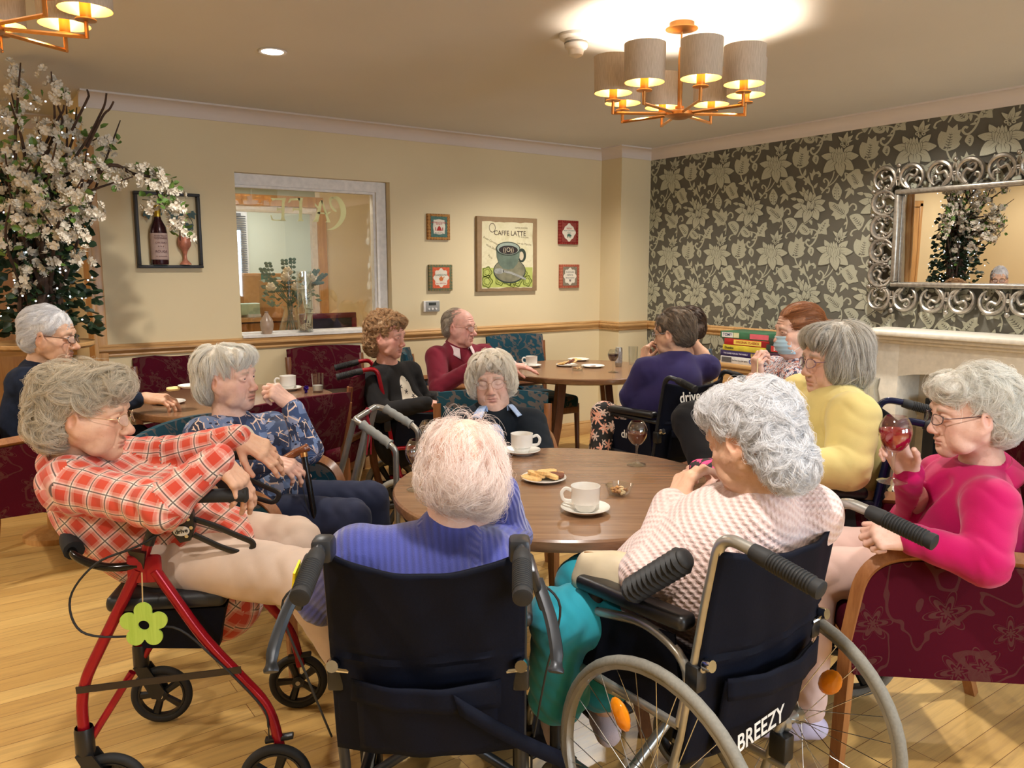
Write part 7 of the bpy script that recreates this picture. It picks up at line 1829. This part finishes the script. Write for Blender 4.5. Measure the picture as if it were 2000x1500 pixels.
# 1 plaid woman on the rollator
P('woman in orange plaid shirt sitting on the red rollator with wrists over its handles',
  J=dict(J_(shR=(128,945,2.02),shL=(212,893,2.34),elR=(318,992,1.93),wrR=(428,893,1.99),elL=(325,890,2.36),wrL=(467,853,2.34),neck=(152,893,2.15)),pel=(.47,2.36,.66),hipL=(.53,2.46,.66),hipR=(.46,2.28,.66),knL=at(575,1060,2.22),knR=at(592,1130,1.98),anL=(1.06,2.26,.12),anR=(.97,2.0,.12)),
  head=dict(c=at(172,806,2.12),f=C(.96,.14,-.10),up=(-.05,.02,1),s=1.03,fat=.98,cords=True,nose=1.1,open=0.),skin='tan',hair=curly(HS,N=470,K=20,len=.095,curl=24,wob=.6,lift=.015,fly=140,rl=.009,clump=.4,frizz=.0014,vol=[('e',(0,-.035,.045),(.104,.118,.096)),('e',(0,-.078,-.03),(.095,.070,.078)),('e',(0,.055,.080),(.076,.052,.046))],clear=[((.088,.004,-.022),(.03,.03,.034)),((0,.125,-.03),(.075,.065,.07))],cut=[((0,.14,-.038),(.092,.086,.095)),((.10,.004,-.03),(.034,.040,.042)),((-.10,.004,-.03),(.034,.040,.042))]),glasses=dict(col=(196,170,130),metal=.8,th=.0007,r=(.022,.0155)),
  handR=dict(f=C(.50,.12,-.75),n=C(.75,-.25,.45),curl=(.25,.3,.35,.45),thumb=(.5,.3),spread=.04),handL=dict(f=C(.84,.05,-.50),n=C(.35,-.62,.62),curl=(.30,.35,.4,.5),thumb=(.6,.4)),
  bust=.035,belly=.05,wid=.155,flat=.80,hunchy=.05,seed=3,vox=.0055,
  wear=[G_(k='legs',name='trousers',m=BEIGET,fold=.017),G_(k='top',name='plaid_shirt',m=plaid(),long=.16,drape=((.89,-.456,0),.12),collar='shirt',copen=.55,cuffband=True,cuff=.05,fold=.011,slf=.009,ff=14,buttons=[(0,.2,-.06),(.0,.2,-.13),(.0,.2,-.21)]),G_(k='shoes',m=SHOEB)])
# 2 woman in blue patterned shirt with the cane
pel=(.90,2.98,.54)
P('white-haired woman in blue patterned shirt holding a walking stick, hand raised to her chin',
  J=dict(J_(shR=(397,850,2.88),shL=(532,838,3.08),elR=(432,938,2.74),wrR=(522,897,2.72),elL=(602,878,2.93),wrL=(570,790,2.93),neck=(448,818,3.0)),pel=pel,**legs(pel,(.74,-.67),.12)),
  head=dict(c=at(447,738,3.0),f=C(.95,-.20,.05),up=(-.02,0,1),s=1.02,fat=1.05),skin='pink',hair=bob(HW,N=440,vol=[('e',(0,-.030,.042),(.094,.112,.096)),('e',(0,-.072,-.025),(.088,.058,.070)),('e',(0,.055,.075),(.072,.048,.042))],clear=[((.088,.004,-.026),(.03,.03,.034)),((0,.125,-.03),(.075,.065,.075))],cut=[((0,.142,-.04),(.09,.086,.098)),((.095,.010,-.035),(.034,.045,.045)),((-.095,.010,-.035),(.034,.045,.045))],len=.095,curl=5),
  handR=dict(f=C(.86,.05,-.30),n=C(.15,-.45,.85),curl=(.35,.42,.5,.6),thumb=(.6,.3)),handL=dict(f=C(-.62,-.1,.55),n=C(.55,-.55,.55),curl=(.9,.95,1.05,1.1),thumb=(.4,.5),spread=.03),
  bust=.03,belly=.05,seed=5,wear=[G_(k='top',name='vest',m=cloth('cream_vest',(226,214,196)),sleeves=False,th=-.008,neckr=.068),G_(k='top',name='patterned_shirt',m=patch_shirt(),long=.08,collar='shirt',copen=.7,cspread=.03,cuffband=True,cuff=.14,fold=.006,cut=[((0,.10,.05),(0,.145,-.15),.06,.016)]),G_(k='legs',name='trousers',m=NAVYT),G_(k='shoes',m=SHOEB)])
# 3 man in navy fleece
pel=(.36,4.42,.54)
P('man with grey hair and glasses in a navy fleece reaching over the left table',
  J=dict(J_(shR=(48,750,3.72),shL=(130,728,4.05),elR=(150,808,3.72),wrR=(284,776,3.92),elL=(190,790,4.2),wrL=(250,790,4.3),neck=(80,716,3.84)),pel=pel,**legs(pel,(1,.02))),
  head=dict(c=at(97,655,3.82),f=C(.94,.16,-.10),s=1.13,nose=1.2,fat=1.02),skin='tan',hair=short(HB,N=420),glasses=dict(col=(70,40,34),metal=0.,th=.0016,square=True,r=(.024,.016)),
  handR=dict(f=C(.95,.15,-.12),n=C(.1,-.35,.95),curl=(.5,.5,.55,.6),thumb=(.35,.5),s=1.05),wid=.19,seed=7,arm=1.2,
  wear=[G_(k='top',name='fleece',m=cloth('navy_fleece',(26,34,52),.95,.3,30,260,.5),collar='rib',long=.06,cuff=.16,neckr=.056),G_(k='legs',name='trousers',m=BLACKT),G_(k='shoes',m=SHOEB)])
# 4 woman in black cardigan
pel=(2.08,4.07,.56)
P('curly fair-haired woman in a black cardigan sitting in the red wheelchair',
  J=dict(J_(shR=(728,742,4.36),shL=(800,728,4.62),elR=(742,806,4.28),wrR=(838,787,4.36),elL=(828,790,4.68),wrL=(866,783,4.52),neck=(757,714,4.48)),pel=pel,**legs(pel,(.93,-.37))),
  head=dict(c=at(757,655,4.45),f=C(.90,-.34,-.10),s=1.0,cords=True),skin='ruddy',hair=curly(((150,110,74),(206,172,132),(104,76,52)),N=460,len=.05,curl=60,wob=.9,lift=.016,rl=.008,rad=.0006,fly=90,vol=[('e',(0,-.035,.045),(.10,.112,.10)),('e',(0,-.07,-.045),(.095,.066,.085)),('e',(0,.05,.085),(.07,.05,.04))]),
  handR=dict(f=C(.9,.1,-.2),n=C(0,-.2,1),curl=(.4,.45,.5,.55)),bust=.03,seed=9,
  wear=[G_(k='top',name='blouse',m=printed('cream_black_blouse',(224,214,196),[(40,36,36)],16,.2),sleeves=False,th=-.006,neckr=.066),G_(k='top',name='cardigan',m=cloth('black_cardigan',(30,29,30)),long=.08,cut=[((0,.12,.06),(0,.155,-.12),.06,.07),((0,.155,-.12),(0,.19,-.36),.07,.08)]),G_(k='legs',name='trousers',m=BLACKT),G_(k='shoes',m=SHOEB)])
# 5 man in burgundy sweater
pel=(2.82,4.66,.54)
P('balding man with glasses in a burgundy sweater beside the cream wall',
  J=dict(J_(shR=(852,697,5.2),shL=(945,692,5.45),elR=(858,758,5.05),wrR=(925,716,5.0),elL=(965,742,5.35),wrL=(1000,713,5.2),neck=(893,672,5.32)),pel=pel,**legs(pel,(.86,-.5))),
  head=dict(c=at(898,638,5.3),f=C(.86,-.42,-.03),s=1.06,nose=1.2,open=.006),skin='ruddy',hair=short(((150,134,118),(196,184,168),(120,104,90)),N=200,K=10,lift=.003,vol=[('e',(0,-.026,.032),(.079,.098,.082)),('e',(0,-.055,-.025),(.074,.058,.055))],shrink=.006),glasses=dict(col=(150,110,80),metal=.6,th=.001),
  handR=dict(f=C(.85,-.1,.25),n=C(-.1,-.6,.7),curl=(.5,.55,.6,.6)),handL=dict(f=C(.95,-.1,-.12),n=C(0,-.2,1),curl=(.15,.2,.25,.3)),wid=.18,seed=11,arm=1.1,belly=.04,
  wear=[G_(k='top',name='shirt',m=cloth('pale_pink_shirt',(228,206,204)),collar='shirt',copen=.5,th=-.006,cuff=.03),G_(k='top',name='sweater',m=cloth('burgundy_sweater',(116,30,46),.9,.12,8,500,.35),long=.06,cuff=.10,neckr=.062),G_(k='legs',name='trousers',m=BLACKT),G_(k='shoes',m=SHOEB)])
# 6 woman facing us with closed eyes
pel=(1.96,2.95,.54); d6=V((-.58,-.815,0))
P('white-haired woman with closed eyes and glasses facing us in a dark navy cardigan',
  J=dict(J_(shR=(898,832,3.38),shL=(1036,828,3.36),elR=(880,905,3.28),elL=(1062,902,3.22),neck=(968,802,3.40)),pel=pel,wrR=V(pel)+d6*.36+V((-.10,.07,.12)),wrL=V(pel)+d6*.36+V((.10,-.06,.12)),**legs(pel,d6)),
  head=dict(c=at(961,740,3.42),f=C(-.06,-.99,-.06),up=C(-.10,0,1),s=1.0,closed=True,fat=1.06,cords=True),skin='pink',hair=bob(HC,N=440,len=.10,curl=9,wob=.25,rad=.0005,vol=[('e',(0,-.024,.045),(.099,.112,.096)),('e',(0,-.05,-.035),(.098,.080,.072)),('e',(0,.055,.078),(.074,.05,.042)),('e',(.078,.02,-.005),(.028,.046,.062)),('e',(-.078,.02,-.005),(.028,.046,.062))]),glasses=dict(col=(170,130,110),metal=.7,th=.0009,r=(.026,.020)),
  bust=.04,seed=13,wid=.16,wear=[G_(k='top',name='shirt',m=printed('pale_blue_check_shirt',(150,176,220),[(176,196,230)],60,.3),sleeves=False,th=-.006,collar='shirt',copen=.62,cspread=.034,cheight=.05,neckr=.060),G_(k='top',name='cardigan',m=cloth('dark_navy_cardigan',(22,30,40)),long=.06,cut=[((0,.10,.06),(0,.145,-.20),.068,.02)]),G_(k='legs',name='trousers',m=BLACKT),G_(k='shoes',m=SHOEB)])
# 7 woman seen from behind in blue-violet
pel=(.90,1.60,.56)
P('woman with thin white hair in a blue-violet ribbed sweater from behind, head on hand',
  J=dict(J_(shL=(700,1088,1.65),shR=(946,1098,1.71),elL=(628,1170,1.74),wrL=(690,1140,2.02),elR=(992,1048,1.90),wrR=(975,955,1.80),neck=(868,1056,1.67)),pel=pel,**legs(pel,(.58,.815))),
  head=dict(c=at(906,924,1.70),f=C(.12,.93,-.36),up=C(.10,.25,1),s=1.02,cords=True,neck=.047),skin='pink',hair=dict(vol=[('e',(0,-.018,.034),(.081,.102,.088)),('e',(0,-.055,-.02),(.078,.062,.06)),('e',(.06,-.02,-.03),(.028,.045,.05))],cut=[((0,.135,-.04),(.09,.09,.10)),((-.085,.004,-.03),(.03,.036,.05))],shrink=.010,vf=.95,col=((224,208,200),(242,230,224),(222,182,166)),N=420,K=8,len=.095,curl=9,lift=.012,wob=.5,rl=.010,clump=.6,frizz=.003,rad=.00026,grav=.45,crown=(0,.03,.125),flow=(.1,-.1,-.5,.8),tipup=.012,fly=160,flift=.02,bump=.001),
  handR=dict(f=C(-.25,.0,.95),n=C(.8,-.3,.1),curl=(.5,.5,.5,.5)),wid=.168,hunchy=.065,seed=15,flat=.8,vox=.0055,
  wear=[G_(k='top',name='ribbed_sweater',m=knit('blue_violet_rib_knit',(62,68,142),430,120,.5,.0025,'rib'),collar='rib',long=.06,cuff=.05,fold=.007,ff=9,neckr=.056),G_(k='legs',name='trousers',m=BLACKT),G_(k='shoes',m=SHOEB)])
# 8 woman in pink knitted cardigan from behind
pel=(1.44,1.37,.58)
P('white curly-haired woman in a pale pink knitted cardigan seen from behind with clasped hands',
  J=dict(J_(shL=(1400,1030,1.80),shR=(1582,1005,1.79),elL=(1262,1122,1.77),wrL=(1312,988,1.90),elR=(1450,1060,2.16),wrR=(1400,985,2.02),neck=(1492,988,1.74)),pel=pel,hipL=(1.35,1.40,.58),hipR=(1.53,1.40,.58),knL=at(1092,1205,1.86),knR=at(1140,1140,2.06),anL=at(1090,1400,1.98),anR=at(1185,1395,2.10)),
  head=dict(c=at(1464,856,1.76),f=C(-.62,.70,-.34),up=C(-.12,.22,1),s=.99,neck=.052),skin='tan',hair=curly(HB,vf=.85,vol=[('e',(0,-.028,.045),(.099,.116,.098)),('e',(0,-.070,-.035),(.088,.066,.078)),('e',(0,-.085,-.085),(.078,.048,.05)),('e',(0,.055,.078),(.074,.05,.046))],N=660,K=24,len=.07,curl=36,lift=.013,rad=.00032,rl=.010,fly=150,wob=.7),
  handL=dict(f=C(.40,.30,.62),n=C(-.72,-.35,.25),curl=(.55,.6,.6,.65),thumb=(.5,.5)),handR=dict(f=C(-.92,.0,.28),n=C(-.15,.1,.95),curl=(.35,.4,.5,.6),thumb=(.5,.4)),
  wid=.178,hunchy=.07,seed=17,flat=.84,vox=.0055,arm=1.12,belly=.03,
  wear=[G_(k='top',name='knitted_cardigan',m=knit('pale_pink_cable_knit',(232,206,200),520,400,.6,.0035,'waffle',(208,172,166)),long=.08,cuffband=True,cuff=.05,fold=.006,collar='rib',neckr=.058),G_(k='legs',name='trousers',m=cloth('teal_trouser_cloth',(36,140,158),.7,.12,6,500,.2),fold=.012,len=.75,hem=1.35,slf=.008),G_(k='shoes',m=knit('knitted_slipper',(206,186,190),500,500,.8,.003,'waffle'))])
# 9 woman in magenta
pel=(2.44,1.12,.54)
R9,H9,B9=P('white-haired woman in a magenta sweater raising a glass of rose wine',
  J=dict(J_(shL=(1935,985,2.06),shR=(1838,935,2.38),elL=(1925,1100,1.96),wrL=(1778,1052,2.04),elR=(1795,1012,2.34),wrR=(1776,925,2.20),neck=(1918,912,2.24)),pel=pel,**legs(pel,(-.74,.67),kick=.0)),
  head=dict(c=at(1894,806,2.22),f=C(-.96,.10,-.09),up=(0,0,1),s=1.02,fat=1.03),skin='pink',hair=curly(HW,N=560,K=22,len=.08,curl=20,wob=.45,lift=.011,rad=.00034,fly=110,flow=(0,-.25,-.1,.9),crown=(0,.05,.13),clear=[((-.088,.004,-.026),(.03,.026,.034)),((0,.125,-.03),(.075,.065,.075))]),glasses=dict(col=(70,50,56),metal=.2,th=.0013,square=True,r=(.022,.014)),
  handL=dict(f=C(-.93,.15,.02),n=C(-.05,-.75,.6),curl=(1.0,1.05,1.1,1.15),thumb=(.4,.3)),handR=dict(f=C(-.45,.05,.75),n=C(.35,.75,.35),curl=(.65,.7,.75,.8),thumb=(.7,.6)),
  bust=.045,belly=.05,wid=.165,seed=19,vox=.0055,arm=1.05,
  wear=[G_(k='top',name='sweater',m=cloth('magenta_fleece_knit',(182,8,88),.85,.1,7,600,.3),long=.06,collar='shirt',copen=.6,cspread=.03,cheight=.045,cuff=.06,fold=.006,cut=[((0,.09,.05),(0,.125,-.09),.055,.014)]),G_(k='legs',name='trousers',m=cloth('pale_pink_trouser',(222,190,180),.85,.06)),G_(k='shoes',m=pm('lilac_shoe',(206,196,222),.6))])
m=MB(); q=at(1776,925,2.20)-V(R9.location); ax=(at(1795,1012,2.34)-at(1776,925,2.20)).normalized(); xa,ya,_=basis(ax); m.tube([q+ax*.012+(xa*math.cos(a)+ya*math.sin(a))*.030 for a in np.linspace(0,2*PI,24,endpoint=False)],.0026,6,closed=True); m.build('gold_bracelet',M_BRASS,R9)
# 10 woman in yellow
pel=(2.63,1.62,.56)
R10,H10,B10=P('woman with silver bob and glasses in a pale yellow sweater, pink fingerless gloves',
  J=dict(J_(shL=(1668,815,2.66),shR=(1562,770,3.05),elL=(1655,915,2.55),wrL=(1470,912,2.52),elR=(1490,870,2.85),wrR=(1412,908,2.50),neck=(1630,765,2.86)),pel=pel,hipL=(2.56,1.57,.56),hipR=(2.70,1.68,.56),knL=(2.24,1.98,.58),knR=at(1352,822,2.92),anL=(2.1,2.15,.1),anR=at(1385,930,2.75)),
  head=dict(c=at(1628,700,2.86),f=C(-.95,-.12,-.06),s=1.07,fat=1.1,open=.003),skin='pink',hair=bob(((168,162,154),(214,208,198),(120,114,106)),N=440,len=.13,curl=4,rad=.00044),glasses=dict(col=(120,90,120),metal=.3,th=.0012,r=(.023,.015)),
  handL=dict(f=C(-.9,.1,-.05),n=C(-.1,-.35,.9),curl=(.5,.55,.6,.6)),handR=dict(f=C(-.95,.0,-.12),n=C(-.1,-.35,.95),curl=(.45,.5,.5,.5)),
  bust=.06,belly=.07,wid=.19,seed=21,arm=1.25,
  wear=[G_(k='top',name='sweater',m=cloth('pale_yellow_sweater',(220,202,132),.85,.08,7,500,.3),long=.08,cuff=.08,neckr=.068,fold=.009),G_(k='legs',name='leggings',m=BLACKT),G_(k='shoes',m=SHOEB)])
glm=NT('pink_black_glove'); gx=glm.xyz(glm.co()); glm.set(glm.ramp(glm.noise(glm.mapd(glm.co(),(22,60,22)),1.2,1),[(.48,srgb((236,70,130))),(.52,srgb((24,22,26)))]),.7)
g=Sdf(); a=at(1412,908,2.50); d=C(-.95,0,-.12); g.cap(a-d*.05,a+d*.075,.031,.037,k=.01,flat=(C(-.1,-.35,.95),.62)); v,f=g.mesh(.004,1); mesh_sub('fingerless_glove',v,f,glm.m,R10)
r_,f_,u_,sm_,nb_=B10; m=MB(); L0=V(R10.location); pts=[nb_+r_*(.062*math.cos(q))+f_*(.062*math.sin(q)+.012)-u_*(.012+.028*max(0,math.sin(q))) for q in np.linspace(PI*.62,-PI*1.0,14)]
pts=[nb_+f_*.205-u_*.22+r_*.03]+[nb_+f_*.15-u_*.12+r_*.035]+[nb_+r_*(.075*math.cos(q))+f_*(.075*math.sin(q)+.02)-u_*(.02+.02*max(0,math.sin(q))) for q in np.linspace(PI*.30,-PI*1.30,14)]+[nb_+f_*.15-u_*.12-r_*.035,nb_+f_*.205-u_*.22-r_*.03]
m.tube(spline([p-L0 for p in pts],4),.0032,6); m.build('neck_cord',pm('black_cord',(20,20,22),.6),R10)
# 11 carer with mask
pel=at(1572,850,3.8)
R11,H11,_=P('woman with auburn ponytail and blue face mask in a floral top holding a small stick',
  J=dict(J_(shL=(1552,742,3.66),shR=(1512,722,4.0),elL=(1545,805,3.55),wrL=(1508,762,3.52),elR=(1488,800,3.80),wrR=(1478,738,3.72),neck=(1560,702,3.82)),pel=pel,hipL=pel+V((0,-.09,0)),hipR=pel+V((0,.09,0)),knL=pel+C(-.4,-.08,-.05),knR=pel+C(-.4,.1,-.05),anL=pel+C(-.4,-.08,-.45),anR=pel+C(-.4,.1,-.45)),
  head=dict(c=at(1557,645,3.8),f=C(-.96,-.05,-.08),s=1.02,iris='brown'),skin='pink',hair=dict(shrink=.0,vol=[('e',(0,-.020,.038),(.083,.105,.090)),('e',(0,-.06,.0),(.072,.055,.06)),('e',(0,-.13,.0),(.03,.03,.03)),('e',(0,-.15,-.03),(.022,.022,.045))],cut=[((0,.135,-.03),(.084,.084,.095)),((.085,.012,-.035),(.026,.04,.05)),((-.085,.012,-.035),(.026,.04,.05))],col=((120,74,44),(172,116,76),(92,56,36)),N=300,K=18,len=.10,curl=1.5,lift=.003,wob=.08,rl=.009,clump=.7,frizz=.0006,rad=.0005,crown=(0,.08,.08),flow=(0,-1,.0,.2),bump=.001,clear=[((0,.125,-.02),(.08,.06,.08)),((-.085,.008,-.03),(.03,.03,.04))]),
  handL=dict(f=C(-.75,.1,.45),n=C(-.35,-.6,.6),curl=(.9,1.,1.05,1.1),thumb=(.4,.5)),handR=dict(f=C(-.05,-.1,.95),n=C(-.8,-.4,.0),curl=(.75,.8,.9,1.0),thumb=(.4,.5)),bust=.035,seed=23,
  wear=[G_(k='top',name='floral_top',m=printed('small_floral_print',(60,64,92),[(226,190,186),(176,110,90),(210,214,226)],44,.42),long=.08,cuff=.55,neckr=.064),G_(k='legs',name='trousers',m=BLACKT),G_(k='shoes',m=SHOEB)])
R3,o,sc=H11; m=MB(); W11=lambda p: V((np.array(p)*sc)@R3.T+o-np.array(R11.location))
def mk(u,v):
    a=(u-.5)*2; x=a*.064; z=-.018-.085*v; y=.112-.055*abs(a)**2.2-.012*abs(v-.45)*2-.03*max(0,v-.7)+.0025*math.sin(v*26)
    return W11((x,y,z))
m.grid(mk,20,16); o_=m.build('face_mask',cloth('pale_blue_mask',(172,204,224),.8,.04),R11); md=o_.modifiers.new('s','SOLIDIFY'); md.thickness=.002
m=MB()
for s in (-1,1):
    for z0,z1 in ((-.022,.012),(-.095,-.045)): m.tube(spline([W11((s*.062,.058,z0)),W11((s*.075,.02,(z0+z1)/2)),W11((s*.080,-.012,z1))],4),.0012,5)
m.build('mask_loop',pm('white_elastic',(232,232,230),.7),o_)
m=MB(); a=at(1480,700,3.6); b=at(1478,752,3.58); m.tube([a,b],.003,6); setp(m.build('wooden_stick',pm('pale_wood_stick',(220,196,150),.6)),'thin pale stick held up between the fingers of the woman in the mask','stick')
# 12 person in purple
pel=(3.14,3.13,.58)
P('grey-haired person in a purple top and floral trousers in the drive wheelchair',
  J=dict(J_(shL=(1262,724,4.25),shR=(1380,718,4.38),elL=(1232,774,4.30),wrL=(1256,708,4.46),elR=(1345,745,4.7),wrR=(1300,705,4.62),neck=(1325,693,4.32)),pel=pel,hipL=(3.04,3.16,.58),hipR=(3.22,3.16,.58),knL=at(1180,810,4.35),knR=(3.16,3.5,.58),anL=at(1172,895,4.25),anR=(3.16,3.6,.1)),
  head=dict(c=at(1315,650,4.34),f=C(-.80,.55,-.12),s=1.05,fat=1.05),skin='tan',hair=short(((96,84,74),(142,128,114),(70,62,54)),N=320,len=.05,rad=.0006,lift=.007,curl=8),glasses=dict(col=(190,190,200),metal=.5,th=.001),
  handL=dict(f=C(.2,.25,.9),n=C(-.85,-.3,.1),curl=(.6,.7,.8,.9)),wid=.18,seed=25,arm=1.12,hunchy=.06,
  wear=[G_(k='top',name='purple_top',m=cloth('deep_purple_top',(44,38,84),.85,.12,7,500,.3),long=.06,cuff=.08),G_(k='legs',name='floral_trousers',m=printed('black_floral_trouser',(22,20,22),[(232,166,140),(216,190,176)],13,.36,6)),G_(k='shoes',m=SHOEB)])
# 13 person half hidden behind
pel=(3.80,3.70,.54)
P('dark-haired person almost hidden behind the person in the purple top, bare arm raised',
  J=dict(J_(shL=(1345,735,4.75),shR=(1335,715,5.1),elL=(1386,716,4.66),wrL=(1356,668,4.62),elR=(1350,770,5.1),wrR=(1320,760,4.9),neck=(1345,690,4.9)),pel=pel),
  head=dict(c=at(1340,640,4.85),f=C(-.9,.2,-.2),s=1.0),skin='tan',hair=short(((58,44,36),(88,68,54),(44,34,28)),N=240,K=14,rad=.0007),handL=dict(f=C(-.4,0,.9),n=C(.7,-.5,.2),curl=(.6,.7,.8,.9),fr=.032),seed=27,
  wear=[G_(k='top',name='dark_top',m=cloth('dark_plum_top',(50,34,50)),cuff=1.0,long=.05)])
# things held in hands
HG=at(1742,858,2.14); glassw('glass of rose wine held up by the woman in magenta',at(1742,942,2.14),1.28,(206,34,62),.62)
bq=at(338,761,3.95); o_=biscuit('pale biscuit held in the hand of the man in the navy fleece',bq,(R(20),0,R(20)),.07,.03,pm('pale_biscuit',(234,206,140),.7,var=.1),False,None)
pp=at(372,757,4.0); plate('small white plate held out above the left table',pp,.06)

# ---------------------------------------------------------------- camera and light
cam=bpy.data.cameras.new('camera'); co=bpy.data.objects.new('camera',cam); COL.objects.link(co); SC.camera=co
co.location=(0,0,CAMH); co.rotation_euler=(PI/2-PITCH,0,-YAW); cam.sensor_width=36; cam.lens=F_PX/2000*36; cam.clip_start=.05
def area(name,loc,tgt,size,e,col,sy=None):
    d=bpy.data.lights.new(name,'AREA'); d.energy=e; d.size=size; d.color=col
    if sy: d.shape='RECTANGLE'; d.size_y=sy
    o=bpy.data.objects.new(name,d); COL.objects.link(o); o.location=loc; o.rotation_euler=(V(tgt)-V(loc)).to_track_quat('-Z','Y').to_euler(); return o
def plight(name,loc,e,col,r=.04):
    d=bpy.data.lights.new(name,'POINT'); d.energy=e; d.color=col; d.shadow_soft_size=r
    o=bpy.data.objects.new(name,d); COL.objects.link(o); o.location=loc; return o
def slight(name,loc,e,col,ang=120,bl=.8,r=.05):
    d=bpy.data.lights.new(name,'SPOT'); d.energy=e; d.color=col; d.shadow_soft_size=r; d.spot_size=R(ang); d.spot_blend=bl
    o=bpy.data.objects.new(name,d); COL.objects.link(o); o.location=loc; return o
WARM=(1,.90,.78)
# daylight through the two front windows
for i,x in enumerate((1.6,3.6)): area('daylight_%d'%i,(x,YF+.02,1.5),(x,2,1.2),1.3,70,(.72,.86,1),1.2)
area('office_light',(2.3,6.1,2.45),(2.3,6.1,0),1.0,190,(1,.9,.75))
area('office_far_light',(3,9.2,2.45),(3,9.2,0),1.2,50,(.95,.98,1))
area('recess_light',(-1.6,5.3,2.42),(-1.6,5.3,0),.6,24,WARM)
w=bpy.data.worlds.new('w'); SC.world=w; w.use_nodes=True; w.node_tree.nodes['Background'].inputs[0].default_value=(.9,.8,.66,1); w.node_tree.nodes['Background'].inputs[1].default_value=.12
SC.view_settings.view_transform='Standard'; SC.view_settings.look='None'; SC.view_settings.gamma=1; SC.view_settings.exposure=EXPOSURE
try: SC.view_settings.use_curve_mapping=False
except Exception: pass
cy=SC.cycles; cy.max_bounces=6; cy.diffuse_bounces=3; cy.glossy_bounces=3; cy.transmission_bounces=4; cy.transparent_max_bounces=10; cy.caustics_reflective=False; cy.caustics_refractive=False; cy.use_adaptive_sampling=True; cy.adaptive_threshold=.1; cy.use_denoising=True; cy.sample_clamp_indirect=4.
try: cy.denoiser='OPENIMAGEDENOISE'
except Exception: pass
for p in LAMPS: plight('bulb_glow',p,BULBW,(1,.86,.68),.02)
for x,y in DOWN: slight('downlight_beam',(x,y,ZC-.012),DOWNW,(1,.94,.86),150,.9,.05)
